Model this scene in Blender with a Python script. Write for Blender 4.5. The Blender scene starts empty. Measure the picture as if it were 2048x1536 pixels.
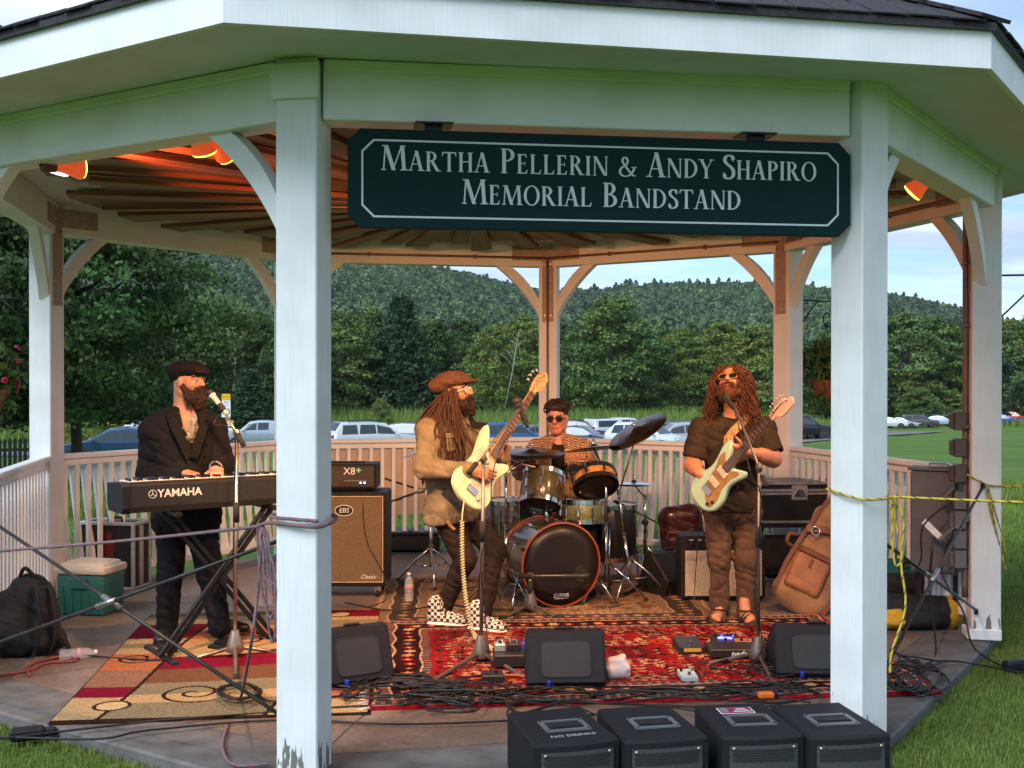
import bpy, bmesh, math, random
import numpy as np
from mathutils import Vector, Matrix
random.seed(7); RNG = np.random.default_rng(11)
SC = bpy.context.scene; COL = SC.collection
# ---------------------------------------------------------------- camera (solved from the eight posts of the octagon)
OCT = 3.3
CAM = np.array([-1.07556, -7.94579, 1.66904]); YAW = .168222; PITCH = -.0060046; FPX = 2287.44
_c, _s = math.cos(YAW), math.sin(YAW); _cp, _sp = math.cos(PITCH), math.sin(PITCH)
FW = np.array([_s*_cp, _c*_cp, _sp]); RT = np.array([_c, -_s, 0.]); UP = np.cross(RT, FW)
cam = bpy.data.cameras.new('camera'); cam.sensor_width = 36; cam.lens = FPX/2048*36
cam.clip_start = .05; cam.clip_end = 6000
camo = bpy.data.objects.new('camera', cam); COL.objects.link(camo)
camo.matrix_world = Matrix(((RT[0], UP[0], -FW[0], CAM[0]), (RT[1], UP[1], -FW[1], CAM[1]), (RT[2], UP[2], -FW[2], CAM[2]), (0, 0, 0, 1)))
SC.camera = camo
# ---------------------------------------------------------------- sky, sun, exposure
SUN_EL, SUN_AZ = math.radians(44), math.radians(232)      # compass-style azimuth from +Y clockwise: behind the camera, to the left
world = bpy.data.worlds.new('World'); SC.world = world; world.use_nodes = True
nt = world.node_tree; nt.nodes.clear(); N = nt.nodes.new; L = nt.links.new
out = N('ShaderNodeOutputWorld'); bg = N('ShaderNodeBackground'); bg.inputs[1].default_value = .15
sky = N('ShaderNodeTexSky'); sky.sky_type = 'NISHITA'; sky.sun_disc = False
sky.sun_elevation = SUN_EL; sky.sun_rotation = SUN_AZ; sky.air_density = 1.0; sky.dust_density = .6; sky.ozone_density = 2.2
tc = N('ShaderNodeTexCoord'); sep = N('ShaderNodeSeparateXYZ'); L(tc.outputs['Generated'], sep.inputs[0])
zz = N('ShaderNodeMath'); zz.operation = 'MAXIMUM'; L(sep.outputs[2], zz.inputs[0]); zz.inputs[1].default_value = .0
za = N('ShaderNodeMath'); za.operation = 'ADD'; L(zz.outputs[0], za.inputs[0]); za.inputs[1].default_value = .13
dx = N('ShaderNodeMath'); dx.operation = 'DIVIDE'; L(sep.outputs[0], dx.inputs[0]); L(za.outputs[0], dx.inputs[1])
dy = N('ShaderNodeMath'); dy.operation = 'DIVIDE'; L(sep.outputs[1], dy.inputs[0]); L(za.outputs[0], dy.inputs[1])
cb = N('ShaderNodeCombineXYZ'); L(dx.outputs[0], cb.inputs[0]); L(dy.outputs[0], cb.inputs[1])
mp = N('ShaderNodeMapping'); mp.inputs['Scale'].default_value = (.42, .95, 1); mp.inputs['Location'].default_value = (3.1, 1.7, 0); L(cb.outputs[0], mp.inputs[0])
nz = N('ShaderNodeTexNoise'); nz.inputs['Scale'].default_value = 1.15; nz.inputs['Detail'].default_value = 7; nz.inputs['Roughness'].default_value = .56; nz.inputs['Distortion'].default_value = .35; L(mp.outputs[0], nz.inputs['Vector'])
rp = N('ShaderNodeValToRGB'); rp.color_ramp.elements[0].position = .33; rp.color_ramp.elements[1].position = .6; L(nz.outputs['Fac'], rp.inputs[0])
nz2 = N('ShaderNodeTexNoise'); nz2.inputs['Scale'].default_value = 2.6; nz2.inputs['Detail'].default_value = 5; L(mp.outputs[0], nz2.inputs['Vector'])
cr = N('ShaderNodeValToRGB'); e = cr.color_ramp.elements; e[0].position = .35; e[0].color = (1.7, 2.2, 3.0, 1); e[1].position = .62; e[1].color = (3.3, 3.6, 3.9, 1); L(nz2.outputs['Fac'], cr.inputs[0])
mx = N('ShaderNodeMix'); mx.data_type = 'RGBA'; L(rp.outputs[0], mx.inputs[0]); tn = N('ShaderNodeMix'); tn.data_type = 'RGBA'; tn.blend_type = 'MULTIPLY'; tn.inputs[0].default_value = 1; L(sky.outputs[0], tn.inputs[6]); tn.inputs[7].default_value = (.36, .46, .62, 1); L(tn.outputs[2], mx.inputs[6]); L(cr.outputs[0], mx.inputs[7])
L(mx.outputs[2], bg.inputs[0]); L(bg.outputs[0], out.inputs[0])
sun = bpy.data.lights.new('sun', 'SUN'); sun.energy = 1.85; sun.angle = math.radians(35); sun.color = (.86, .94, 1)
suno = bpy.data.objects.new('sun', sun); COL.objects.link(suno)
suno.rotation_euler = Vector((-math.sin(SUN_AZ)*math.cos(SUN_EL), -math.cos(SUN_AZ)*math.cos(SUN_EL), -math.sin(SUN_EL))).to_track_quat('-Z', 'Y').to_euler()
SC.view_settings.view_transform = 'Standard'; SC.view_settings.look = 'None'; SC.view_settings.gamma = 1; SC.view_settings.exposure = 1.15
SC.render.engine = 'CYCLES'; cy = SC.cycles
cy.use_denoising = True; cy.max_bounces = 5; cy.diffuse_bounces = 3; cy.glossy_bounces = 2; cy.transmission_bounces = 4; cy.transparent_max_bounces = 6
cy.caustics_reflective = False; cy.caustics_refractive = False; cy.sample_clamp_indirect = 4; cy.use_light_tree = True

# ---------------------------------------------------------------- pixels (2048 x 1536) to directions; distance comes from what a thing touches
def ray(px, py): return FW + (px-1024)/FPX*RT - (py-768)/FPX*UP
def gp(px, py, z=0.):
    d = ray(px, py); return CAM + d*((z-CAM[2])/d[2])
def dp(px, py, t): return CAM + ray(px, py)*t
def depth(p): return float((np.asarray(p)-CAM) @ FW)
_PHI = -1.93064032
_OFF = {0: (-.02525, 0), 1: (.01679, -.00903), 2: (.02007, -.00883), 3: (-.0199, .01618), 4: (.00424, -.00188), 5: (0, 0), 6: (.00188, 0), 7: (0, 0)}
POST = []; PANG = []
for k in range(8):
    a = _PHI + k*math.pi/4; u = np.array([math.cos(a), math.sin(a)]); t = np.array([-u[1], u[0]])
    POST.append(OCT*((1+_OFF[k][0])*u + _OFF[k][1]*t)); PANG.append(a)
def bay(k1, k2, off=0.):
    """origin, along, inward of the vertical plane through two posts, moved inward by off"""
    A = np.array([*POST[k1], 0.]); B = np.array([*POST[k2], 0.]); t = (B-A)/np.linalg.norm(B-A); n = np.array([-t[1], t[0], 0.])
    if n @ A > 0: n = -n
    return A+n*off, t, n, float(np.linalg.norm(B-A))
def onplane(px, py, k1, k2, off=0.):
    A, t, n, l = bay(k1, k2, off); d = ray(px, py); return CAM + d*(((A-CAM) @ n)/(d @ n))
# terrain height: flat round the slab, falling to the car park, rising to the wood
_TD = np.array([0, 11.5, 14, 48, 75, 95, 130, 180, 260, 400])
_TC = np.array([-.07, -.07, -.16, -1.95, -3.0, -3.0, -2.5, -1.2, 2, 6])
_TRD = np.array([0, 11.5, 14, 60, 100, 150, 170, 230, 300, 400])
_TRZ = np.array([-.07, -.07, -.14, -1.75, -3.35, -5.1, -5.0, -3.6, -1.5, 6])
def ground_z(x, y):
    x = np.asarray(x, float); y = np.asarray(y, float)
    D = (x-CAM[0])*FW[0] + (y-CAM[1])*FW[1]; Lx = (x-CAM[0])*RT[0] + (y-CAM[1])*RT[1]
    b = Lx/np.maximum(D, 1.); w = np.clip((b-.14)/.2, 0, 1); w = w*w*(3-2*w)
    z = np.interp(D, _TD, _TC)*(1-w) + np.interp(D, _TRD, _TRZ)*w
    return np.where(D < 4.6, -.07-.1*np.clip((4.6-D)/.5, 0, 1), z)
def gterr(px, py):
    """where a pixel's ray meets the terrain"""
    d = ray(px, py); lo, hi = 2., 400.
    ts = np.geomspace(3, 400, 900); P = CAM[None]+d[None]*ts[:, None]; h = P[:, 2]-ground_z(P[:, 0], P[:, 1])
    i = np.argmax(h < 0) if (h < 0).any() else len(ts)-1
    return P[i]
# ================================================================ materials
MATS = {}
def _n(nt, t, **k):
    n = nt.nodes.new(t)
    for a, v in k.items(): setattr(n, a, v)
    return n
def mat(name, col, rough=.6, metal=0., var=.15, scale=12., bump=0., bscale=60., spec=.4, emit=None, estr=0., alpha=1., trans=0., coat=0., sheen=0., stretch=(1, 1, 1), ior=1.45, col2=None):
    """principled material with noise-driven colour variation and fine bump"""
    if name in MATS: return MATS[name]
    m = bpy.data.materials.new(name); m.use_nodes = True; nt = m.node_tree; p = nt.nodes['Principled BSDF']; L = nt.links.new
    tc = _n(nt, 'ShaderNodeTexCoord'); mp = _n(nt, 'ShaderNodeMapping'); mp.inputs['Scale'].default_value = stretch; L(tc.outputs['Object'], mp.inputs[0])
    if var > 0 or col2:
        nz = _n(nt, 'ShaderNodeTexNoise'); nz.inputs['Scale'].default_value = scale; nz.inputs['Detail'].default_value = 6; nz.inputs['Roughness'].default_value = .62; L(mp.outputs[0], nz.inputs['Vector'])
        r = _n(nt, 'ShaderNodeValToRGB'); e = r.color_ramp.elements; e[0].position = .32; e[1].position = .68
        c2 = col2 or [min(1, c*(1+var)) for c in col]; c1 = col if col2 else [c*(1-var) for c in col]
        e[0].color = (*c1, 1); e[1].color = (*c2, 1); L(nz.outputs['Fac'], r.inputs[0]); L(r.outputs[0], p.inputs['Base Color'])
        rr = _n(nt, 'ShaderNodeMapRange'); rr.inputs[3].default_value = max(0, rough-.09); rr.inputs[4].default_value = min(1, rough+.09); L(nz.outputs['Fac'], rr.inputs[0]); L(rr.outputs[0], p.inputs['Roughness'])
    else:
        p.inputs['Base Color'].default_value = (*col, 1); p.inputs['Roughness'].default_value = rough
    p.inputs['Metallic'].default_value = metal; p.inputs['Specular IOR Level'].default_value = spec; p.inputs['IOR'].default_value = ior
    if bump > 0:
        b = _n(nt, 'ShaderNodeTexNoise'); b.inputs['Scale'].default_value = bscale; b.inputs['Detail'].default_value = 4; L(mp.outputs[0], b.inputs['Vector'])
        bu = _n(nt, 'ShaderNodeBump'); bu.inputs['Strength'].default_value = min(1, bump); bu.inputs['Distance'].default_value = .004; L(b.outputs['Fac'], bu.inputs['Height']); L(bu.outputs[0], p.inputs['Normal'])
    if emit: p.inputs['Emission Color'].default_value = (*emit, 1); p.inputs['Emission Strength'].default_value = estr
    if trans: p.inputs['Transmission Weight'].default_value = trans
    if coat: p.inputs['Coat Weight'].default_value = coat; p.inputs['Coat Roughness'].default_value = .08
    if sheen: p.inputs['Sheen Weight'].default_value = sheen
    if alpha < 1: p.inputs['Alpha'].default_value = alpha
    m.diffuse_color = (*col, 1); MATS[name] = m; return m
def mat_attr(name, rough=.8, bump=0., bscale=200., spec=.3, var=.12, scale=40., transl=0., sheen=0.):
    """colour read from the mesh's 'Col' attribute (rug weave, leaves, prints)"""
    if name in MATS: return MATS[name]
    m = bpy.data.materials.new(name); m.use_nodes = True; nt = m.node_tree; p = nt.nodes['Principled BSDF']; L = nt.links.new
    a = _n(nt, 'ShaderNodeAttribute'); a.attribute_name = 'Col'; src = a.outputs['Color']
    tc = _n(nt, 'ShaderNodeTexCoord')
    if var:
        nz = _n(nt, 'ShaderNodeTexNoise'); nz.inputs['Scale'].default_value = scale; nz.inputs['Detail'].default_value = 5; L(tc.outputs['Object'], nz.inputs['Vector'])
        mr = _n(nt, 'ShaderNodeMapRange'); mr.inputs[1].default_value = .25; mr.inputs[2].default_value = .75; mr.inputs[3].default_value = 1-var; mr.inputs[4].default_value = 1+var; L(nz.outputs['Fac'], mr.inputs[0])
        mm = _n(nt, 'ShaderNodeVectorMath', operation='SCALE'); L(src, mm.inputs[0]); L(mr.outputs[0], mm.inputs['Scale']); src = mm.outputs[0]
    L(src, p.inputs['Base Color']); p.inputs['Roughness'].default_value = rough; p.inputs['Specular IOR Level'].default_value = spec
    if sheen: p.inputs['Sheen Weight'].default_value = sheen
    if bump:
        b = _n(nt, 'ShaderNodeTexNoise'); b.inputs['Scale'].default_value = bscale; b.inputs['Detail'].default_value = 3; L(tc.outputs['Object'], b.inputs['Vector'])
        bu = _n(nt, 'ShaderNodeBump'); bu.inputs['Strength'].default_value = bump; bu.inputs['Distance'].default_value = .004; L(b.outputs['Fac'], bu.inputs['Height']); L(bu.outputs[0], p.inputs['Normal'])
    if transl:
        t = _n(nt, 'ShaderNodeBsdfTranslucent'); L(src, t.inputs[0]); ms = _n(nt, 'ShaderNodeMixShader'); ms.inputs[0].default_value = transl
        L(p.outputs[0], ms.inputs[1]); L(t.outputs[0], ms.inputs[2]); L(ms.outputs[0], nt.nodes['Material Output'].inputs[0])
    MATS[name] = m; return m
def paint_mat(name, col, peel=True):
    """old white house paint: brush grain down the length, grime, bare grey wood where it has flaked near the foot"""
    m = bpy.data.materials.new(name); m.use_nodes = True; nt = m.node_tree; p = nt.nodes['Principled BSDF']; L = nt.links.new
    tc = _n(nt, 'ShaderNodeTexCoord'); mp = _n(nt, 'ShaderNodeMapping'); mp.inputs['Scale'].default_value = (38, 38, 1.6); L(tc.outputs['Object'], mp.inputs[0])
    g = _n(nt, 'ShaderNodeTexNoise'); g.inputs['Scale'].default_value = 3; g.inputs['Detail'].default_value = 6; L(mp.outputs[0], g.inputs['Vector'])
    d = _n(nt, 'ShaderNodeTexNoise'); d.inputs['Scale'].default_value = 3.5; d.inputs['Detail'].default_value = 8; L(tc.outputs['Object'], d.inputs['Vector'])
    r = _n(nt, 'ShaderNodeValToRGB'); e = r.color_ramp.elements; e[0].position = .3; e[0].color = (*[c*.86 for c in col], 1); e[1].position = .62; e[1].color = (*col, 1); L(d.outputs['Fac'], r.inputs[0])
    r2 = _n(nt, 'ShaderNodeValToRGB'); e = r2.color_ramp.elements; e[0].position = .27; e[0].color = (.72, .72, .7, 1); e[1].position = .42; e[1].color = (1, 1, 1, 1); L(g.outputs['Fac'], r2.inputs[0])
    mu = _n(nt, 'ShaderNodeMix', data_type='RGBA', blend_type='MULTIPLY'); mu.inputs[0].default_value = .45 if peel else .16; L(r.outputs[0], mu.inputs[6]); L(r2.outputs[0], mu.inputs[7]); src = mu.outputs[2]
    if peel:
        sp = _n(nt, 'ShaderNodeSeparateXYZ'); L(tc.outputs['Object'], sp.inputs[0])
        hz = _n(nt, 'ShaderNodeMapRange'); hz.inputs[1].default_value = .02; hz.inputs[2].default_value = .42; hz.inputs[3].default_value = .2; hz.inputs[4].default_value = -.05; L(sp.outputs[2], hz.inputs[0])
        mp3 = _n(nt, 'ShaderNodeMapping'); mp3.inputs['Scale'].default_value = (30, 30, 6); L(tc.outputs['Object'], mp3.inputs[0])
        f = _n(nt, 'ShaderNodeTexNoise'); f.inputs['Scale'].default_value = 1.1; f.inputs['Detail'].default_value = 5; L(mp3.outputs[0], f.inputs['Vector'])
        ad = _n(nt, 'ShaderNodeMath', operation='ADD'); L(f.outputs['Fac'], ad.inputs[0]); L(hz.outputs[0], ad.inputs[1])
        st = _n(nt, 'ShaderNodeMapRange'); st.inputs[1].default_value = .71; st.inputs[2].default_value = .74; L(ad.outputs[0], st.inputs[0])
        m2 = _n(nt, 'ShaderNodeMix', data_type='RGBA'); L(st.outputs[0], m2.inputs[0]); L(src, m2.inputs[6]); m2.inputs[7].default_value = (.16, .15, .13, 1); src = m2.outputs[2]
    L(src, p.inputs['Base Color']); p.inputs['Roughness'].default_value = .52; p.inputs['Specular IOR Level'].default_value = .35
    bu = _n(nt, 'ShaderNodeBump'); bu.inputs['Strength'].default_value = .35; bu.inputs['Distance'].default_value = .003; L(g.outputs['Fac'], bu.inputs['Height']); L(bu.outputs[0], p.inputs['Normal'])
    MATS[name] = m; return m
def wood_mat(name, c1, c2, ax=(2, 40, 40), rough=.55):
    m = bpy.data.materials.new(name); m.use_nodes = True; nt = m.node_tree; p = nt.nodes['Principled BSDF']; L = nt.links.new
    tc = _n(nt, 'ShaderNodeTexCoord'); oi = _n(nt, 'ShaderNodeObjectInfo'); mp = _n(nt, 'ShaderNodeMapping'); mp.inputs['Scale'].default_value = ax; L(tc.outputs['Object'], mp.inputs[0])
    sc = _n(nt, 'ShaderNodeVectorMath', operation='SCALE'); cx = _n(nt, 'ShaderNodeCombineXYZ'); L(oi.outputs['Random'], cx.inputs[0]); L(oi.outputs['Random'], cx.inputs[1]); L(cx.outputs[0], sc.inputs[0]); sc.inputs['Scale'].default_value = 37; L(sc.outputs[0], mp.inputs['Location'])
    nz = _n(nt, 'ShaderNodeTexNoise'); nz.inputs['Scale'].default_value = 1.; nz.inputs['Detail'].default_value = 7; nz.inputs['Distortion'].default_value = .6; L(mp.outputs[0], nz.inputs['Vector'])
    r = _n(nt, 'ShaderNodeValToRGB'); e = r.color_ramp.elements; e[0].position = .3; e[0].color = (*c1, 1); e[1].position = .66; e[1].color = (*c2, 1); L(nz.outputs['Fac'], r.inputs[0])
    hv = _n(nt, 'ShaderNodeHueSaturation'); mr = _n(nt, 'ShaderNodeMapRange'); mr.inputs[3].default_value = .6; mr.inputs[4].default_value = 1.25; L(oi.outputs['Random'], mr.inputs[0]); L(mr.outputs[0], hv.inputs['Value']); L(r.outputs[0], hv.inputs['Color'])
    L(hv.outputs[0], p.inputs['Base Color']); p.inputs['Roughness'].default_value = rough
    bu = _n(nt, 'ShaderNodeBump'); bu.inputs['Strength'].default_value = .3; bu.inputs['Distance'].default_value = .003; L(nz.outputs['Fac'], bu.inputs['Height']); L(bu.outputs[0], p.inputs['Normal'])
    MATS[name] = m; return m
# ================================================================ objects
def tag(o, label=None, cat=None, group=None, kind=None):
    if label: o['label'] = label
    if cat: o['category'] = cat
    if group: o['group'] = group
    if kind: o['kind'] = kind
    return o
def thing(name, label, cat, loc=(0, 0, 0), rz=0., group=None):
    o = bpy.data.objects.new(name, None); o.empty_display_size = .1; COL.objects.link(o)
    o.location = [float(v) for v in loc]; o.rotation_euler = (0, 0, rz); return tag(o, label, cat, group)
def link(name, me, m=None, parent=None, world=False):
    o = bpy.data.objects.new(name, me); COL.objects.link(o)
    if m is not None and not me.materials:
        for x in (m if isinstance(m, (list, tuple)) else [m]): me.materials.append(x)
    if parent is not None: o.parent = parent
    return o
def root_loc(o):
    l = Vector((0, 0, 0))
    while o is not None: l += o.location; o = o.parent
    return l
def copy_tree(o, parent=None):
    c = o.copy(); COL.objects.link(c); c.parent = parent
    for ch in [x for x in o.children]: copy_tree(ch, c)
    return c
def mesh(name, V, F, smooth=False, mi=None):
    me = bpy.data.meshes.new(name); me.from_pydata([tuple(map(float, v)) for v in V] if not isinstance(V, np.ndarray) else V.tolist(), [], F if not isinstance(F, np.ndarray) else F.tolist())
    if smooth: me.shade_smooth()
    if mi is not None: me.polygons.foreach_set('material_index', np.asarray(mi, np.int32))
    return me
def fast_mesh(name, V, Q, smooth=False, col=None):
    """V (n,3) array, Q (m,k) int array of equal-sized faces, col optional (m,3) per-face colour"""
    V = np.ascontiguousarray(V, np.float32); Q = np.ascontiguousarray(Q, np.int32); me = bpy.data.meshes.new(name); k = Q.shape[1]
    me.vertices.add(len(V)); me.vertices.foreach_set('co', V.ravel())
    me.loops.add(Q.size); me.loops.foreach_set('vertex_index', Q.ravel())
    me.polygons.add(len(Q)); me.polygons.foreach_set('loop_start', np.arange(0, Q.size, k, dtype=np.int32))
    if smooth: me.polygons.foreach_set('use_smooth', np.ones(len(Q), bool))
    me.update(calc_edges=True)
    if col is not None:
        at = me.color_attributes.new('Col', 'FLOAT_COLOR', 'CORNER'); c = np.ones((len(Q), k, 4), np.float32); c[:, :, :3] = np.asarray(col, np.float32)[:, None, :]; at.data.foreach_set('color', c.ravel())
    return me
def vcol(me, C):
    at = me.color_attributes.new('Col', 'FLOAT_COLOR', 'POINT'); c = np.ones((len(C), 4), np.float32); c[:, :3] = C; at.data.foreach_set('color', c.ravel())
def v3(p): return np.asarray(p, float)
def unit(v): v = np.asarray(v, float); return v/max(1e-9, np.linalg.norm(v))
def frame(z, up=(0, 0, 1)):
    """3x3 with columns x, y, z; z given"""
    z = unit(z); up = v3(up)
    if abs(z @ up) > .98: up = v3((1, 0, 0))
    x = unit(np.cross(up, z)); return np.stack([x, np.cross(z, x), z], 1)
class MB:
    def __init__(s): s.V = []; s.F = []
    def add(s, V, F):
        b = len(s.V); s.V.extend([np.asarray(v, float) for v in V]); s.F.extend([tuple(i+b for i in f) for f in F]); return s
    def box(s, c, size, M=None, taper=(1, 1)):
        h = v3(size)/2; V = []
        for z in (-1, 1):
            for y in (-1, 1):
                for x in (-1, 1):
                    q = v3((x, y, z))*h
                    if z > 0: q[0] *= taper[0]; q[1] *= taper[1]
                    V.append((M @ q if M is not None else q)+v3(c))
        return s.add(V, [(0, 2, 3, 1), (4, 5, 7, 6), (0, 1, 5, 4), (2, 6, 7, 3), (0, 4, 6, 2), (1, 3, 7, 5)])
    def rbox(s, c, size, r=.01, M=None, seg=1, taper=None):
        bm = bmesh.new(); bmesh.ops.create_cube(bm, size=1)
        for v in bm.verts:
            v.co = Vector((v.co.x*size[0], v.co.y*size[1], v.co.z*size[2]))
            if taper and v.co.z > 0: v.co.x *= taper[0]; v.co.y *= taper[1]
        bmesh.ops.bevel(bm, geom=bm.edges[:], offset=r, segments=seg, profile=.5, affect='EDGES')
        bm.verts.index_update(); V = [v3(v.co) for v in bm.verts]; F = [[v.index for v in f.verts] for f in bm.faces]; bm.free()
        return s.add([(M @ v if M is not None else v)+v3(c) for v in V], F)
    def bar(s, a, b, w, h, up=(0, 0, 1), r=0):
        a = v3(a); b = v3(b); M = frame(b-a, up); l = np.linalg.norm(b-a)
        # x = side (w), y = up-ish (h)
        return s.rbox((a+b)/2, (w, h, l), r, M) if r else s.box((a+b)/2, (w, h, l), M)
    def tube(s, path, r, n=8, cap=True, closed=False):
        P = [v3(p) for p in path]; m = len(P); rr = r if isinstance(r, (list, tuple, np.ndarray)) else [r]*m
        T = [unit(P[(i+1) % m]-P[i-1]) if closed else unit(P[min(i+1, m-1)]-P[max(i-1, 0)]) for i in range(m)]
        M = frame(T[0]); x = M[:, 0]; V = []
        for i in range(m):
            x = x-T[i]*(x @ T[i])
            if np.linalg.norm(x) < 1e-6: x = frame(T[i])[:, 0]
            x = unit(x); y = np.cross(T[i], x)
            for j in range(n):
                a = 2*math.pi*j/n; V.append(P[i]+rr[i]*(x*math.cos(a)+y*math.sin(a)))
        F = [(i*n+j, i*n+(j+1) % n, ((i+1) % m)*n+(j+1) % n, ((i+1) % m)*n+j) for i in range(m if closed else m-1) for j in range(n)]
        if cap and not closed: F += [tuple(range(n-1, -1, -1)), tuple((m-1)*n+j for j in range(n))]
        return s.add(V, F)
    def cyl(s, a, b, r, n=16, r2=None): return s.tube([a, b], [r, r if r2 is None else r2], n)
    def lathe(s, prof, n=24, c=(0, 0, 0), M=None, closed_ends=True):
        V = []; m = len(prof)
        for r, z in prof:
            for j in range(n):
                a = 2*math.pi*j/n; q = v3((r*math.cos(a), r*math.sin(a), z)); V.append((M @ q if M is not None else q)+v3(c))
        F = [(i*n+j, i*n+(j+1) % n, (i+1)*n+(j+1) % n, (i+1)*n+j) for i in range(m-1) for j in range(n)]
        if closed_ends: F += [tuple(range(n-1, -1, -1)), tuple((m-1)*n+j for j in range(n))]
        return s.add(V, F)
    def prism(s, poly, h, c=(0, 0, 0), M=None, bev=0.):
        """poly in local xy, extruded along local z from 0 to h; optional edge bevel"""
        n = len(poly); P = [v3((x, y, 0)) for x, y in poly]
        if bev:
            cen = np.mean(P, 0); ins = []
            for i in range(n):
                e1 = unit(P[i]-P[i-1]); e2 = unit(P[(i+1) % n]-P[i]); nn = unit(np.array([-(e1+e2)[1], (e1+e2)[0], 0]))
                ins.append(P[i]+nn*bev)
            area = sum(P[i][0]*P[(i+1) % n][1]-P[(i+1) % n][0]*P[i][1] for i in range(n))
            if area < 0: ins = [2*p-q for p, q in zip(P, ins)]
            L = [[p+v3((0, 0, 0)) for p in ins], [p+v3((0, 0, bev)) for p in P], [p+v3((0, 0, h-bev)) for p in P], [p+v3((0, 0, h)) for p in ins]]
        else: L = [P, [p+v3((0, 0, h)) for p in P]]
        V = [((M @ v if M is not None else v)+v3(c)) for l in L for v in l]; m = len(L)
        F = [(i*n+j, i*n+(j+1) % n, (i+1)*n+(j+1) % n, (i+1)*n+j) for i in range(m-1) for j in range(n)]
        F += [tuple(range(n-1, -1, -1)), tuple((m-1)*n+j for j in range(n))]
        return s.add(V, F)
    def ball(s, c, r, n=12, sq=(1, 1, 1), M=None):
        m = n//2+1; prof = [(max(1e-4, math.sin(math.pi*i/m)), -math.cos(math.pi*i/m)) for i in range(m+1)]
        b = len(s.V); s.lathe(prof, n)
        for i in range(b, len(s.V)): q = s.V[i]*r*v3(sq); s.V[i] = (M @ q if M is not None else q)+v3(c)
        return s
    def build(s, name, m, parent=None, smooth=False, world=True, ang=None):
        V = np.array(s.V)
        if world and parent is not None: V = V-np.array(root_loc(parent))
        me = bpy.data.meshes.new(name); me.from_pydata(V.tolist(), [], s.F)
        bm = bmesh.new(); bm.from_mesh(me); bmesh.ops.recalc_face_normals(bm, faces=bm.faces); bm.to_mesh(me); bm.free()
        if smooth: me.shade_smooth()
        o = link(name, me, m, parent)
        if smooth and ang is not None:
            try: me.set_sharp_from_angle(angle=math.radians(ang))
            except Exception: pass
        return o
def spline(P, n=8, closed=False):
    """Catmull-Rom through points"""
    P = [v3(p) for p in P]; m = len(P); o = []
    for i in range(m if closed else m-1):
        p0, p1, p2, p3 = (P[i-1] if closed or i > 0 else P[0]), P[i], P[(i+1) % m], (P[(i+2) % m] if closed or i+2 < m else P[-1])
        for j in range(n):
            t = j/n; o.append(.5*((2*p1)+(-p0+p2)*t+(2*p0-5*p1+4*p2-p3)*t*t+(-p0+3*p1-3*p2+p3)*t**3))
    if not closed: o.append(P[-1])
    return o
def text_mesh(s, size, depth=.001, shear=0., bold=0.):
    cu = bpy.data.curves.new('txt', 'FONT'); cu.body = s; cu.size = size; cu.extrude = depth; cu.shear = shear; cu.offset = bold; cu.align_x = 'CENTER'; cu.align_y = 'CENTER'; cu.resolution_u = 3
    o = bpy.data.objects.new('txt', cu); COL.objects.link(o); dg = bpy.context.evaluated_depsgraph_get(); me = bpy.data.meshes.new_from_object(o.evaluated_get(dg)); bpy.data.objects.remove(o); bpy.data.curves.remove(cu); return me
def put_text(name, s, size, c, X, Y, m, parent, local=False, **k):
    """text lying in the plane of X (reading direction) and Y (up), centred on c (world), under parent"""
    me = text_mesh(s, size, **k); X = unit(X); Y = unit(v3(Y)-X*(v3(Y) @ X)); Z = np.cross(X, Y); c = v3(c) if local else v3(c)-np.array(root_loc(parent))
    me.transform(Matrix(((X[0], Y[0], Z[0], c[0]), (X[1], Y[1], Z[1], c[1]), (X[2], Y[2], Z[2], c[2]), (0, 0, 0, 1)))); me.materials.clear()
    return link(name, me, m, parent)
def vnoise(P, f, seed=0):
    """cheap smooth pseudo-noise in [-1,1] from summed sines"""
    P = np.asarray(P)*f; x, y, z = P[..., 0], P[..., 1], P[..., 2]; s = seed*1.7
    return (np.sin(x*1.0+y*1.7+s)+np.sin(y*1.3-z*1.1+2.1*s)+np.sin(z*1.9+x*.7+1.3+s)+np.sin((x+y+z)*1.57+.5*s))/4
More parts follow.
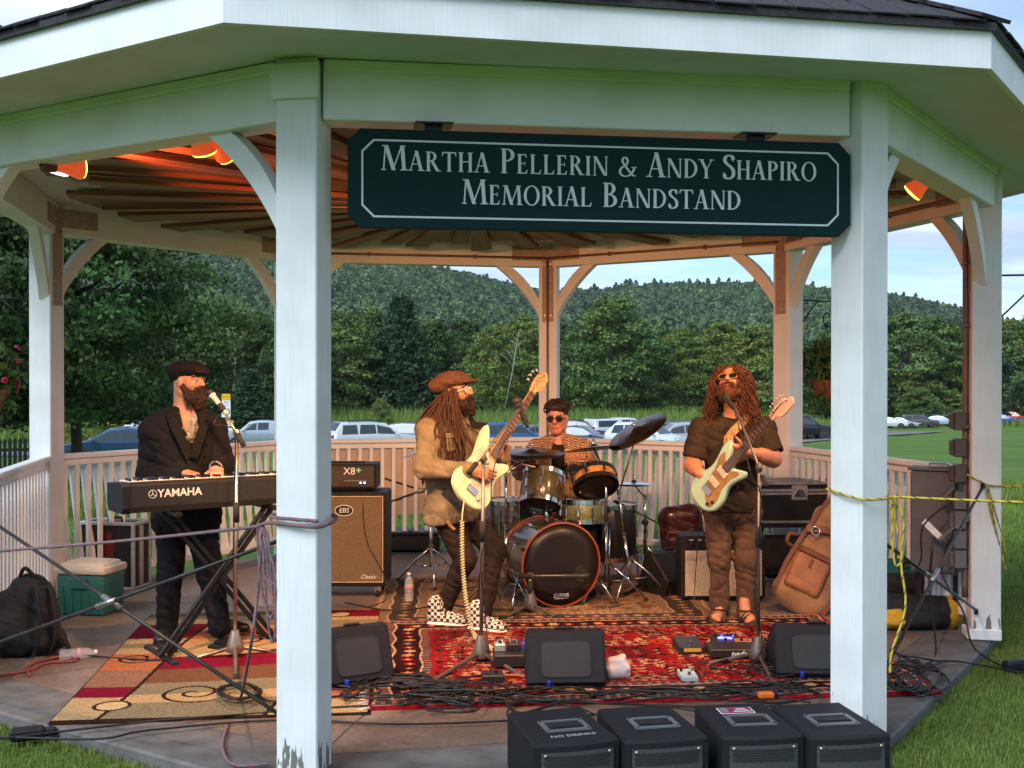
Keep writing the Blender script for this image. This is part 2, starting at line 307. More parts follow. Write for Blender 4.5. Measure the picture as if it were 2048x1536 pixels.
# ================================================================ signed-distance modeller (bodies, cloth, hair masses)
class SDF:
    def __init__(s, vox=.007, k=.02): s.p = []; s.vox = vox; s.k = k
    def cone(s, a, b, ra, rb, k=None, sq=None): s.p.append(('c', v3(a), v3(b), ra, rb, k, sq)); return s
    def chain(s, pts, rs, k=None):
        for i in range(len(pts)-1): s.cone(pts[i], pts[i+1], rs[i], rs[i+1], k)
        return s
    def ell(s, c, r, M=None, k=None, cut=False): s.p.append(('e', v3(c), v3(r), np.eye(3) if M is None else np.asarray(M), cut, k)); return s
    def box(s, c, h, M=None, r=.01, k=None, cut=False): s.p.append(('b', v3(c), v3(h), np.eye(3) if M is None else np.asarray(M), cut, k, r)); return s
    def mesh(s, name, disp=None, smooth_it=1):
        lo = np.full(3, 1e9); hi = -lo
        for q in s.p:
            if q[0] == 'c': c = np.minimum(q[1]-q[3], q[2]-q[4]); d = np.maximum(q[1]+q[3], q[2]+q[4])
            else: m = np.max(q[2])*1.75 if q[0] == 'b' else np.max(q[2]); c, d = q[1]-m, q[1]+m
            if q[0] == 'c' or not q[4]: lo = np.minimum(lo, c); hi = np.maximum(hi, d)
        v = s.vox; lo -= 4*v; hi += 4*v; n = np.ceil((hi-lo)/v).astype(int)+1; F = np.full(n, .5, np.float32)
        for q in s.p:
            k = q[5] if q[5] is not None else s.k
            if q[0] == 'c': c = np.minimum(q[1]-q[3], q[2]-q[4]); d = np.maximum(q[1]+q[3], q[2]+q[4])
            else: m = np.max(q[2])*1.75 if q[0] == 'b' else np.max(q[2]); c, d = q[1]-m, q[1]+m
            i0 = np.clip(np.floor((c-k*1.5-3*v-lo)/v).astype(int), 0, n-1); i1 = np.clip(np.ceil((d+k*1.5+3*v-lo)/v).astype(int)+1, 1, n)
            if (i1 <= i0).any(): continue
            ax = [np.arange(i0[j], i1[j])*v+lo[j] for j in range(3)]; X, Y, Z = np.meshgrid(*ax, indexing='ij', sparse=True)
            if q[0] == 'c':
                a, b = q[1], q[2]; ba = b-a; l2 = max(1e-9, ba @ ba)
                h = np.clip(((X-a[0])*ba[0]+(Y-a[1])*ba[1]+(Z-a[2])*ba[2])/l2, 0, 1)
                D = np.sqrt((X-a[0]-h*ba[0])**2+(Y-a[1]-h*ba[1])**2+(Z-a[2]-h*ba[2])**2)-(q[3]+(q[4]-q[3])*h)
            else:
                M = q[3]; dx, dy, dz = X-q[1][0], Y-q[1][1], Z-q[1][2]; U = [dx*M[0, j]+dy*M[1, j]+dz*M[2, j] for j in range(3)]
                if q[0] == 'e':
                    r = q[2]; k0 = np.sqrt((U[0]/r[0])**2+(U[1]/r[1])**2+(U[2]/r[2])**2); k1 = np.sqrt((U[0]/r[0]**2)**2+(U[1]/r[1]**2)**2+(U[2]/r[2]**2)**2)+1e-9; D = k0*(k0-1)/k1
                else:
                    r = q[6]; A = [np.abs(U[j])-q[2][j]+r for j in range(3)]
                    D = np.sqrt(np.maximum(A[0], 0)**2+np.maximum(A[1], 0)**2+np.maximum(A[2], 0)**2)+np.minimum(np.maximum(np.maximum(A[0], A[1]), A[2]), 0)-r
            sl = tuple(slice(i0[j], i1[j]) for j in range(3)); G = F[sl]
            if q[0] != 'c' and q[4]:
                h = np.clip(.5-.5*(G+D)/k, 0, 1); F[sl] = G+(-D-G)*h+k*h*(1-h)
            else:
                F[sl] = _smin(G, D, k)
        if disp is not None:
            near = np.abs(F) < 4*v; I = np.argwhere(near); P = I*v+lo; F[near] += disp(P).astype(np.float32)
        return nets(name, F, lo, v, smooth_it)
def _smin(a, b, k):
    h = np.clip(.5+.5*(b-a)/k, 0, 1); return b*(1-h)+a*h-k*h*(1-h)
def nets(name, F, lo, v, smooth_it=1):
    S = F < 0; n = np.array(F.shape); c = np.zeros(n-1, np.int8)
    for dx in (0, 1):
        for dy in (0, 1):
            for dz in (0, 1): c += S[dx:n[0]-1+dx, dy:n[1]-1+dy, dz:n[2]-1+dz]
    act = (c > 0) & (c < 8); I = np.argwhere(act); idx = np.full(n-1, -1, np.int32); idx[act] = np.arange(len(I))
    acc = np.zeros((len(I), 3)); cnt = np.zeros(len(I))
    for ax in range(3):
        o = [a for a in range(3) if a != ax]
        for u in (0, 1):
            for w in (0, 1):
                A = I.copy(); A[:, o[0]] += u; A[:, o[1]] += w; B = A.copy(); B[:, ax] += 1
                fa = F[A[:, 0], A[:, 1], A[:, 2]]; fb = F[B[:, 0], B[:, 1], B[:, 2]]; m = (fa < 0) != (fb < 0)
                t = np.where(m, fa/np.where(np.abs(fa-fb) < 1e-9, 1, fa-fb), 0); p = A.astype(float); p[:, ax] += t
                acc[m] += p[m]; cnt[m] += 1
    V = acc/cnt[:, None]*v+lo; Q = []
    for ax in range(3):
        o = [(ax+1) % 3, (ax+2) % 3]; sl0 = [slice(None)]*3; sl1 = [slice(None)]*3; sl0[ax] = slice(0, n[ax]-1); sl1[ax] = slice(1, n[ax])
        a = S[tuple(sl0)]; b = S[tuple(sl1)]; E = np.argwhere(a != b); ins = a[tuple(E.T)]
        ok = (E[:, o[0]] > 0) & (E[:, o[1]] > 0) & (E[:, o[0]] < n[o[0]]-1) & (E[:, o[1]] < n[o[1]]-1); E = E[ok]; ins = ins[ok]
        def g(u, w): A = E.copy(); A[:, o[0]] -= u; A[:, o[1]] -= w; return idx[A[:, 0], A[:, 1], A[:, 2]]
        q = np.stack([g(1, 1), g(0, 1), g(0, 0), g(1, 0)], 1); q[~ins] = q[~ins][:, ::-1]; Q.append(q)
    Q = np.concatenate(Q); Q = Q[(Q >= 0).all(1)]
    for _ in range(smooth_it):
        s = np.zeros_like(V); w = np.zeros(len(V))
        for j in range(4): np.add.at(s, Q[:, j], V[Q[:, (j+1) % 4]]); np.add.at(w, Q[:, j], 1); np.add.at(s, Q[:, j], V[Q[:, j-1]]); np.add.at(w, Q[:, j], 1)
        V = V*.5+.5*s/np.maximum(w, 1)[:, None]
    return V, Q
def sdf_obj(sd, name, m, parent, disp=None, smooth_it=1, colf=None):
    V, Q = sd.mesh(name, disp, smooth_it); o3 = np.array(root_loc(parent))
    me = fast_mesh(name, V-o3, Q, True)
    if colf is not None: vcol(me, colf(V))
    return link(name, me, m, parent)
# ================================================================ ground
def terrain():
    D = np.concatenate([np.linspace(-80, 2, 18), np.linspace(3, 30, 55), np.linspace(32, 180, 60), np.linspace(188, 420, 24)])
    b = np.linspace(-1, 1, 81); V = []
    for d in D:
        half = max(60., 1.15*max(d, 0)+30)
        for t in b:
            l = half*np.sign(t)*abs(t)**1.5; p = CAM+d*np.array([_s, _c, 0])+l*RT; z = float(ground_z(p[0], p[1])); z += .05*math.sin(p[0]*.31)*math.cos(p[1]*.27)*min(1, max(0, (d-20)/40)); V.append((p[0], p[1], z))
    n = len(b); F = [(i*n+j, i*n+j+1, (i+1)*n+j+1, (i+1)*n+j) for i in range(len(D)-1) for j in range(n-1)]
    return fast_mesh('ground', np.array(V), np.array(F), True)
def grass_mat():
    m = bpy.data.materials.new('lawn'); m.use_nodes = True; nt = m.node_tree; p = nt.nodes['Principled BSDF']; L = nt.links.new
    tc = _n(nt, 'ShaderNodeTexCoord'); cols = []
    a = _n(nt, 'ShaderNodeTexNoise'); a.inputs['Scale'].default_value = .35; a.inputs['Detail'].default_value = 8; a.inputs['Roughness'].default_value = .7; L(tc.outputs['Object'], a.inputs['Vector'])
    r = _n(nt, 'ShaderNodeValToRGB'); e = r.color_ramp.elements; e[0].position = .33; e[0].color = (.07, .14, .024, 1); e[1].position = .68; e[1].color = (.135, .225, .042, 1); L(a.outputs['Fac'], r.inputs[0])
    b = _n(nt, 'ShaderNodeTexNoise'); b.inputs['Scale'].default_value = 26; b.inputs['Detail'].default_value = 6; b.inputs['Roughness'].default_value = .75; L(tc.outputs['Object'], b.inputs['Vector'])
    r2 = _n(nt, 'ShaderNodeValToRGB'); e = r2.color_ramp.elements; e[0].position = .35; e[0].color = (.45, .5, .4, 1); e[1].position = .65; e[1].color = (1.15, 1.1, 1.0, 1); L(b.outputs['Fac'], r2.inputs[0])
    mp = _n(nt, 'ShaderNodeMapping'); mp.inputs['Rotation'].default_value = (0, 0, -.55); mp.inputs['Scale'].default_value = (.03, .75, 1); L(tc.outputs['Object'], mp.inputs[0])
    w = _n(nt, 'ShaderNodeTexNoise'); w.inputs['Scale'].default_value = 1.1; w.inputs['Detail'].default_value = 2; L(mp.outputs[0], w.inputs['Vector'])
    r3 = _n(nt, 'ShaderNodeValToRGB'); e = r3.color_ramp.elements; e[0].position = .4; e[0].color = (.9, .93, .9, 1); e[1].position = .58; e[1].color = (1.06, 1.04, 1, 1); L(w.outputs['Fac'], r3.inputs[0])
    m1 = _n(nt, 'ShaderNodeMix', data_type='RGBA', blend_type='MULTIPLY'); m1.inputs[0].default_value = 1; L(r.outputs[0], m1.inputs[6]); L(r2.outputs[0], m1.inputs[7])
    m2 = _n(nt, 'ShaderNodeMix', data_type='RGBA', blend_type='MULTIPLY'); m2.inputs[0].default_value = 1; L(m1.outputs[2], m2.inputs[6]); L(r3.outputs[0], m2.inputs[7])
    L(m2.outputs[2], p.inputs['Base Color']); p.inputs['Roughness'].default_value = .85; p.inputs['Specular IOR Level'].default_value = .15
    bu = _n(nt, 'ShaderNodeBump'); bu.inputs['Strength'].default_value = .7; bu.inputs['Distance'].default_value = .05; L(b.outputs['Fac'], bu.inputs['Height']); L(bu.outputs[0], p.inputs['Normal'])
    MATS['lawn'] = m; return m
g_ = link('ground', terrain(), grass_mat()); tag(g_, 'mown green lawn falling away behind the bandstand', 'lawn', kind='structure')
WHITE = paint_mat('old_white_paint', (.74, .745, .735)); WHITE2 = paint_mat('white_trim_paint', (.76, .77, .765), False)
CEIL = mat('ceiling_board', (.52, .5, .46), .7, var=.12, scale=2)
PLATE = mat('painted_steel_plate', (.36, .27, .22), .6, var=.2, scale=25)
BOLT = mat('galvanised_bolt', (.35, .33, .3), .4, .8, var=.2)
CEDAR = wood_mat('cedar', (.08, .03, .018), (.27, .115, .06), ax=(1.5, 30, 30))
SHING = mat('shingle', (.035, .033, .036), .9, var=.35, scale=30, bump=.8, bscale=90)
DRIP = mat('drip_edge', (.025, .045, .04), .45, .3, var=.3)
BLACKM = mat('black_metal', (.012, .012, .013), .42, .3, var=.3, scale=20)
BLACKP = mat('black_plastic', (.011, .011, .013), .5, spec=.25, var=.2, scale=30, bump=.2, bscale=200)
CHROME = mat('chrome', (.62, .6, .57), .16, 1., var=.1)
HB, HT = 2.747, 3.0                       # beam underside, beam top
band = thing('bandstand', 'white octagonal timber bandstand with shingled roof, railings and stained concrete floor', 'bandstand')
def octa(r, dr=0): return [np.array([r*math.cos(a), r*math.sin(a)]) for a in PANG]
# floor slab: grey apron with a stained field laid on it
def floor_mat():
    m = bpy.data.materials.new('stained_concrete'); m.use_nodes = True; nt = m.node_tree; p = nt.nodes['Principled BSDF']; L = nt.links.new
    tc = _n(nt, 'ShaderNodeTexCoord'); a = _n(nt, 'ShaderNodeTexNoise'); a.inputs['Scale'].default_value = 1.3; a.inputs['Detail'].default_value = 9; a.inputs['Roughness'].default_value = .68; a.inputs['Distortion'].default_value = .8; L(tc.outputs['Object'], a.inputs['Vector'])
    r = _n(nt, 'ShaderNodeValToRGB'); e = r.color_ramp.elements; e[0].position = .3; e[0].color = (.1, .075, .062, 1); e[1].position = .75; e[1].color = (.27, .215, .18, 1); x = e.new(.52); x.color = (.165, .115, .085, 1); L(a.outputs['Fac'], r.inputs[0])
    b = _n(nt, 'ShaderNodeTexNoise'); b.inputs['Scale'].default_value = 34; b.inputs['Detail'].default_value = 5; L(tc.outputs['Object'], b.inputs['Vector'])
    r2 = _n(nt, 'ShaderNodeValToRGB'); e = r2.color_ramp.elements; e[0].position = .3; e[0].color = (.7, .7, .7, 1); e[1].position = .62; e[1].color = (1.05, 1.05, 1.05, 1); L(b.outputs['Fac'], r2.inputs[0])
    mm = _n(nt, 'ShaderNodeMix', data_type='RGBA', blend_type='MULTIPLY'); mm.inputs[0].default_value = 1; L(r.outputs[0], mm.inputs[6]); L(r2.outputs[0], mm.inputs[7]); L(mm.outputs[2], p.inputs['Base Color'])
    rr = _n(nt, 'ShaderNodeMapRange'); rr.inputs[3].default_value = .38; rr.inputs[4].default_value = .7; L(a.outputs['Fac'], rr.inputs[0]); L(rr.outputs[0], p.inputs['Roughness'])
    bu = _n(nt, 'ShaderNodeBump'); bu.inputs['Strength'].default_value = .25; bu.inputs['Distance'].default_value = .003; L(b.outputs['Fac'], bu.inputs['Height']); L(bu.outputs[0], p.inputs['Normal']); return m
FLOORM = floor_mat()
CONC = mat('grey_concrete', (.11, .102, .095), .75, var=.35, scale=5, bump=.4, bscale=80)
mb = MB(); mb.prism([tuple(p) for p in octa(3.45)], .4, (0, 0, -.404), bev=.012); mb.build('slab', CONC, band)
mb = MB()
for k in range(8):      # stained field in eight wedges with scored joints
    P0, P1 = octa(3.02)[k], octa(3.02)[(k+1) % 8]; c = (P0+P1)/2; cen = c*.02
    f = .006; t = unit(P1-P0); mb2 = MB(); q = [cen, P0+t*f, P1-t*f]; mb2.prism([tuple(v) for v in q], .004, (0, 0, -.004)); mb2.build('floor_wedge', FLOORM, band)
# posts
S = .18
def radial(k): a = PANG[k]; u = np.array([math.cos(a), math.sin(a), 0]); t = np.array([-u[1], u[0], 0]); return np.stack([u, t, np.array([0, 0, 1.])], 1)
for k in range(8):
    o = MB().rbox((0, 0, 1.5), (S, S, 3.0), .006).build('post', WHITE, band, world=False); o.location = (*POST[k], 0.); o.rotation_euler = (0, 0, PANG[k])
    z0 = .0
    if k == 0: b = MB().rbox((S/2+.012, 0, 2.9), (.03, S+.03, .15), .006).build('capital_block', WHITE2, o, world=False)
    if k == 2:
        b = MB().rbox((-.005, -S/2-.012, .035), (.19, .026, .07), .006).build('base_trim', WHITE2, o, world=False)
        b = MB().rbox((-S/2-.012, 0, .03), (.024, .19, .06), .006).build('base_trim', WHITE2, o, world=False)
        b = MB().box((S/2+.006, .02, .1), (.012, .05, .2)).build('post_anchor', PLATE, o, world=False)
# beams with top moulding, knee braces, steel plates
def on_bay(k1, k2):
    A, t, n, l = bay(k1, k2); return A, t, n, l
BR = [(0, 1, 0), (1, 2, 1), (2, 3, 1), (3, 4, 1), (4, 5, 1), (5, 6, 1), (6, 7, 1), (7, 0, 1)]
def brace_mesh():
    P = []; n = 9
    for i in range(n):      # lower (open) edge: concave
        s = i/(n-1); p = (1-s)**2*v3((0, -.5, 0))+2*s*(1-s)*v3((.17, -.2, 0))+s*s*v3((.44, 0, 0)); P.append((p[0], p[1]))
    Q = []
    for i in range(n):
        s = i/(n-1); p = (1-s)**2*v3((0, -.36, 0))+2*s*(1-s)*v3((.1, -.14, 0))+s*s*v3((.3, 0, 0)); Q.append((p[0], p[1]))
    V = [(x, -.035, y) for x, y in P+Q]+[(x, .035, y) for x, y in P+Q]; m = 2*n
    F = []
    for i in range(n-1):
        F += [(i, i+1, n+i+1, n+i), (m+i+1, m+i, m+n+i, m+n+i+1), (i+1, i, m+i, m+i+1), (n+i, n+i+1, m+n+i+1, m+n+i)]
    F += [(0, n, m+n, m), (n-1, m+n-1, m+2*n-1, 2*n-1)]
    me = mesh('brace', V, F); bm = bmesh.new(); bm.from_mesh(me); bmesh.ops.recalc_face_normals(bm, faces=bm.faces); bm.to_mesh(me); bm.free(); return me
BRM = brace_mesh(); BRM.materials.append(WHITE2)
def plate_mesh():
    me = bpy.data.meshes.new('plate'); return me
for k1, k2, br in BR:
    A, t, n, l = on_bay(k1, k2); rz = math.atan2(t[1], t[0]); h = S*.5/math.cos(math.pi/8)
    o = MB().rbox((l/2, 0, 0), (l-2*h*.84, .16, HT-HB), .005).build('beam', WHITE2, band, world=False); o.location = (*A[:2], (HB+HT)/2); o.rotation_euler = (0, 0, rz)
    sgn = 1 if np.cross(t, n)[2] > 0 else -1      # local y that points inward
    MB().rbox((l/2, -sgn*.088, .1), (l-2*h*.9, .02, .045), .004).build('moulding', WHITE2, o, world=False)
    if br:
        for e in (0, 1):
            b = link('brace', BRM, None, band); q = A+t*(h*.96 if e == 0 else l-h*.96)+n*(.0); b.location = (*q[:2], HB); b.rotation_euler = (0, 0, rz if e == 0 else rz+math.pi)
    for e in (0, 1):      # gusset plates on the inner faces
        x0 = h*.2 if e == 0 else l-h*.2; sx = 1 if e == 0 else -1
        p = MB().box((x0+sx*.19, sgn*.0845, 0), (.36, .008, .14)).build('gusset_plate', PLATE, o, world=False)
        for bx_, bz in ((.06, .04), (.06, -.04), (.32, .04), (.32, -.04)):
            MB().cyl((x0+sx*bx_+.0, sgn*.086, bz), (x0+sx*bx_, sgn*.096, bz), .009, 6).build('bolt', BOLT, p, world=False) if (k1, e) in ((6, 0), (5, 1), (5, 0), (4, 1), (4, 0), (3, 1), (3, 0), (2, 1), (2, 0), (1, 1)) else None
for k in (2, 3, 4, 5, 6):
    M = radial(k); u = M[:, 0]
    p = MB().box(v3((*POST[k], 2.52))-u*(S/2+.004), (.008, .11, .62), M).build('post_plate', PLATE, band)
    for dz in (.25, -.25):
        for s_ in (-.03, .03): q = v3((*POST[k], 2.52+dz))-u*(S/2+.008)+M[:, 1]*s_; MB().cyl(q, q-u*.01, .009, 6).build('bolt', BOLT, p)
# cross rods between posts
RODM = mat('brace_rod', (.016, .016, .017), .45, .4, var=.5, scale=9, col2=(.05, .045, .042))
for k1, k2 in ((7, 0), (1, 2), (4, 5)):
    A, t, n, l = on_bay(k1, k2)
    for s_ in (0, 1):
        z0, z1 = (.98, .18) if s_ else (.18, .98); o_ = n*(.018 if s_ else -.018); a = A+t*.09+o_+v3((0, 0, z0)); b = A+t*(l-.09)+o_+v3((0, 0, z1))
        r = MB().tube([a, a*.5+b*.5, b], .009, 8).build('cross_rod', RODM, band, True)
        c = (a+b)/2; d = unit(b-a); MB().tube([c-d*.07, c+d*.07], .014, 8).build('sleeve', mat('zinc', (.3, .3, .29), .4, .8, var=.3), r, True)
        for q in (a, b): MB().box(q, (.07, .02, .035), np.stack([t, n, v3((0, 0, 1))], 1)).build('rod_bracket', BLACKM, r)
# railings
TAN = WHITE2
bal_in = MB().rbox((0, 0, 0), (.036, .036, .88), .004); bal_me = None
PANEL = mat('tan_panel', (.5, .4, .33), .7, var=.1, scale=3)
def railing(k1, k2, panel=False):
    global bal_me
    A, t, n, l = on_bay(k1, k2); M = np.stack([t, n, v3((0, 0, 1))], 1); x0, x1 = .1, l-.1; mid = (x0+x1)/2; L_ = x1-x0
    mb = MB(); mb.rbox(A+t*mid+v3((0, 0, 1.06)), (L_, .09, .04), .008, M); r = mb.build('railing', TAN, band)
    MB().rbox(A+t*mid+v3((0, 0, 1.015)), (L_, .035, .05), .004, M).build('rail', TAN, r)
    MB().rbox(A+t*mid+n*-.02+v3((0, 0, .13)), (L_, .11, .05), .005, M).build('bottom_rail', TAN, r)
    if not panel: MB().rbox(A+t*mid-n*.2+v3((0, 0, .985)), (L_-.06, .045, .06), .005, M).build('outer_rail', TAN, r)
    nb = int(round(L_/.108)); me1 = MB().rbox((0, 0, 0), (.036, .03, .84), .004).build('baluster', TAN, r, world=False); first = True
    me2 = None
    for i in range(nb):
        x = x0+(i+.5)*L_/nb; o = me1 if first else bpy.data.objects.new('baluster', me1.data)
        if not first: COL.objects.link(o); o.parent = r
        first = False; p = A+t*x+v3((0, 0, .575)); o.location = p; o.rotation_euler = (0, 0, math.atan2(t[1], t[0]))
        if not panel:
            a = A+t*(x+.02)-n*.045+v3((0, 0, .15)); b = A+t*(x+.02)-n*.2+v3((0, 0, .96)); MB().bar(a, b, .034, .028, n).build('outer_baluster', TAN, r)
    if panel: MB().box(A+t*mid-n*.03+v3((0, 0, .67)), (L_-.02, .012, .64), M).build('infill_panel', PANEL, r)
for k1, k2, pn in ((2, 3, False), (3, 4, False), (4, 5, True), (5, 6, False), (6, 7, False)): railing(k1, k2, pn)
# eaves: soffit, fascia boards, drip edge, roof, shingles
RF = 3.97; ZF = 2.935; ZT = 3.115; ZA = 4.97
def ring(r, z): return [np.array([r*math.cos(a), r*math.sin(a), z]) for a in PANG]
SOFF = mat('soffit_board', (.6, .61, .58), .65, var=.08, scale=3, bump=.15, bscale=40)
for k in range(8):
    a0, a1 = ring(3.3, 3.002)[k], ring(3.3, 3.002)[(k+1) % 8]; b0, b1 = ring(RF, ZF+.015)[k], ring(RF, ZF+.015)[(k+1) % 8]
    MB().add([a0, a1, b1, b0]+[v+v3((0, 0, .012)) for v in (a0, a1, b1, b0)], [(0, 1, 2, 3), (7, 6, 5, 4), (0, 4, 5, 1), (1, 5, 6, 2), (2, 6, 7, 3), (3, 7, 4, 0)]).build('soffit', SOFF, band)
    c0, c1 = ring(RF, ZF)[k], ring(RF, ZF)[(k+1) % 8]; d0, d1 = ring(RF+.027, ZF)[k], ring(RF+.027, ZF)[(k+1) % 8]; up = v3((0, 0, ZT-ZF-.02))
    MB().add([c0, c1, d1, d0, c0+up, c1+up, d1+up, d0+up], [(0, 1, 2, 3), (7, 6, 5, 4), (0, 4, 5, 1), (1, 5, 6, 2), (2, 6, 7, 3), (3, 7, 4, 0)]).build('fascia', WHITE2, band)
    e0, e1 = ring(RF+.045, ZT-.03)[k], ring(RF+.045, ZT-.03)[(k+1) % 8]; f0, f1 = ring(RF-.05, ZT-.02)[k], ring(RF-.05, ZT-.02)[(k+1) % 8]; up = v3((0, 0, .035))
    MB().add([f0, f1, e1, e0, f0+up, f1+up, e1+up, e0+up], [(0, 1, 2, 3), (7, 6, 5, 4), (0, 4, 5, 1), (1, 5, 6, 2), (2, 6, 7, 3), (3, 7, 4, 0)]).build('drip_edge', DRIP, band)
    g0, g1 = ring(RF+.05, ZT)[k], ring(RF+.05, ZT)[(k+1) % 8]; ap = v3((0, 0, ZA)); dn = v3((0, 0, -.03))
    ro = MB().add([g0, g1, ap, g0+dn, g1+dn, ap+dn], [(0, 1, 2), (5, 4, 3), (0, 3, 4, 1), (1, 4, 5, 2), (2, 5, 3, 0)]).build('roof', SHING, band)
    h0, h1 = ring(3.25, 2.972)[k], ring(3.25, 2.972)[(k+1) % 8]; ac = v3((0, 0, 2.972)); tk = v3((0, 0, .013)); cdir = unit((h0+h1)/2)*.004
    MB().add([h0+cdir, h1+cdir, ac+cdir, h0+cdir+tk, h1+cdir+tk, ac+cdir+tk], [(0, 2, 1), (3, 4, 5), (0, 1, 4, 3), (1, 2, 5, 4), (2, 0, 3, 5)]).build('ceiling', CEIL, band)
    # shingle courses on the three roof faces that show above the eaves
    if k in (7, 0, 1):
        sl = (ap-(g0+g1)/2); ls = np.linalg.norm(sl); sd = sl/ls; t = unit(g1-g0); nn = np.cross(t, sd); nn = nn if nn[2] > 0 else -nn; M = np.stack([t, sd, nn], 1); wfull = np.linalg.norm(g1-g0); me = None
        for c in range(6):
            y = c*.125; wrow = wfull*(1-y/ls)-.06; ns = int(wrow/.165)
            for i in range(ns):
                x = -wrow/2+(i+.5)*wrow/ns+(.03 if c % 2 else -.02); j = random.uniform(-.008, .008)
                tilt = Matrix.Rotation(random.uniform(.03, .055), 3, 'X'); p = (g0+g1)/2+t*x+sd*(y+.075+j)+nn*(.012+random.uniform(0, .004))
                if me is None: so = MB().box((0, 0, 0), (.158, .17, .007)).build('shingle', SHING, ro, world=False); me = so.data
                else: so = link('shingle', me, None, ro)
                so.matrix_local = Matrix.Translation(p) @ (Matrix(M.tolist()) @ tilt).to_4x4()
        for e_ in (0,):      # hip caps
            hv = ap-g0; hl = np.linalg.norm(hv); hd = hv/hl
            for i in range(7):
                q = g0+hd*(.1+i*.14)+v3((0, 0, .02)); MB().bar(q-hd*.1, q+hd*.1, .2, .016, v3((0, 0, 1))).build('hip_cap', SHING, ro)
# sunburst of cedar boards under the flat ceiling, fanning from the middle, ends stepped short of the beams
sb_me = []
for w_ in range(3):
    wo, wi = (.2, .17, .23)[w_], .03
    o = MB().add([(0, -wi, 0), (1, -wo/2, 0), (1, wo/2, 0), (0, wi, 0), (0, -wi, .03), (1, -wo/2, .03), (1, wo/2, .03), (0, wi, .03)], [(0, 3, 2, 1), (4, 5, 6, 7), (0, 1, 5, 4), (1, 2, 6, 5), (2, 3, 7, 6), (3, 0, 4, 7)]).build('ceiling_board', CEDAR, band, world=False); sb_me.append(o)
cnt = 0
for k in range(8):
    for i in range(10):
        f = (i+.5)/10; a = PANG[k]+math.pi/4*f; ap_ = 2.5 if i % 2 else 2.72; rr_ = (ap_+random.uniform(-.05, .05))/math.cos(math.pi/4*(f-.5)); L_ = rr_-.22
        o = sb_me[cnt] if cnt < 3 else link('ceiling_board', sb_me[cnt % 3].data, None, band); cnt += 1
        o.location = (.22*math.cos(a), .22*math.sin(a), 2.934-.036*((i*2+k) % 3)); o.rotation_euler = (random.uniform(-.08, .08), 0, a); o.scale = (L_, 1, 1)
MB().lathe([(.3, 2.9), (.32, 2.84), (.28, 2.83), (.02, 2.82)], 24).build('ceiling_hub', CEDAR, band, True)
# ================================================================ vegetation
LEAF = mat_attr('leaf', .6, var=.2, scale=1.5, transl=.22, spec=.25)
BARK = mat('bark', (.07, .055, .042), .9, var=.4, scale=6, bump=.8, bscale=20, stretch=(1, 1, .3))
PALEB = mat('pale_bark', (.3, .29, .26), .9, var=.4, scale=6, bump=.6, bscale=20)
def leaf_quads(P, size, nrm=None, aspect=1.5, rng=RNG):
    n = len(P); d = rng.normal(size=(n, 3)); d[:, 2] -= .5
    d /= np.linalg.norm(d, axis=1)[:, None]; a = rng.normal(size=(n, 3)) if nrm is None else nrm+rng.normal(size=(n, 3))*.6
    u = np.cross(d, a); u /= np.linalg.norm(u, axis=1)[:, None]+1e-9; s = (size*rng.uniform(.6, 1.35, n))[:, None]
    V = np.stack([P-d*s*.5*aspect, P+u*s*.5, P+d*s*.5*aspect, P-u*s*.5], 1).reshape(-1, 3); return V, np.arange(4*n).reshape(-1, 4)
def broad_crown(seed, ncl, nl, size, col, squash=1., rx=.34, z0=.12, col2=None):
    """unit-height crown: clumps on the outside of an uneven ovoid, leaves on each clump"""
    r = np.random.default_rng(seed); P = []; C = []; Nn = []; base = np.array(col)
    for i in range(ncl):
        z = z0+(1-z0)*(i+r.uniform(0, 1))/ncl; t = (z-z0)/(1-z0); prof = math.sin(math.pi*min(1, .12+.86*t**.8))**.62
        a = r.uniform(0, 6.283); rad = rx*prof*math.sqrt(r.uniform(.2, 1))*r.uniform(.85, 1.16); c = np.array([rad*math.cos(a), rad*math.sin(a), z*.97]); cr = r.uniform(.06, .115)*(1 if t < .85 else .75)
        q = r.normal(size=(nl, 3)); q /= np.linalg.norm(q, axis=1)[:, None]; q[:, 2] = np.where(q[:, 2] < -.3, -q[:, 2]*.4, q[:, 2])
        rr = cr*r.uniform(.55, 1.05, nl)[:, None]; P.append(c+q*rr*np.array([1.15, 1.15, .8])); Nn.append(q)
        b = base*r.uniform(.68, 1.4)*np.array([r.uniform(.85, 1.25), 1, r.uniform(.75, 1.1)]); C.append(b*r.uniform(.75, 1.25, nl)[:, None])
    P = np.concatenate(P); V, Q = leaf_quads(P, size, np.concatenate(Nn), rng=r); return V, Q, np.concatenate(C)
def spruce_crown(seed, lay, nl, size, col, rx=.26):
    r = np.random.default_rng(seed); P = []; C = []
    for i in range(lay):
        z = .06+.92*i/lay; rad = rx*(1-z)**.85+.012
        nb = int(7+8*(1-z))
        for b in range(nb):
            a = 6.283*(b+r.uniform(-.3, .3))/nb+i*.7; L_ = rad*r.uniform(.75, 1.12); t = r.uniform(.1, 1, nl); w = .018+.03*(1-t)
            q = np.stack([np.cos(a)*L_*t, np.sin(a)*L_*t, z-.07*t*L_/rx+.03*t*t*0+r.normal(size=nl)*.008], 1)+r.normal(size=(nl, 3))*w[:, None]*np.array([.6, .6, .25]); P.append(q)
            C.append(np.array(col)*r.uniform(.65, 1.35)*r.uniform(.7, 1.3, nl)[:, None])
    P = np.concatenate(P); V, Q = leaf_quads(P, size, aspect=2.2, rng=r); return V, Q, np.concatenate(C)
G1, G2, G3, G4 = (.105, .165, .046), (.07, .122, .038), (.155, .21, .05), (.056, .098, .04)
CROWN = {}
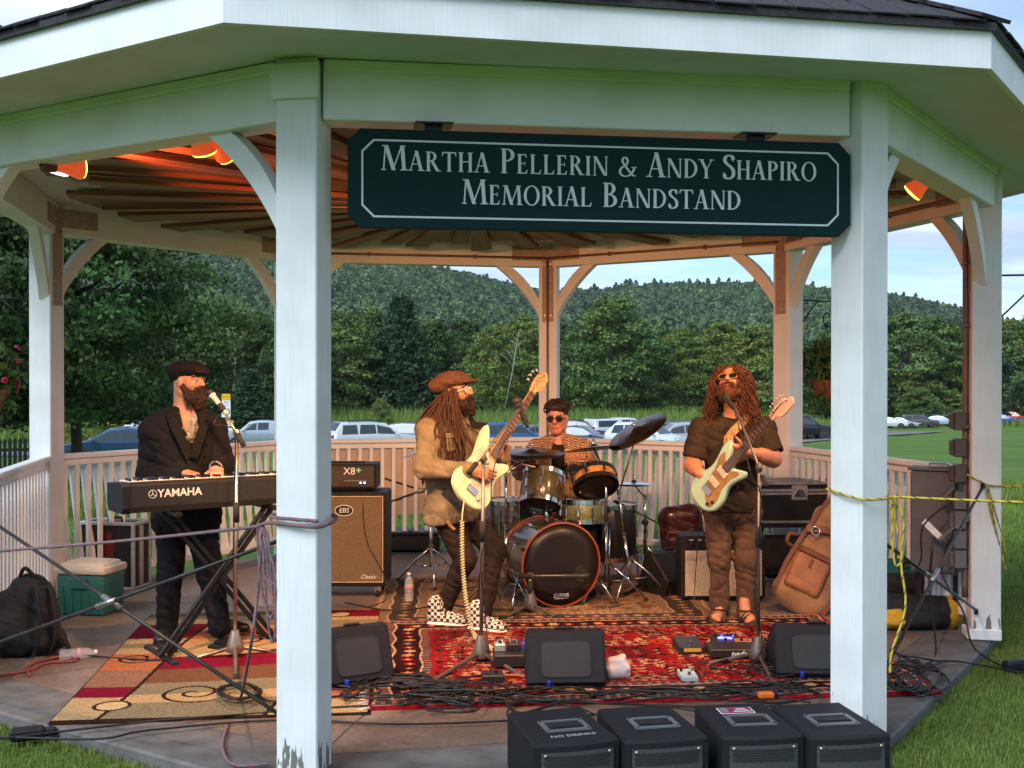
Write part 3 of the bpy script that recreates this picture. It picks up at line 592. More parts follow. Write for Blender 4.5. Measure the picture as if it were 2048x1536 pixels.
for i, (c, rx) in enumerate(((G1, .36), (G2, .33), (G3, .4), (G1, .3), (G2, .42), (G3, .34))):
    V, Q, Cc = broad_crown(20+i, 130, 110, .0195, c, rx=rx, z0=.05); CROWN['b%d' % i] = fast_mesh('crown', V, Q, False, Cc)
for i, (c, rx) in enumerate((((.042, .082, .036), .3), (G4, .22))):
    V, Q, Cc = spruce_crown(60+i, 40, 34, .016, c, rx=rx); CROWN['s%d' % i] = fast_mesh('crown', V, Q, False, Cc)
for m_ in CROWN.values(): m_.materials.append(LEAF)
def trunk_mesh(seed, h=.75, r=.022, limbs=7, m=BARK):
    rr = random.Random(seed); mb = MB(); pts = [v3((rr.uniform(-.01, .01)*i, rr.uniform(-.01, .01)*i, -.02+h*i/5)) for i in range(6)]; mb.tube(pts, [r*(1-.16*i) for i in range(6)], 7)
    for i in range(limbs):
        z = h*rr.uniform(.3, .9); a = rr.uniform(0, 6.28); l = rr.uniform(.12, .26); b = v3((0, 0, z)); e = b+v3((math.cos(a)*l, math.sin(a)*l, l*.7)); mb.tube([b, (b+e)/2+v3((0, 0, -.01)), e], [r*.45, r*.3, r*.12], 5)
    V = np.array(mb.V); me = mesh('trunk', V, mb.F, True); me.materials.append(m); return me
TRUNKS = [trunk_mesh(i) for i in range(3)]
def put_tree(name, px, D, top_py, kind, label, width=1., group=None, cat='tree', trunk=0, base_z=None, rot=None):
    p = dp(px, 800, D); x, y = p[0], p[1]; z = float(ground_z(x, y)) if base_z is None else base_z; zt = CAM[2]+(754.3-top_py)/FPX*D; h = max(1., zt-z)
    t = thing(name, label, cat, (x, y, z), (rot if rot is not None else px*.37) % 6.28, group)
    c = link('crown', CROWN[kind], None, t); c.scale = (h*width, h*width, h)
    k = link('trunk', TRUNKS[trunk], None, t); k.scale = (h, h, h); return t
# the wood's edge, left to right
GT = 'trees along the edge of the wood'
TR = [(560, 118, 640, 'b1', 1.0, 'dark leafy tree behind the front left post at the wood edge'), (600, 128, 640, 'b4', .9, 'tall round tree rising beside the right face of the front left post'),
 (690, 130, 625, 'b0', 1.0, 'bushy mid-green tree above the white SUV'), (742, 136, 618, 'b3', .85, 'narrow leafy tree left of the tallest feathery tree'), (803, 132, 583, 's0', 1.35, 'tall feathery pine above the flat cap of the bass player'),
 (868, 134, 643, 'b1', .95, 'dark tree right of the feathery pine'), (930, 140, 640, 'b4', .95, 'broad dark tree behind the bass neck'), (985, 128, 652, 'b2', .85, 'pale green tree left of the back centre post'),
 (1040, 136, 628, 'b2', .9, 'light green tree just left of the back centre post'), (1150, 133, 662, 'b1', .8, 'dark tree just right of the back centre post'), (1228, 128, 592, 'b0', 1.15, 'largest round-topped tree above the tilted crash cymbal'),
 (1300, 131, 662, 'b1', .95, 'dark tree right of the largest round-topped tree'), (1372, 138, 655, 'b2', 1.0, 'yellow-green tree left of the singing guitarist'), (1440, 140, 646, 'b5', 1.05, 'yellow-green tree above the head of the guitarist'),
 (1512, 136, 650, 'b5', 1.0, 'pale green tree left of the back right post'), (1588, 150, 668, 'b1', .9, 'dark tree hidden in part by the back right post'), (1652, 160, 668, 'b0', .9, 'tree behind the right hanging basket'),
 (1712, 166, 655, 'b4', .9, 'tree hidden behind the front right post'), (1800, 168, 627, 'b0', 1.05, 'large mid-green tree just right of the front right post'), (1872, 172, 634, 'b3', 1.15, 'leafy tree left of the brown conduit'),
 (1928, 190, 655, 'b1', 1.0, 'dark tree behind the electrical boxes'), (2032, 185, 640, 'b2', 1.1, 'light green tree right of the right-hand post'), (2100, 180, 600, 'b0', 1.1, 'tree at the right edge of the wood'),
 (150, 100, 560, 'b1', .9, 'dark tree right of the left post behind the maple'), (240, 105, 610, 'b4', .95, 'dark tree behind the keyboard player, left of his cap'), (330, 108, 590, 'b1', .9, 'tall dark tree above the black flat cap'),
 (400, 106, 620, 'b0', .8, 'mid-green tree right of the black flat cap'), (466, 112, 612, 'b3', .85, 'slender tree with pale trunk above the speed limit sign'), (525, 110, 640, 'b4', .8, 'dark tree behind the small spruce'), (20, 92, 560, 'b4', 1., 'dark tree at the far left behind the basket'), (85, 100, 580, 'b1', .9, 'dark tree behind the left post')]
for i, (px, D, ty, kd, w, lb) in enumerate(TR): put_tree('leafy_tree' if kd[0] == 'b' else 'pine_tree', px, D, ty, kd, lb, w, GT, trunk=i % 3)
put_tree('spruce_tree', 497, 84, 735, 's0', 'small pale spruce behind the silver pickup', 1.75, None)
put_tree('shrub', 232, 64, 783, 'b2', 'bright yellow-green shrub behind the dark blue sedan', 1.35, None, 'shrub'); put_tree('shrub', 165, 70, 815, 'b2', 'low green shrub left of the bright shrub behind the sedan', 1.5, None, 'shrub')
put_tree('sapling', 763, 80, 796, 'b2', 'young pale sapling standing in the tall grass behind the white SUV', .7, None, 'sapling')
put_tree('shrub', 1838, 160, 775, 'b0', 'grey-green shrub below the large tree right of the front right post', 1.6, None, 'shrub')
put_tree('shrub', 1898, 165, 780, 'b2', 'pale shrub beside the brown conduit at the wood edge', 1.6, None, 'shrub')
for px, D, y0, y1, lb in ((272, 96, 840, 720, 'bare grey dead trunk behind the keyboard player, left side'), (1010, 119, 815, 660, 'pale leaning birch trunk behind the bass player'), (466, 100, 800, 655, 'thin pale trunk rising above the keyboard microphone')):
    a = dp(px, y0, D); b = dp(px+(28 if px == 1010 else 4), y1, D); t = thing('bare_trunk', lb, 'tree', a); mb = MB(); mb.tube([a, a*.5+b*.5+v3((.1, 0, 0)), b], [.09, .06, .025], 6)
    for i in range(7): s_ = random.uniform(.4, .95); q = a*(1-s_)+b*s_; e = q+v3((random.uniform(-1.2, 1.2), random.uniform(-.5, .5), random.uniform(.5, 1.6))); mb.tube([q, (q+e)/2+v3((0, 0, .1)), e], [.05, .035, .015], 4)
    mb.build('trunk', PALEB, t, True)
# deeper rows of the wood, one mass
def mass(name, spec, label, kindset, quad_keep=1.):
    Vs, Qs, Cs = [], [], []; off = 0
    for (x, y, z, h, w, a, kd, tint) in spec:
        V, Q, Cc = kindset[kd]; c, s_ = math.cos(a), math.sin(a); W_ = np.stack([(V[:, 0]*c-V[:, 1]*s_)*h*w+x, (V[:, 0]*s_+V[:, 1]*c)*h*w+y, V[:, 2]*h+z], 1)
        Vs.append(W_); Qs.append(Q+off); Cs.append(Cc*np.array(tint)); off += len(V)
    o = link(name, fast_mesh(name, np.concatenate(Vs), np.concatenate(Qs), False, np.concatenate(Cs)), LEAF); tag(o, label, 'forest', kind='stuff'); return o
ks = {i: broad_crown(100+i, 70, 44, .04, (G1, G2, G4, G2)[i], rx=.38, z0=.05) for i in range(4)}
spec = []
for row, D0 in enumerate((150, 172, 200, 240)):
    for i in range(26):
        px = -250+2650*(i+random.uniform(-.3, .3))/25; D = D0+random.uniform(-8, 8)
        if px > 1650: D += 25
        p = dp(px, 800, D); z = float(ground_z(p[0], p[1])); h = random.uniform(7.5, 10.5)+row*.5; k_ = random.uniform(.8, 1.15); spec.append((p[0], p[1], z, h, random.uniform(.8, 1.1), random.uniform(0, 6), random.randrange(4), (k_, k_, k_*random.uniform(.9, 1.2))))
mass('wood', spec, 'mass of dark trees standing behind the first row of the wood', ks)
# hills: terrain plus a canopy of crowns
SKX = [-400, 0, 300, 600, 860, 933, 1003, 1040, 1117, 1226, 1276, 1364, 1510, 1616, 1778, 1853, 1922, 2005, 2300]
SKY = [425, 440, 455, 492, 524, 536, 556, 568, 575, 568, 561, 559, 557, 566, 580, 594, 612, 634, 664]
def hill_z(px, D):
    zr = CAM[2]+(754.3-np.interp(px, SKX, SKY))/FPX*950-9; s_ = np.clip((D-330)/(950-330), 0, 1.1); e = s_**1.25
    return 3+(zr-3)*e+6*np.sin(px*.011+D*.012)*s_*(1-s_)*2
Ds = np.linspace(300, 1010, 40); Ps = np.linspace(-500, 2500, 70); V = []
for D in Ds:
    for px in Ps: p = dp(px, 754.3, D); V.append((p[0], p[1], float(hill_z(px, min(D, 950)))-(0 if D <= 950 else (D-950)*.6)))
n = len(Ps); F = [(i*n+j, i*n+j+1, (i+1)*n+j+1, (i+1)*n+j) for i in range(len(Ds)-1) for j in range(n-1)]
HILL = mat('forest_floor', (.025, .045, .02), .95, var=.4, scale=.05)
tag(link('hills', fast_mesh('hills', np.array(V), np.array(F), True), HILL), 'wooded hills rising behind the wood', 'hills', kind='structure')
kc = {}
HC = ((.1, .155, .06), (.085, .138, .058), (.12, .175, .064), (.07, .118, .058))
for i in range(5):
    r = np.random.default_rng(300+i); NH = 92; q = r.normal(size=(NH, 3)); q /= np.linalg.norm(q, axis=1)[:, None]; q[:, 2] = np.abs(q[:, 2])*1.15-.25
    if i == 4: q = np.stack([q[:, 0]*(1-(q[:, 2]+.25)/1.5)*.8, q[:, 1]*(1-(q[:, 2]+.25)/1.5)*.8, q[:, 2]*1.5], 1)
    lump = 1+.22*vnoise(q, 3.3, i); P = q*lump[:, None]*.5; Vv, Qq = leaf_quads(P, .2, q, aspect=1.2, rng=r); kc[i] = (Vv, Qq, np.array(HC[i % 4])*(r.uniform(.88, 1.12, NH)*(.75+.5*np.clip(q[:, 2], 0, 1)*0+.25))[:, None])
spec = []
D = 520.
while D < 965:
    step = 6.2*(1 if D > 700 else 1.05); wpx = step/D*FPX; px = -120+random.uniform(0, wpx)
    while px < 2180:
        d = D+random.uniform(-3, 3); z = float(hill_z(px, min(d, 950))); ypx = 754.3-(z-CAM[2])/d*FPX
        if ypx < 700 and (px > 380):
            p = dp(px, 754.3, d); h = random.uniform(5.5, 12.); k_ = random.uniform(.78, 1.22); big = vnoise(np.array([px*.012, d*.02, 0]), 1.)*.25+1; kd = random.choice((0, 1, 2, 3, 0, 1, 4)); spec.append((p[0], p[1], z+1.5, h*(1.25 if kd == 4 else 1), random.uniform(.9, 1.25) if kd != 4 else .75, random.uniform(0, 6), kd, (k_*big, k_*big, k_*1.05)))
        px += wpx*random.uniform(.75, 1.2)
    D += 7.0
mass('hill_forest', spec, 'unbroken green forest canopy covering the hills', kc)
print('hill crowns', len(spec))
# big maple close by on the left
V, Q, Cc = broad_crown(501, 260, 210, .0115, (.06, .11, .034), rx=.5, z0=.2)
p = dp(150, 700, 27); z = float(ground_z(p[0], p[1])); mpl = thing('maple_tree', 'big leafy maple close behind the left post, branches over the keyboard player', 'tree', (p[0], p[1], z))
me = fast_mesh('crown', V, Q, False, Cc); me.materials.append(LEAF); c = link('crown', me, None, mpl); H_ = 7.1; c.scale = (H_*1.05, H_*1.05, H_)
k = link('trunk', TRUNKS[1], None, mpl); k.scale = (H_, H_, H_)
p = dp(-190, 700, 24); z = float(ground_z(p[0], p[1])); mp2 = thing('maple_tree', 'dark leafy tree at the left edge behind the pink flower basket', 'tree', (p[0], p[1], z)); c = link('crown', me, None, mp2); c.scale = (7, 7, 8); c.rotation_euler = (0, 0, 2); k = link('trunk', TRUNKS[2], None, mp2); k.scale = (8, 8, 8)
# grasses
def blades(P, h, w, col, rng=RNG, lean=.5):
    n = len(P); a = rng.uniform(0, 6.283, n); hh = h*rng.uniform(.5, 1.25, n); ln = lean*hh*rng.uniform(.2, 1, n); b = rng.uniform(0, 6.283, n)
    s = np.stack([np.cos(a), np.sin(a), np.zeros(n)], 1)*(w*rng.uniform(.7, 1.3, n))[:, None]*.5; tip = P+np.stack([np.cos(b)*ln, np.sin(b)*ln, hh], 1)
    V = np.stack([P-s, P+s, tip], 1).reshape(-1, 3); C = np.array(col)*rng.uniform(.6, 1.45, n)[:, None]*np.stack([rng.uniform(.85, 1.35, n), np.ones(n), rng.uniform(.7, 1.1, n)], 1); return V, np.arange(3*n).reshape(-1, 3), C
def in_slab(x, y):
    r = np.hypot(x, y); a = (np.arctan2(y, x)-_PHI) % (math.pi/4)-math.pi/8; return r*np.cos(a) < 3.45*math.cos(math.pi/8)
def scatter(n, dlo, dhi, pxlo, pxhi, pw=2.):
    D = (RNG.uniform(0, 1, n)*(dhi**pw-dlo**pw)+dlo**pw)**(1/pw); px = RNG.uniform(pxlo, pxhi, n); P = CAM[None]+D[:, None]*(FW[None]+((px-1024)/FPX)[:, None]*RT[None]); P[:, 2] = ground_z(P[:, 0], P[:, 1]); return P[~in_slab(P[:, 0], P[:, 1])]
parts_ = [blades(scatter(34000, 4.0, 6.6, -500, 700), .032, .006, (.15, .22, .055)), blades(np.concatenate([scatter(50000, 4.4, 9.5, 1730, 2140, 1.6), scatter(30000, 4.0, 9.5, 2140, 2900, 1.6)]), .032, .006, (.14, .21, .05)), blades(scatter(60000, 9.5, 24, 1600, 2900, 1.5), .06, .012, (.13, .22, .04)), blades(scatter(36000, 11.5, 22, -500, 1700, 1.3), .07, .014, (.13, .22, .04))]
off = 0; Vs, Qs, Cs = [], [], []
for V, Q, Cc in parts_: Vs.append(V); Qs.append(Q+off); Cs.append(Cc); off += len(V)
tag(link('grass', fast_mesh('grass', np.concatenate(Vs), np.concatenate(Qs), False, np.concatenate(Cs)), LEAF), 'short mown grass round the concrete floor', 'grass', kind='stuff')
P = scatter(30000, 80, 132, -100, 1720, 1.2); P2 = scatter(9000, 155, 175, 1660, 2150); V, Q, Cc = blades(np.concatenate([P, P2]), 1.05, .12, (.13, .21, .045)); tag(link('meadow', fast_mesh('meadow', V, Q, False, Cc), LEAF), 'tall meadow grass between the parked cars and the wood', 'grass', kind='stuff')
P = scatter(16000, 17, 21, 1400, 3000, 1.); P3 = scatter(14000, 15, 19, -700, 1400, 1.); V, Q, Cc = blades(np.concatenate([P, P3]), .24, .02, (.13, .21, .045)); tag(link('rough_grass', fast_mesh('rough_grass', V, Q, False, Cc), LEAF), 'strip of uncut longer grass across the lawn', 'grass', kind='stuff')
# lane where the cars stand, and the gravel road far right
def strip(name, pts, w, m, label):
    P = [v3(p) for p in spline(pts, 6)]; V = []
    for i, p in enumerate(P):
        t = unit(P[min(i+1, len(P)-1)]-P[max(i-1, 0)]); s_ = np.cross(t, (0, 0, 1))
        for q in (-1, -.5, 0, .5, 1): x = p+s_*w*q/2; V.append((x[0], x[1], float(ground_z(x[0], x[1]))+.06))
    F = [(i*5+j, i*5+j+1, (i+1)*5+j+1, (i+1)*5+j) for i in range(len(P)-1) for j in range(4)]
    tag(link(name, fast_mesh(name, np.array(V), np.array(F)), m), label, 'road', kind='structure')
ROAD = mat('worn_asphalt', (.14, .138, .13), .9, var=.3, scale=1.2); GRAV = mat('gravel', (.33, .31, .28), .95, var=.25, scale=1.5)
strip('road', [dp(x, 800, D) for x, D in ((-600, 62), (-100, 60), (400, 66), (900, 68), (1300, 68), (1600, 84), (1800, 120))], 9, ROAD, 'grey lane behind the bandstand where cars are parked')
strip('gravel_road', [dp(x, 800, D) for x, D in ((1985, 205), (2060, 215), (2200, 235))], 6, GRAV, 'pale gravel road beyond the red car')
# ================================================================ sign with serif capitals
TH, TN = .15, .055
def _stem(x, w=TH, y0=0, y1=1., sb=1, st=1, ext=.07):
    P = [[(x, y0), (x+w, y0), (x+w, y1), (x, y1)]]
    if sb: P.append([(x-ext, y0), (x+w+ext, y0), (x+w+ext*.2, y0+.055), (x-ext*.2, y0+.055)])
    if st: P.append([(x-ext, y1), (x-ext*.2, y1-.055), (x+w+ext*.2, y1-.055), (x+w+ext, y1)])
    return P
def _par(x0, y0, x1, y1, w): return [[(x0, y0), (x0+w, y0), (x1+w, y1), (x1, y1)]]
def _bowl(cx, cy, rx, ry, tx, ty, a0, a1, n=16):
    P = []
    for i in range(n):
        u, v = math.radians(a0+(a1-a0)*i/n), math.radians(a0+(a1-a0)*(i+1)/n)
        P.append([(cx+rx*math.cos(u), cy+ry*math.sin(u)), (cx+rx*math.cos(v), cy+ry*math.sin(v)), (cx+(rx-tx)*math.cos(v), cy+(ry-ty)*math.sin(v)), (cx+(rx-tx)*math.cos(u), cy+(ry-ty)*math.sin(u))])
    return P
def _pen(path, th=TH, tn=TN):
    P = spline([(x, y, 0) for x, y in path], 5); o = []; E = []
    for i, p in enumerate(P):
        d = unit(P[min(i+1, len(P)-1)]-P[max(i-1, 0)]); w = tn+(th-tn)*abs(d[1])**1.2; n = v3((-d[1], d[0], 0)); E.append((p+n*w/2, p-n*w/2))
    for (a, b), (c, d) in zip(E[:-1], E[1:]): o.append([tuple(a[:2]), tuple(b[:2]), tuple(d[:2]), tuple(c[:2])])
    return o
GLY = {
 'I': (_stem(.08), .31), 'H': (_stem(.08)+_stem(.56)+_par(.22, .5, .22, .55, .35), .79),
 'L': (_stem(.08)+_par(.22, 0, .22, .05, .33)+[[(.56, 0), (.6, .22), (.57, .22), (.48, .045)]], .63),
 'E': (_stem(.08)+_par(.22, 0, .22, .05, .3)+_par(.22, .5, .22, .545, .23)+_par(.22, .95, .22, 1., .28)+[[(.53, 0), (.57, .2), (.54, .2), (.45, .045)], [(.5, 1), (.52, .82), (.49, .82), (.43, .955)], [(.45, .42), (.45, .63), (.425, .63), (.425, .42)]], .62),
 'T': (_stem(.3, st=0)+_par(.02, .945, .02, 1., .71)+[[(.02, 1), (.0, .78), (.03, .78), (.1, .95)], [(.73, 1), (.75, .78), (.72, .78), (.65, .95)]], .76),
 'P': (_stem(.08)+_bowl(.26, .74, .33, .26, TH, .05, -90, 90)+_par(.2, .48, .2, .53, .07)+_par(.2, .95, .2, 1, .07), .62),
 'R': (_stem(.08)+_bowl(.26, .75, .32, .25, TH, .05, -90, 90)+_par(.2, .5, .2, .55, .07)+_par(.2, .95, .2, 1, .07)+_par(.56, 0, .26, .52, .17)+_par(.6, 0, .6, .045, .2), .78),
 'B': (_stem(.08)+_bowl(.27, .76, .28, .24, TH, .045, -90, 90)+_bowl(.27, .27, .35, .27, TH, .05, -90, 90)+_par(.2, 0, .2, .05, .08)+_par(.2, .95, .2, 1, .08)+_par(.2, .505, .2, .55, .08), .66),
 'D': (_stem(.08)+_bowl(.26, .5, .49, .5, TH, .055, -90, 90, 22)+_par(.2, 0, .2, .055, .07)+_par(.2, .945, .2, 1, .07), .8),
 'O': (_bowl(.43, .5, .42, .52, .145, .05, 0, 360, 34), .86),
 'A': (_par(.05, 0, .345, 1., .06)+_par(.56, 0, .3, 1.02, .165)+_par(.17, .32, .17, .365, .42)+_par(-.04, 0, -.04, .045, .24)+_par(.48, 0, .48, .045, .32), .78),
 'N': (_stem(.1, .06)+_par(.62, 0, .06, 1., .17)+_stem(.72, .06, sb=0), .86),
 'M': (_par(.07, 0, .14, 1., .06)+_par(.43, 0, .12, 1., .16)+_par(.44, 0, .8, 1., .06)+_par(.85, 0, .78, 1., .15)+_par(0, 0, 0, .045, .2)+_par(.78, 0, .78, .045, .3)+_par(.04, .955, .04, 1., .2)+_par(.76, .955, .76, 1., .22), 1.06),
 'Y': (_stem(.3, y1=.48, st=0)+_par(.3, .44, .02, 1., .16)+_par(.37, .44, .65, 1., .06)+_par(-.06, .955, -.06, 1., .3)+_par(.55, .955, .55, 1., .24), .72),
 'S': (_pen([(.46, .8), (.42, .93), (.27, .98), (.12, .9), (.1, .74), (.22, .6), (.38, .48), (.47, .32), (.45, .13), (.3, .02), (.13, .04), (.06, .2)], .15, .055)+[[(.44, .74), (.48, .74), (.49, .97), (.45, .9)], [(.04, .03), (.08, .1), (.07, .27), (.03, .27)]], .55),
 '&': (_pen([(.84, .46), (.72, .2), (.5, .03), (.26, .01), (.08, .14), (.08, .34), (.24, .5), (.42, .62), (.47, .82), (.36, .97), (.24, .93), (.2, .76), (.34, .54), (.56, .26), (.74, .06), (.9, .03)], .12, .055)+_par(.68, .45, .68, .49, .27), .96)}
def glyph_mesh(ch, h):
    mb = MB()
    for i, p in enumerate(GLY[ch][0]): mb.prism([(x*h*.97, y*h) for x, y in p], .0035+.00012*(i % 9))
    me = bpy.data.meshes.new('letter'); me.from_pydata([tuple(v) for v in mb.V], [], mb.F); bm = bmesh.new(); bm.from_mesh(me); bmesh.ops.recalc_face_normals(bm, faces=bm.faces); bm.to_mesh(me); bm.free(); return me
A, t, n, l = bay(0, 1)
GREEN = mat('sign_green', (.003, .022, .022), .55, var=.12, scale=6, spec=.15); GOLD = mat('sign_letter_white', (.62, .66, .66), .5, var=.06)
TL = onplane(720, 262, 0, 1, -.02); TRt = onplane(1668, 284, 0, 1, -.02)
xl = (onplane(695, 350, 0, 1, -.02)-A) @ t; xr = (onplane(1690, 350, 0, 1, -.02)-A) @ t; zt, zb = 2.716, 2.297; W_ = xr-xl; Hs = zt-zb
ang = math.atan2(t[1], t[0]); sc_ = A+t*((xl+xr)/2)-n*.045; sign = thing('hanging_sign', 'dark green name board with white serif capitals hanging under the front beam', 'sign', (sc_[0], sc_[1], (zt+zb)/2), ang)
def cham(w, h, c): return [(-w/2+c, -h/2), (w/2-c, -h/2), (w/2, -h/2+c), (w/2, h/2-c), (w/2-c, h/2), (-w/2+c, h/2), (-w/2, h/2-c), (-w/2, -h/2+c)]
MV = np.array([[1, 0, 0], [0, 0, 1], [0, -1, 0]]).T       # local xy of a prism -> x, z of the board, thickness towards -y
MV = np.stack([v3((1, 0, 0)), v3((0, 0, 1)), v3((0, -1, 0))], 1)
MB().prism(cham(W_, Hs, .055), .035, (0, 0, 0), MV, bev=.004).build('board', GREEN, sign, world=False)
o1 = cham(W_-.115, Hs-.09, .05); o2 = cham(W_-.131, Hs-.106, .046); mb = MB()
for i in range(8): mb.prism([o1[i], o1[(i+1) % 8], o2[(i+1) % 8], o2[i]], .002, (0, -.0352, 0), MV)
mb.build('border_line', GOLD, sign, world=False)
GM = {}
def line(txt, x0, x1, zbase, hcap, hsm):
    adv = 0; lay = []; big = True
    for ch in txt:
        if ch == ' ': adv += hcap*.38; big = True; continue
        h = hcap if big and ch != '&' else (hsm*1.0 if ch != '&' else hcap*.8); big = False
        lay.append((ch, adv, h)); adv += GLY[ch][1]*h*.97+hsm*.07
    k = (x1-x0)/adv
    for ch, a, h in lay:
        key = (ch, round(h, 4))
        if key not in GM: GM[key] = glyph_mesh(ch, h); GM[key].materials.append(GOLD)
        o = link('letter', GM[key], None, sign); o.matrix_local = Matrix.Translation((x0+a*k, -.0352, zbase)) @ Matrix(MV.tolist()).to_4x4() @ Matrix.Diagonal((k, 1, 1, 1))
X = lambda px: (onplane(px, 350, 0, 1, -.07)-A) @ t-(xl+xr)/2
line('MARTHA PELLERIN & ANDY SHAPIRO', X(762), X(1633), .035, .105, .083); line('MEMORIAL BANDSTAND', X(923), X(1483), -.1, .105, .083)
for px in (868, 1515):
    x = X(px); b = MB().box((x, .0, Hs/2+.02), (.075, .03, .05)).build('hanger', BLACKM, sign, world=False); MB().box((x, .01, Hs/2+.029), (.16, .13, .008)).build('hanger_plate', BLACKM, b, world=False)
# ================================================================ stage lamps
AMB = (1., .5, .22); REDL = (1., .17, .045)
LENS = {}
def lens_mat(name, c, s_): return mat(name, (.9, .6, .3), .3, var=0, emit=c, estr=s_)
def par_lamp(px, py, k1, k2, off, aim, colr, power, lens, label, size=.062, spot=96, pos=None):
    p = onplane(px, py, k1, k2, off) if pos is None else v3(pos); d = unit(v3(aim)-p); M = frame(d); r = size; t_ = thing('par_lamp', label, 'lamp', p, 0, 'coloured floodlights on the beams')
    shell = mat('lamp_shell_'+lens.name, {'lens_white': (.55, .5, .42)}.get(lens.name, (.7, .1, .03)), .35, var=.2, emit=(1, .12, .03) if lens.name != 'lens_white' else (1, .5, .3), estr=.22 if lens.name != 'lens_white' else .06)
    MB().lathe([(.02, -.13), (.028, -.12), (.03, -.1), (r*.95, -.01), (r, 0), (r*.96, .004)], 20, p, M).build('bulb', shell, t_, True)
    MB().lathe([(r*.94, .005), (r*.9, .012), (r*.6, .018), (.002, .02)], 20, p, M).build('lens', lens, t_, True)
    b = p-d*.13; MB().lathe([(.024, -.07), (.03, -.06), (.03, 0), (.022, .005)], 12, b, M).build('socket', mat('lamp_socket', (.16, .05, .03), .5, var=.3), t_, True)
    top = b-d*.07; q = top.copy(); q[2] = max(HB+.02, top[2]+.03); MB().tube([top, (top+q)/2, q], .012, 8).build('swivel', BLACKM, t_, True)
    if power:
        L_ = bpy.data.lights.new('lamp_light', 'SPOT'); L_.energy = power; L_.color = colr; L_.spot_size = math.radians(spot); L_.spot_blend = .8; L_.shadow_soft_size = .06
        o = bpy.data.objects.new('lamp_light', L_); COL.objects.link(o); o.parent = t_; o.location = d*.03; o.rotation_euler = Vector(d).to_track_quat('-Z', 'Y').to_euler()
LY = lens_mat('lens_amber', (1, .5, .05), 3.2); LW = lens_mat('lens_white', (1, .95, .9), 1.); LR = lens_mat('lens_orange', (1, .4, .05), 3.2)
PWR = 1.4
par_lamp(115, 342, 7, 0, .2, (-2.9, -1.5, 1.0), AMB, 0, LW, 'floodlight with pale unlit lens under the left beam, leftmost lamp')  # glow is put into the lens and shell materials; no light attached
par_lamp(160, 333, 7, 0, .2, (0, -.2, 3.1), REDL, 85*PWR, LY, 'amber floodlight pointing right under the left beam, beside the pale one', .068)
par_lamp(408, 302, 7, 0, .2, (-1.05, -.9, .3), AMB, 150*PWR, LY, 'amber floodlight pointing down, left of the curved brace on the front left post')
par_lamp(452, 310, 7, 0, .32, (.2, 1.0, .5), AMB, 110*PWR, LY, 'small amber floodlight half hidden behind the curved brace of the front left post', .055)
A_, t_, n_, l_ = bay(0, 1)
par_lamp(0, 0, 0, 1, 0, (-.1, .0, .5), AMB, 120*PWR, LR, 'orange floodlight behind the left half of the name board', pos=A_+t_*.95+n_*.22+v3((0, 0, 2.7)))
par_lamp(0, 0, 0, 1, 0, (1.4, -.2, .6), AMB, 120*PWR, LR, 'orange floodlight behind the right half of the name board', pos=A_+t_*1.85+n_*.22+v3((0, 0, 2.7)))
par_lamp(1826, 384, 1, 2, .17, (.6, -.3, .7), AMB, 120*PWR, LY, 'amber floodlight glowing right of the front right post', .062)
# ================================================================ rugs (woven pattern held in a colour attribute on a fine grid)
RUGM = mat_attr('rug_pile', .95, bump=.6, bscale=420, spec=.04, var=.25, scale=90)
def rug(name, label, corners, nx, ny, fn, z=.012, wav=.004):
    c = [v3(p) for p in corners]; u, v = np.meshgrid(np.linspace(0, 1, nx+1), np.linspace(0, 1, ny+1)); u = u.ravel(); v = v.ravel()      # FL FR BR BL
    P = c[0][None]*((1-u)*(1-v))[:, None]+c[1][None]*(u*(1-v))[:, None]+c[2][None]*(u*v)[:, None]+c[3][None]*((1-u)*v)[:, None]; wx = np.linalg.norm(c[1]-c[0]); wy = np.linalg.norm(c[3]-c[0])
    P[:, 2] = z+wav*(vnoise(P, 4.1)+.5*vnoise(P, 9.3)); e = np.minimum(np.minimum(u, 1-u)*wx, np.minimum(v, 1-v)*wy); P[:, 2] = np.where(e < .012, .001, P[:, 2])
    i, j = np.meshgrid(np.arange(nx), np.arange(ny)); a = (j*(nx+1)+i).ravel(); Q = np.stack([a, a+1, a+nx+2, a+nx+1], 1)
    uc = (i.ravel()+.5)/nx*wx; vc = (j.ravel()+.5)/ny*wy
    o = link(name, fast_mesh(name, P, Q, True, fn(uc, vc, wx, wy)), RUGM); return tag(o, label, 'rug')
def hsh(i, j, s=0): x = np.sin(i*127.1+j*311.7+s*74.7)*43758.5453; return x-np.floor(x)
def pick(pal, idx): return np.array(pal)[np.clip(idx.astype(int), 0, len(pal)-1)]
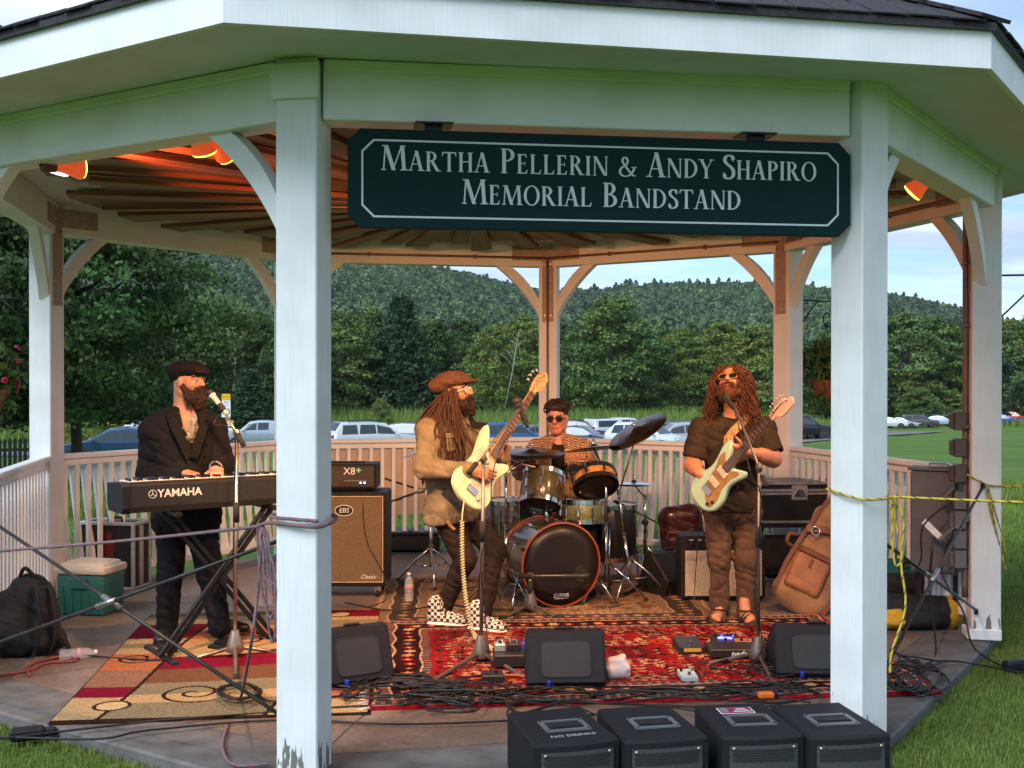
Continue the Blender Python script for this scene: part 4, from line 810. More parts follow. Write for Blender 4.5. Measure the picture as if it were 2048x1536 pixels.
def oriental(base, pal, dark, cream, border, bw, blue):
    def fn(u, v, wx, wy):
        ed = np.minimum(np.minimum(u, wx-u), np.minimum(v, wy-v)); wob = .008*np.sin(u*23)+.008*np.cos(v*19); e = ed+wob
        C = np.tile(np.array(base), (len(u), 1)).astype(float)
        # field: mirrored rosettes, vines and leaf flecks
        cu, cv = np.abs(u-wx/2), np.abs(v-wy/2)
        def motif(s, seed, pal_):
            nonlocal C
            gi, gj = np.floor(cu/s), np.floor(cv/s); fx, fy = cu/s-gi-.5, cv/s-gj-.5; h = hsh(gi, gj, seed); ox, oy = (hsh(gi, gj, seed+3)-.5)*.35, (hsh(gi, gj, seed+5)-.5)*.35
            r = np.hypot(fx-ox, fy-oy); a = np.arctan2(fy-oy, fx-ox); pet = .3+.1*np.cos(a*np.where(h > .5, 6, 5)+h*6); m = (r < pet) & (h > .25); C[m] = pick(pal_, np.floor(hsh(gi, gj, seed+9)*len(pal_)))[m]
            m = (r < pet*.62) & (h > .25); C[m] = pick(pal_, np.floor(hsh(gi, gj, seed+11)*len(pal_)))[m]; m = (r < pet*.3) & (h > .25); C[m] = np.array(dark)
        vine = np.abs(np.sin(cu*31+2.2*np.sin(cv*17))+np.cos(cv*29+2.*np.sin(cu*13))) < .22; C[vine] = np.array(dark)
        fle = vnoise(np.stack([cu*70, cv*70, cu*0], 1), 1., 3) > .56; C[fle] = np.array(cream)
        motif(.075, 1, pal); motif(.17, 2, pal)
        bl = vnoise(np.stack([cu*6, cv*6, cu*0], 1), 1., 8) > .28; C[bl] = C[bl]*.55+np.array(dark)*.45
        # borders: guard stripes and a main band of rosettes
        for lo, hi, cc in ((0, .03, border), (.03, .045, cream), (.045, .11, blue), (.11, .122, cream), (.122, bw, dark), (bw, bw+.014, cream), (bw+.014, bw+.07, blue), (bw+.07, bw+.095, base)):
            m = (e >= lo) & (e < hi); C[m] = np.array(cc)
        along = np.where(np.minimum(u, wx-u) < np.minimum(v, wy-v), v, u); mid = (.122+bw)/2; g = np.floor(along/.1); f = along/.1-g-.5; r = np.hypot(f*.1, e-mid); pe = .033+.009*np.cos(np.arctan2(e-mid, f*.1)*6)
        m = (r < pe) & (e > .12) & (e < bw); C[m] = pick(pal, np.floor(hsh(g, g*0, 4)*len(pal)))[m]; m = (r < pe*.45) & (e > .12) & (e < bw); C[m] = np.array(cream)
        sm = (np.abs(np.sin(along*60)) > .8) & (((e > .05) & (e < .105)) | ((e > bw+.02) & (e < bw+.065))); C[sm] = np.array(base)*.7+np.array(cream)*.3
        wear = .82+.3*vnoise(np.stack([u*3, v*3, u*0], 1), 1., 5); nz_ = .8+.4*np.random.default_rng(3).random(len(u)); return C*(wear*nz_)[:, None]
    return fn
RD, DK, CRM, NAVY = (.2, .009, .013), (.022, .007, .01), (.42, .27, .16), (.04, .045, .055)
rug('oriental_rug', 'red oriental rug with dark floral pattern at the front of the stage', [gp(735, 1422), gp(1890, 1390), gp(1640, 1233), gp(757, 1247)], 420, 280, oriental(RD, [(.3, .035, .02), (.4, .26, .16), (.045, .045, .06), (.4, .12, .05), (.14, .008, .014), (.2, .008, .012), (.03, .008, .012)], DK, CRM, (.24, .008, .014), .27, NAVY), .02)
rug('oriental_rug', 'faded beige oriental rug under the drum kit', [gp(738, 1256), gp(1455, 1243), gp(1352, 1148), gp(770, 1157)], 330, 240, oriental((.27, .16, .09), [(.36, .24, .14), (.1, .07, .055), (.24, .09, .05), (.33, .21, .11)], (.06, .045, .04), (.42, .29, .17), (.3, .19, .11), .3, (.17, .12, .09)), .009)
def modern(u, v, wx, wy):
    """leaning columns of colour blocks with carved dark outlines, circles and spirals"""
    T, O, BR_, BU, RU, AM, DB = (.34, .235, .12), (.17, .14, .085), (.12, .055, .028), (.14, .006, .02), (.31, .1, .045), (.34, .185, .075), (.09, .052, .03); TP = (.19, .1, .06)
    C = np.zeros((len(u), 3)); nzs = np.random.default_rng(5).random(len(u)); d1 = .23+.1*v+.015*np.sin(v*3.1); d2 = .98+.11*np.sin(v*1.9+.4); vv = v+.03*np.sin(u*4)
    col = (u > d1).astype(int)+(u > d2)
    seqs = {0: [(.42, T), (.62, BU), (.97, TP), (1.35, RU), (1.5, T), (1.62, O), (1.75, T), (2.17, BU), (2.3, T), (2.4, O), (9, DB)], 1: [(.3, O), (.46, T), (.68, O), (.98, BR_), (1.26, BU), (1.5, T), (1.72, AM), (1.95, RU), (2.2, T), (2.36, O), (9, DB)], 2: [(.22, T), (.52, RU), (.8, O), (1.05, DB), (1.32, T), (1.6, BU), (1.85, AM), (2.1, O), (2.2, T), (2.42, BU), (9, AM)]}
    for c_, sq in seqs.items():
        m = col == c_; done = np.zeros(len(u), bool)
        for lim, k_ in sq: w = m & ~done & (vv < lim); C[w] = k_; done |= w
    INK = (.022, .012, .008)
    for dd in (d1, d2): C[np.abs(u-dd) < .011] = INK
    for cx, cy, r0 in ((.25, .24, .085), (.27, 2.02, .075), (1.27, 2.3, .07)):
        r = np.hypot(u-cx, v-cy); C[r < r0] = (.42, .3, .15); C[np.abs(r-r0) < .01] = INK
    for cx, cy, r0, turns in ((.62, .44, .19, 1.9), (.17, 1.22, .11, 1.9), (.72, 1.62, .2, 1.9), (1.28, .62, .2, 1.9), (1.25, 1.5, .18, 1.9)):
        r = np.hypot(u-cx, v-cy); a = (np.arctan2(v-cy, u-cx)/(2*math.pi)) % 1; q = r/(r0/turns)-a; dd_ = np.abs(((q+.5) % 1)-.5)*(r0/turns); C[(dd_ < .0105) & (r < r0) & (r > .02)] = INK
    e = np.minimum(np.minimum(u, wx-u), np.minimum(v, wy-v)); C[e < .016] = INK
    return C*(.72+.5*nzs)[:, None]
rug('modern_rug', 'patchwork rug of tan, rust and burgundy blocks with dark spirals under the keyboard', [gp(93, 1450), gp(742, 1430), gp(765, 1218), gp(297, 1233)], 260, 330, modern, .014)
# white fringe knots of the red rug
frg = MB()
for i in range(14): q = gp(737+random.uniform(-8, 3)+i*0, 1335+i*6.2, .02); frg.tube([q, q+v3((-.05, .0, -.008)), q+v3((-.07, random.uniform(-.03, .03), -.012))], [.008, .007, .004], 5)
o = frg.build('fringe', mat('fringe', (.5, .42, .38), .9), bpy.data.objects['oriental_rug'], True); o['kind'] = 'stuff'
# ================================================================ helpers for things standing on the floor
def at(name, label, cat, px, py, ang=0., z=0., group=None): return thing(name, label, cat, gp(px, py, z), -YAW+ang, group)
def bl(mb, name, m, root, smooth=False, ang=None): return mb.build(name, m, root, smooth, world=False, ang=ang)
Z3 = v3((0, 0, 1)); RTH = RT; FWH = unit(v3((FW[0], FW[1], 0)))
FRONTM = np.stack([v3((1, 0, 0)), v3((0, 0, 1)), v3((0, -1, 0))], 1)       # prism drawn in x,z, growing towards the viewer
SIDEM = np.stack([v3((0, 1, 0)), v3((0, 0, 1)), v3((1, 0, 0))], 1)         # prism drawn in y,z, growing along x
TOLEX = mat('black_tolex', (.012, .011, .011), .6, spec=.25, var=.3, scale=60, bump=.5, bscale=260)
def grille_mat(name, c1, c2, sc=300, rough=.8):
    m = bpy.data.materials.new(name); m.use_nodes = True; nt = m.node_tree; p = nt.nodes['Principled BSDF']; L = nt.links.new; tc = _n(nt, 'ShaderNodeTexCoord'); ck = _n(nt, 'ShaderNodeTexNoise'); ck.inputs['Scale'].default_value = sc; ck.inputs['Detail'].default_value = 1; mp = _n(nt, 'ShaderNodeMapping'); mp.inputs['Scale'].default_value = (1, 1, .35); L(tc.outputs['Object'], mp.inputs[0]); L(mp.outputs[0], ck.inputs['Vector'])
    r = _n(nt, 'ShaderNodeValToRGB'); e = r.color_ramp.elements; e[0].position = .4; e[0].color = (*c1, 1); e[1].position = .6; e[1].color = (*c2, 1); L(ck.outputs['Fac'], r.inputs[0]); L(r.outputs[0], p.inputs['Base Color']); p.inputs['Roughness'].default_value = rough
    bu = _n(nt, 'ShaderNodeBump'); bu.inputs['Strength'].default_value = .5; bu.inputs['Distance'].default_value = .002; L(ck.outputs['Fac'], bu.inputs['Height']); L(bu.outputs[0], p.inputs['Normal']); return m
WHT = mat('print_white', (.62, .6, .56), .5, var=0); ALU = mat('aluminium_edge', (.5, .49, .47), .38, .85, var=.2, scale=20); RUB = mat('rubber', (.015, .015, .015), .8, var=.2)
# ---------------------------------------------------------------- four front-fill cabinets on the grass in front
PA = mat('textured_speaker_paint', (.012, .013, .015), .6, spec=.2, var=.25, scale=80, bump=.7, bscale=240)
HEXG = grille_mat('perforated_steel', (.03, .03, .033), (.06, .062, .066), 420, .5)
LB = ['rough black speaker with chalked letters on top, leftmost of the four in front', 'plain black speaker second from the left of the four in front', 'black speaker with a magenta sticker on top, in front of the stage', 'plain black speaker rightmost of the four, before the front right post']
FRX = [((1066, 1490), (1240, 1475)), ((1248, 1482), (1418, 1471)), ((1443, 1474), (1609, 1468)), ((1617, 1474), (1782, 1466))]
for i in range(4):
    zt = .23; c0 = gp(*FRX[i][0], zt); c1 = gp(*FRX[i][1], zt); xa = unit(c1-c0); ya = np.cross(Z3, xa); w = np.linalg.norm(c1-c0)-.006; mid = (c0+c1)/2; ang_ = math.atan2(xa[1], xa[0]); gz = float(ground_z(mid[0], mid[1])); hh = zt-gz; dpth = .45
    t = thing('speaker_cabinet', LB[i], 'speaker', (mid[0], mid[1], gz), ang_, 'row of black speakers in front of the stage')
    pts = [(-w/2, 0)]+[(-w/2+w*s_/8, -.018*math.sin(math.pi*s_/8)) for s_ in range(1, 8)]+[(w/2, 0), (w/2-.012, dpth), (-w/2+.012, dpth)]
    bl(MB().prism(pts, hh, (0, 0, 0), None, bev=.012), 'cabinet', PA, t)
    gpts = [(-w/2+.028+(w-.056)*s_/8, -.0185*math.sin(math.pi*(.08+.84*s_/8))-.001) for s_ in range(9)]; mb = MB()
    for a_, b_ in zip(gpts[:-1], gpts[1:]): mb.add([(a_[0], a_[1]-.004, .05), (b_[0], b_[1]-.004, .05), (b_[0], b_[1]-.004, hh-.035), (a_[0], a_[1]-.004, hh-.035), (a_[0], a_[1]+.01, .05), (b_[0], b_[1]+.01, .05), (b_[0], b_[1]+.01, hh-.035), (a_[0], a_[1]+.01, hh-.035)], [(0, 1, 2, 3), (3, 2, 6, 7), (0, 4, 5, 1)])
    g = bl(mb, 'grille', HEXG, t)
    me = None                                # punched holes in rows
    for r_ in range(5):
        for c_ in range(26):
            x = -w/2+.042+(c_+.5*(r_ % 2))*(w-.09)/25.5; y = -.0185*math.sin(math.pi*(.08+.84*(x+w/2-.028)/(w-.056)))-.0062; z = hh-.052-r_*.0105
            if me is None: me = MB().prism([(.0042*math.cos(math.pi*k_/3), .0042*math.sin(math.pi*k_/3)) for k_ in range(6)], .001, (0, 0, 0), FRONTM).build('perforation', RUB, g, world=False); me.location = (x, y, z); hm = me.data; me['kind'] = 'stuff'
    HOLE = MB()
    for r_ in range(5):
        for c_ in range(26):
            x = -w/2+.042+(c_+.5*(r_ % 2))*(w-.09)/25.5; y = -.0185*math.sin(math.pi*(.08+.84*(x+w/2-.028)/(w-.056)))-.0062; HOLE.prism([(x+.0045*math.cos(math.pi*k_/3), hh-.052-r_*.0105+.0045*math.sin(math.pi*k_/3)) for k_ in range(6)], .0012, (0, y, 0), FRONTM)
    bpy.data.objects.remove(me); o = bl(HOLE, 'perforations', RUB, g); o['kind'] = 'stuff'
    for sx in (-1, 1): q = (sx*(w/2-.045), -.018*math.sin(math.pi*(.5+sx*(w/2-.045)/w))-.004, hh-.045); bl(MB().cyl(q, v3(q)+v3((0, -.006, 0)), .007, 10), 'screw', BOLT, g, True)
    hx, hy = (0.01, .2); pm = mat('handle_cup', (.1, .105, .11), .4, var=.1); f = MB()
    for (cx, cy_, sx, sy) in ((0, -.062, .19, .02), (0, .062, .19, .02), (-.085, 0, .02, .105), (.085, 0, .02, .105)): f.box((hx+cx, hy+cy_, hh+.003), (sx, sy, .007))
    hd = bl(f, 'handle_frame', pm, t); bl(MB().box((hx, hy, hh+.0015), (.15, .104, .003)), 'handle_recess', RUB, hd); bl(MB().rbox((hx, hy-.012, hh+.005), (.15, .034, .008), .003), 'grip', BLACKP, hd)
    for sx in (-.085, .085):
        for sy in (-.06, .06): bl(MB().cyl((hx+sx, hy+sy, hh+.006), (hx+sx, hy+sy, hh+.009), .005, 6), 'screw', RUB, hd)
    if i == 0: put_text('chalk_lettering', 'NO DRINKS', .036, (.01, .075, hh+.001), (1, .02, 0), (0, 1, 0), mat('chalk', (.32, .32, .32), .9), t, local=True, depth=.0004)
    if i == 2:
        s_ = bl(MB().box((-.005, .345, hh+.001), (.14, .075, .002)), 'sticker', mat('magenta_print', (.18, .012, .06), .5, col2=(.24, .02, .08)), t)
        bl(MB().box((-.055, .345, hh+.0026), (.03, .06, .001)), 'sticker_photo', mat('print_grey', (.3, .3, .32), .5, col2=(.03, .03, .04), scale=90), s_)
        for q in range(3): bl(MB().box((.02, .325+.02*q, hh+.0026), (.08-.02*q, .006, .001)), 'sticker_text', WHT, s_)
        bl(MB().box((-.005, .345, hh+.0004), (.152, .086, .0008)), 'sticker_edge', WHT, s_)
# ---------------------------------------------------------------- floor monitors
def wedge(px, py, ang, w, h, d, label, cable=True):
    t = at('floor_monitor', label, 'speaker', px, py, ang); prof = [(0, 0), (-.035, .05), (.06, h), (.1, h+.008), (.15, h-.01), (d, .13), (d-.05, 0)]
    bl(MB().prism(prof, w, (-w/2, 0, 0), SIDEM, bev=.012), 'cabinet', BLACKP, t)
    pm = np.stack([v3((1, 0, 0)), unit(v3((0, .095, h-.05))), unit(np.cross((1, 0, 0), (0, .095, h-.05)))], 1); c = v3((0, .0125, (h+.05)/2)); rw, rh = w*.62, h*.62
    P = []
    for i in range(24):
        a = 2*math.pi*i/24; P.append((math.copysign(abs(math.cos(a))**.25, math.cos(a))*rw/2, math.copysign(abs(math.sin(a))**.25, math.sin(a))*rh/2-.012))
    bl(MB().prism(P, .004, c-pm[:, 2]*-.0+pm[:, 2]*.002*0, pm), 'back_panel', mat('panel_plastic', (.022, .021, .022), .45, var=.15, scale=30), t)
    mb = MB(); mb.tube([c+pm @ v3((x*1.03, y*1.03, .002)) for x, y in P], .0035, 6, closed=True); bl(mb, 'panel_groove', RUB, t, True)
    bl(MB().rbox((0, .1, h+.012), (w*.22, .03, .012), .004), 'handle', BLACKP, t)
    for sx in (-1, 1): bl(MB().box((sx*(w/2-.03), .02, .012), (.035, .05, .02)), 'foot', RUB, t)
    bl(MB().rbox((-w*.22, -.035, .045), (.02, .05, .035), .004), 'blue_connector', mat('blue_connector', (.01, .03, .3), .4), t); return t
wedge(1132, 1380, 0.03, .425, .30, .34, 'black floor monitor in the middle of the red rug, beside the white towel')
wedge(718, 1375, .55, .40, .31, .36, 'black floor monitor lit brown beside the front left post')
wedge(1640, 1362, -.06, .48, .29, .36, 'black floor monitor half hidden by the front right post')
t = wedge(1322, 1178, math.pi+.55, .42, .32, .34, 'black floor monitor turned on its side behind the drum kit')
# ---------------------------------------------------------------- bass rig
t = at('speaker_cabinet', 'tall bass cabinet with brown grille cloth beside the front left post', 'speaker', 690, 1197, .0); CABT = .095
bl(MB().rbox((0, .2, .095+.35), (.62, .4, .71), .012), 'cabinet', TOLEX, t); BRG = grille_mat('brown_grille_cloth', (.075, .048, .024), (.15, .1, .05), 350)
bl(MB().box((0, -.002, .095+.35), (.555, .012, .635)), 'grille', BRG, t); mb = MB()
for a_, b_ in (((-.285, .125), (.285, .125)), ((.285, .125), (.285, .77)), ((.285, .77), (-.285, .77)), ((-.285, .77), (-.285, .125))): mb.bar((a_[0], -.006, a_[1]), (b_[0], -.006, b_[1]), .007, .007, (0, 1, 0))
bl(mb, 'piping', mat('cream_piping', (.4, .3, .2), .5), t)
for sx in (-.24, .24):
    for sy in (.08, .34): k = bl(MB().cyl((sx-.016, sy, .036), (sx+.016, sy, .036), .036, 14), 'caster', RUB, t, True, 40); bl(MB().box((sx, sy, .07), (.05, .06, .05)), 'caster_fork', CHROME, k)
mb = MB(); el = [(.068*math.cos(a*.2618), .04*math.sin(a*.2618)) for a in range(24)]
bg_ = bl(mb.prism(el, .004, (-.005, -.009, .665), FRONTM), 'badge', mat('badge_black', (.012, .012, .012), .4), t); mb = MB(); mb.tube([(-.005+x, -.014, .665+y) for x, y in el], .003, 6, closed=True); bl(mb, 'badge_rim', WHT, bg_, True)
put_text('badge_letters', 'EBS', .05, (-.005, -.0145, .665), (1, 0, 0), (0, 0, 1), WHT, bg_, local=True, shear=.15, depth=.0005); put_text('lettering', 'Classic', .042, (.175, -.0095, .165), (1, 0, 0), (0, 0, 1), WHT, t, local=True, shear=.35, depth=.0005)
put_text('lettering', 'LINE', .018, (.25, -.0095, .16), (1, 0, 0), (0, 0, 1), mat('print_grey2', (.25, .2, .15), .5, var=0), t, local=True, depth=.0005)
t2 = at('amplifier_head', 'black bass amplifier head on the brown cabinet with blue lights', 'amplifier', 690, 1197, 0.); h0 = .095+.71+.006
bl(MB().rbox((-.02, .19, h0+.105), (.5, .3, .19), .008), 'case', TOLEX, t2); fr = bl(MB().rbox((-.02, .036, h0+.105), (.47, .014, .155), .003), 'front_panel', mat('amp_panel', (.03, .022, .016), .4, col2=(.05, .036, .025)), t2)
for sx in (-.21, .17): bl(MB().box((sx, .1, h0+.005), (.04, .06, .012)), 'foot', RUB, t2)
put_text('lettering', 'X8', .075, (.03, .0275, h0+.145), (1, 0, 0), (0, 0, 1), WHT, fr, local=True, depth=.0005); put_text('lettering', '+', .07, (.1, .0275, h0+.15), (1, 0, 0), (0, 0, 1), mat('print_mint', (.2, .6, .45), .5, var=0), fr, local=True, depth=.0005, bold=.002)
put_text('lettering', 'FAFNER', .022, (.14, .0275, h0+.125), (1, 0, 0), (0, 0, 1), mat('print_grey2', (.25, .2, .15), .5), fr, local=True, depth=.0005) if False else None
for i in range(9): k = bl(MB().cyl((.0+i*.019, .029, h0+.075), (.0+i*.019, .018, h0+.075), .006, 8), 'knob', mat('knob_grey', (.2, .19, .18), .4), fr, True, 40)
for i in range(2): bl(MB().box((.115+i*.03, .027, h0+.06), (.014, .006, .01)), 'indicator_light', mat('blue_led', (.1, .2, 1), .4, var=0, emit=(.1, .25, 1), estr=6), fr)
bl(MB().rbox((-.02, .19, h0+.204), (.3, .06, .014), .005), 'handle', TOLEX, t2)
# ---------------------------------------------------------------- guitar amplifier
t = at('guitar_amplifier', 'black combo amplifier with silver sparkle grille behind the singing guitarist', 'amplifier', 1447, 1204, .02); SPG = grille_mat('silver_sparkle_cloth', (.2, .16, .1), (.55, .48, .36), 300)
bl(MB().rbox((0, .13, .255), (.63, .25, .47), .012), 'cabinet', TOLEX, t); bl(MB().box((0, -.001, .215), (.57, .012, .335)), 'grille', SPG, t)
pn = bl(MB().box((0, .0, .435), (.57, .012, .075)), 'control_panel', mat('amp_face', (.012, .012, .013), .35), t)
for i in range(9): x = -.24+i*.058; bl(MB().lathe([(.014, 0), (.013, .014), (.002, .015)], 10, (x, -.006, .432), FRONTM), 'knob', BLACKP, pn, True); bl(MB().box((x, -.0065, .462), (.03, .001, .006)), 'panel_print', WHT, pn)
bl(MB().cyl((.27, -.006, .44), (.27, -.016, .44), .009, 10), 'jewel_light', mat('red_jewel', (1, .05, .05), .3, var=0, emit=(1, .03, .03), estr=5), pn, True)
put_text('lettering', 'Fender', .075, (-.19, -.009, .335), (1, 0, .12), (0, 0, 1), mat('logo_silver', (.6, .58, .52), .3, .6, var=0), t, local=True, shear=.35, depth=.002)
for sx in (-.28, .28): bl(MB().box((sx, .1, .01), (.04, .12, .022)), 'foot', RUB, t)
bl(MB().rbox((0, .13, .498), (.25, .035, .014), .005), 'handle', TOLEX, t)
# ---------------------------------------------------------------- boxes, cases, bags
t = at('flight_case', 'black flight case with aluminium edges standing behind the green cooler', 'case', 214, 1176, -.22); w, d, h = .46, .24, .51
bl(MB().box((0, d/2, h/2), (w-.012, d-.012, h-.012)), 'panel', mat('case_black', (.012, .012, .014), .45, var=.2, scale=10), t); LAM = mat('case_side_stripe', (.35, .36, .36), .45, .3)
for sx in (-1, 1):
    for sy in (0, 1): bl(MB().rbox((sx*w/2, sy*d, h/2), (.028, .028, h), .005), 'corner_edge', ALU, t)
    for sz in (0, 1): bl(MB().rbox((sx*w/2, d/2, sz*h), (.028, d, .028), .005), 'side_edge', ALU, t)
    bl(MB().box((sx*(w/2-.002), d/2, h/2), (.012, .05, h-.04)), 'side_stripe', LAM, t)
for sy in (0, 1):
    for sz in (0, 1): bl(MB().rbox((0, sy*d, sz*h), (w, .028, .028), .005), 'edge', ALU, t)
bl(MB().tube([(-.06, d/2, h), (-.055, d/2, h+.035), (.055, d/2, h+.035), (.06, d/2, h)], .011, 8), 'handle', BLACKP, t, True)
bl(MB().box((-w/2-.008, d/2, h*.72), (.012, .06, .09)), 'latch', mat('latch', (.04, .04, .04), .4, .5), t)
RP = mat('maroon_print', (.13, .008, .02), .6, var=.4, scale=60)
o = bl(MB().prism([(.02+.032*math.cos(a*.5236), .02*0+.41+.032*math.sin(a*.5236)) for a in range(12)], .001, (0, -.0005, 0), FRONTM), 'emblem_ring', RP, t)
bl(MB().prism([(-.03, .33), (.0, .36), (.02, .35), (.04, .36), (.07, .33), (.05, .26), (.07, .2), (.06, .12), (.02, .08), (-.02, .12), (-.03, .2), (-.01, .26)], .001, (0, .0035, 0), FRONTM), 'emblem', RP, t)
t = at('cooler', 'green plastic cooler with cream lid beside the left post', 'cooler', 160, 1232, -.2); TEAL = mat('teal_plastic', (.02, .12, .105), .45, var=.12, scale=8); CRE = mat('cream_plastic', (.55, .48, .38), .5, var=.1, scale=8)
bl(MB().rbox((0, .14, .145), (.355, .27, .29), .025, taper=(1.07, 1.07), seg=2), 'body', TEAL, t, True, 40)
for i in range(5): bl(MB().rbox((-.13+i*.065, -.001, .11), (.012, .012, .2), .003), 'rib', TEAL, t)
bl(MB().rbox((0, -.012, .225), (.12, .02, .07), .006), 'handle_recess', TEAL, t)
bl(MB().rbox((0, .14, .315), (.4, .31, .055), .02, seg=2), 'lid', CRE, t, True, 40); bl(MB().rbox((0, .14, .35), (.36, .27, .035), .015, taper=(.9, .86), seg=2), 'lid_top', CRE, t, True, 40); bl(MB().rbox((0, .14, .369), (.27, .18, .006), .002), 'lid_panel', CRE, t)
NYL = mat('black_nylon', (.014, .014, .017), .75, var=.35, scale=14, bump=.6, bscale=120)
p = gp(52, 1312); t = thing('backpack', 'black nylon backpack slumped beside the left railing', 'backpack', p); R2 = lambda x, y, z: p+RTH*x+FWH*y+Z3*z
sd = SDF(.009, .05); sd.ell(R2(-.02, .12, .2), (.17, .14, .24)); sd.ell(R2(-.02, .1, .34), (.13, .11, .14)); sd.ell(R2(-.1, -.0, .14), (.16, .1, .15)); sd.ell(R2(-.15, .05, .26), (.09, .09, .12)); sd.ell(R2(.05, .08, .08), (.16, .15, .09)); sd.ell(R2(.1, .03, .22), (.05, .07, .2), k=.03)
sdf_obj(sd, 'bag', NYL, t, lambda P: .008*vnoise(P, 34)+.004*vnoise(P, 80)+.006*np.abs(vnoise(P, 20, 4)))
for pts in ([(.14, .0, .44), (.2, -.06, .3), (.21, -.08, .14), (.17, -.06, .04)], [(.06, -.02, .46), (.12, -.1, .34), (.13, -.12, .16), (.09, -.1, .03)], [(.17, -.04, .2), (.24, -.02, .1), (.26, .0, .02)]):
    mb = MB(); P = spline([R2(*q) for q in pts], 6)
    for a_, b_ in zip(P[:-1], P[1:]): mb.bar(a_, b_+unit(b_-a_)*.004, .045, .01, RTH)
    mb.build('strap', NYL, t)
mb = MB(); mb.tube(spline([R2(-.06, .06, .47), R2(-.02, .04, .52), R2(.03, .06, .46)], 6), .012, 6); mb.build('grab_handle', NYL, t, True)
PET = mat('clear_bottle', (.85, .87, .88), .12, var=0, alpha=.2, spec=.7); CAPW = mat('bottle_cap', (.7, .7, .72), .4); LBL = mat('bottle_label', (.55, .3, .36), .5, var=.4, scale=80)
BOT = [(.012, 0), (.03, .003), (.033, .012), (.031, .03), (.033, .045), (.031, .06), (.033, .075), (.031, .09), (.033, .12), (.032, .15), (.025, .172), (.014, .188), (.0125, .2)]
def bottle(p, M, label):
    t = thing('water_bottle', label, 'bottle', p); MB().lathe(BOT, 18, p, M).build('bottle', PET, t, True); MB().lathe([(.0338, .1), (.0338, .118)], 18, p, M, False).build('label', LBL, t, True); MB().lathe([(.0145, .195), (.0145, .212), (.002, .213)], 14, p, M).build('cap', CAPW, t, True)
p = gp(118, 1322); bottle(p+Z3*.034, frame(RTH*.93+FWH*.37), 'empty clear water bottle lying on the concrete beside the black backpack'); bottle(gp(818, 1206)+Z3*.012, np.eye(3), 'clear water bottle standing on the beige rug by the brown cabinet')
t = at('equipment_case', 'low black plastic equipment case lying by the back railing', 'case', 735, 1106, .0); bl(MB().rbox((.0, .2, .09), (1.35, .36, .16), .02), 'case', BLACKP, t); bl(MB().rbox((.0, .2, .178), (1.36, .37, .03), .012), 'lid', BLACKP, t)
for x in (-.5, -.1, .3, .6): bl(MB().box((x, .012, .13), (.07, .02, .06)), 'latch', BLACKM, t); bl(MB().box((x-.2, .2, .2), (.03, .34, .016)), 'rib', BLACKP, t)
MAROON = mat('maroon_leather', (.045, .006, .009), .45, var=.3, scale=12, coat=.2); p = gp(1366, 1148); t = thing('gig_bag', 'glossy maroon gig bag standing behind the black floor monitor', 'bag', p); R2 = lambda x, y, z: p+RTH*x+FWH*y+Z3*z
sd = SDF(.009, .04); sd.box(R2(.02, .16, .27), (.19, .1, .3), np.stack([unit(RTH+Z3*.12), FWH, unit(Z3-RTH*.12)], 1), .1); sd.box(R2(.01, .05, .19), (.14, .05, .15), np.stack([unit(RTH+Z3*.12), FWH, unit(Z3-RTH*.12)], 1), .05, k=.02); sdf_obj(sd, 'bag', MAROON, t, lambda P: .005*vnoise(P, 28)+.003*vnoise(P, 70))
mb = MB(); mb.tube(spline([R2(.01+.16*math.cos(a), -.012+.02*abs(math.cos(a)), .17+.14*math.sin(a)) for a in np.linspace(.2, 2.9, 7)], 5), .005, 6); mb.build('zip', BLACKM, t, True)
# brown suede gig bag leaning at the right
SUE = mat('tan_suede', (.25, .14, .075), .8, var=.28, scale=7, bump=.35, bscale=130, sheen=.3); TRIM = mat('brown_leather_trim', (.13, .045, .018), .5, var=.2, scale=15)
p = gp(1592, 1226); t = thing('gig_bag', 'tan suede guitar gig bag leaning against the front right post side', 'bag', p); ax = unit(RTH*.46+Z3*.85+FWH*.28); nx_ = unit(-FWH*.93-RTH*.05+Z3*.3); nx_ = unit(nx_-ax*(nx_ @ ax)); sx_ = np.cross(ax, nx_); sx_ = sx_ if sx_ @ RTH > 0 else -sx_; MG = np.stack([sx_, nx_, ax], 1); R2 = lambda x, y, z: p+Z3*.04+sx_*x+nx_*y+ax*z
sd = SDF(.01, .06); sd.box(R2(0, .02, .22), (.2, .065, .22), MG, .09); sd.box(R2(.01, .02, .55), (.16, .06, .22), MG, .07); sd.box(R2(.0, .02, .95), (.1, .05, .28), MG, .05); sd.ell(R2(0, .02, .08), (.2, .07, .12), MG)
sdf_obj(sd, 'bag', SUE, t, lambda P: .005*vnoise(P, 22)+.002*vnoise(P, 60))
sd = SDF(.008, .025); sd.box(R2(-.03, .1, .24), (.13, .035, .15), MG, .035); pk = sdf_obj(sd, 'pocket', mat('brown_leather', (.26, .115, .055), .55, var=.25, scale=9, bump=.3), t, lambda P: .003*vnoise(P, 40))
MB().rbox(R2(-.03, .128, .372), (.255, .035, .05), .012, MG).build('pocket_flap', TRIM, pk); MB().rbox(R2(-.04, .137, .3), (.022, .01, .07), .004, MG).build('zip_pull', TRIM, pk)
def ribbon(name, pts, wd, th, m, par, up):
    mb = MB(); P = spline([R2(*q) for q in pts], 5)
    for a_, b_ in zip(P[:-1], P[1:]): mb.bar(a_, b_+unit(b_-a_)*.005, wd, th, up)
    return mb.build(name, m, par)
ribbon('edge_trim', [(.17, .085, -.02), (.195, .088, .2), (.165, .085, .45), (.12, .078, .7), (.08, .07, 1.1)], .03, .01, TRIM, t, nx_); ribbon('edge_trim', [(-.19, .07, .05), (-.195, .085, .25), (-.16, .085, .5), (-.1, .075, .8)], .03, .01, TRIM, t, nx_)
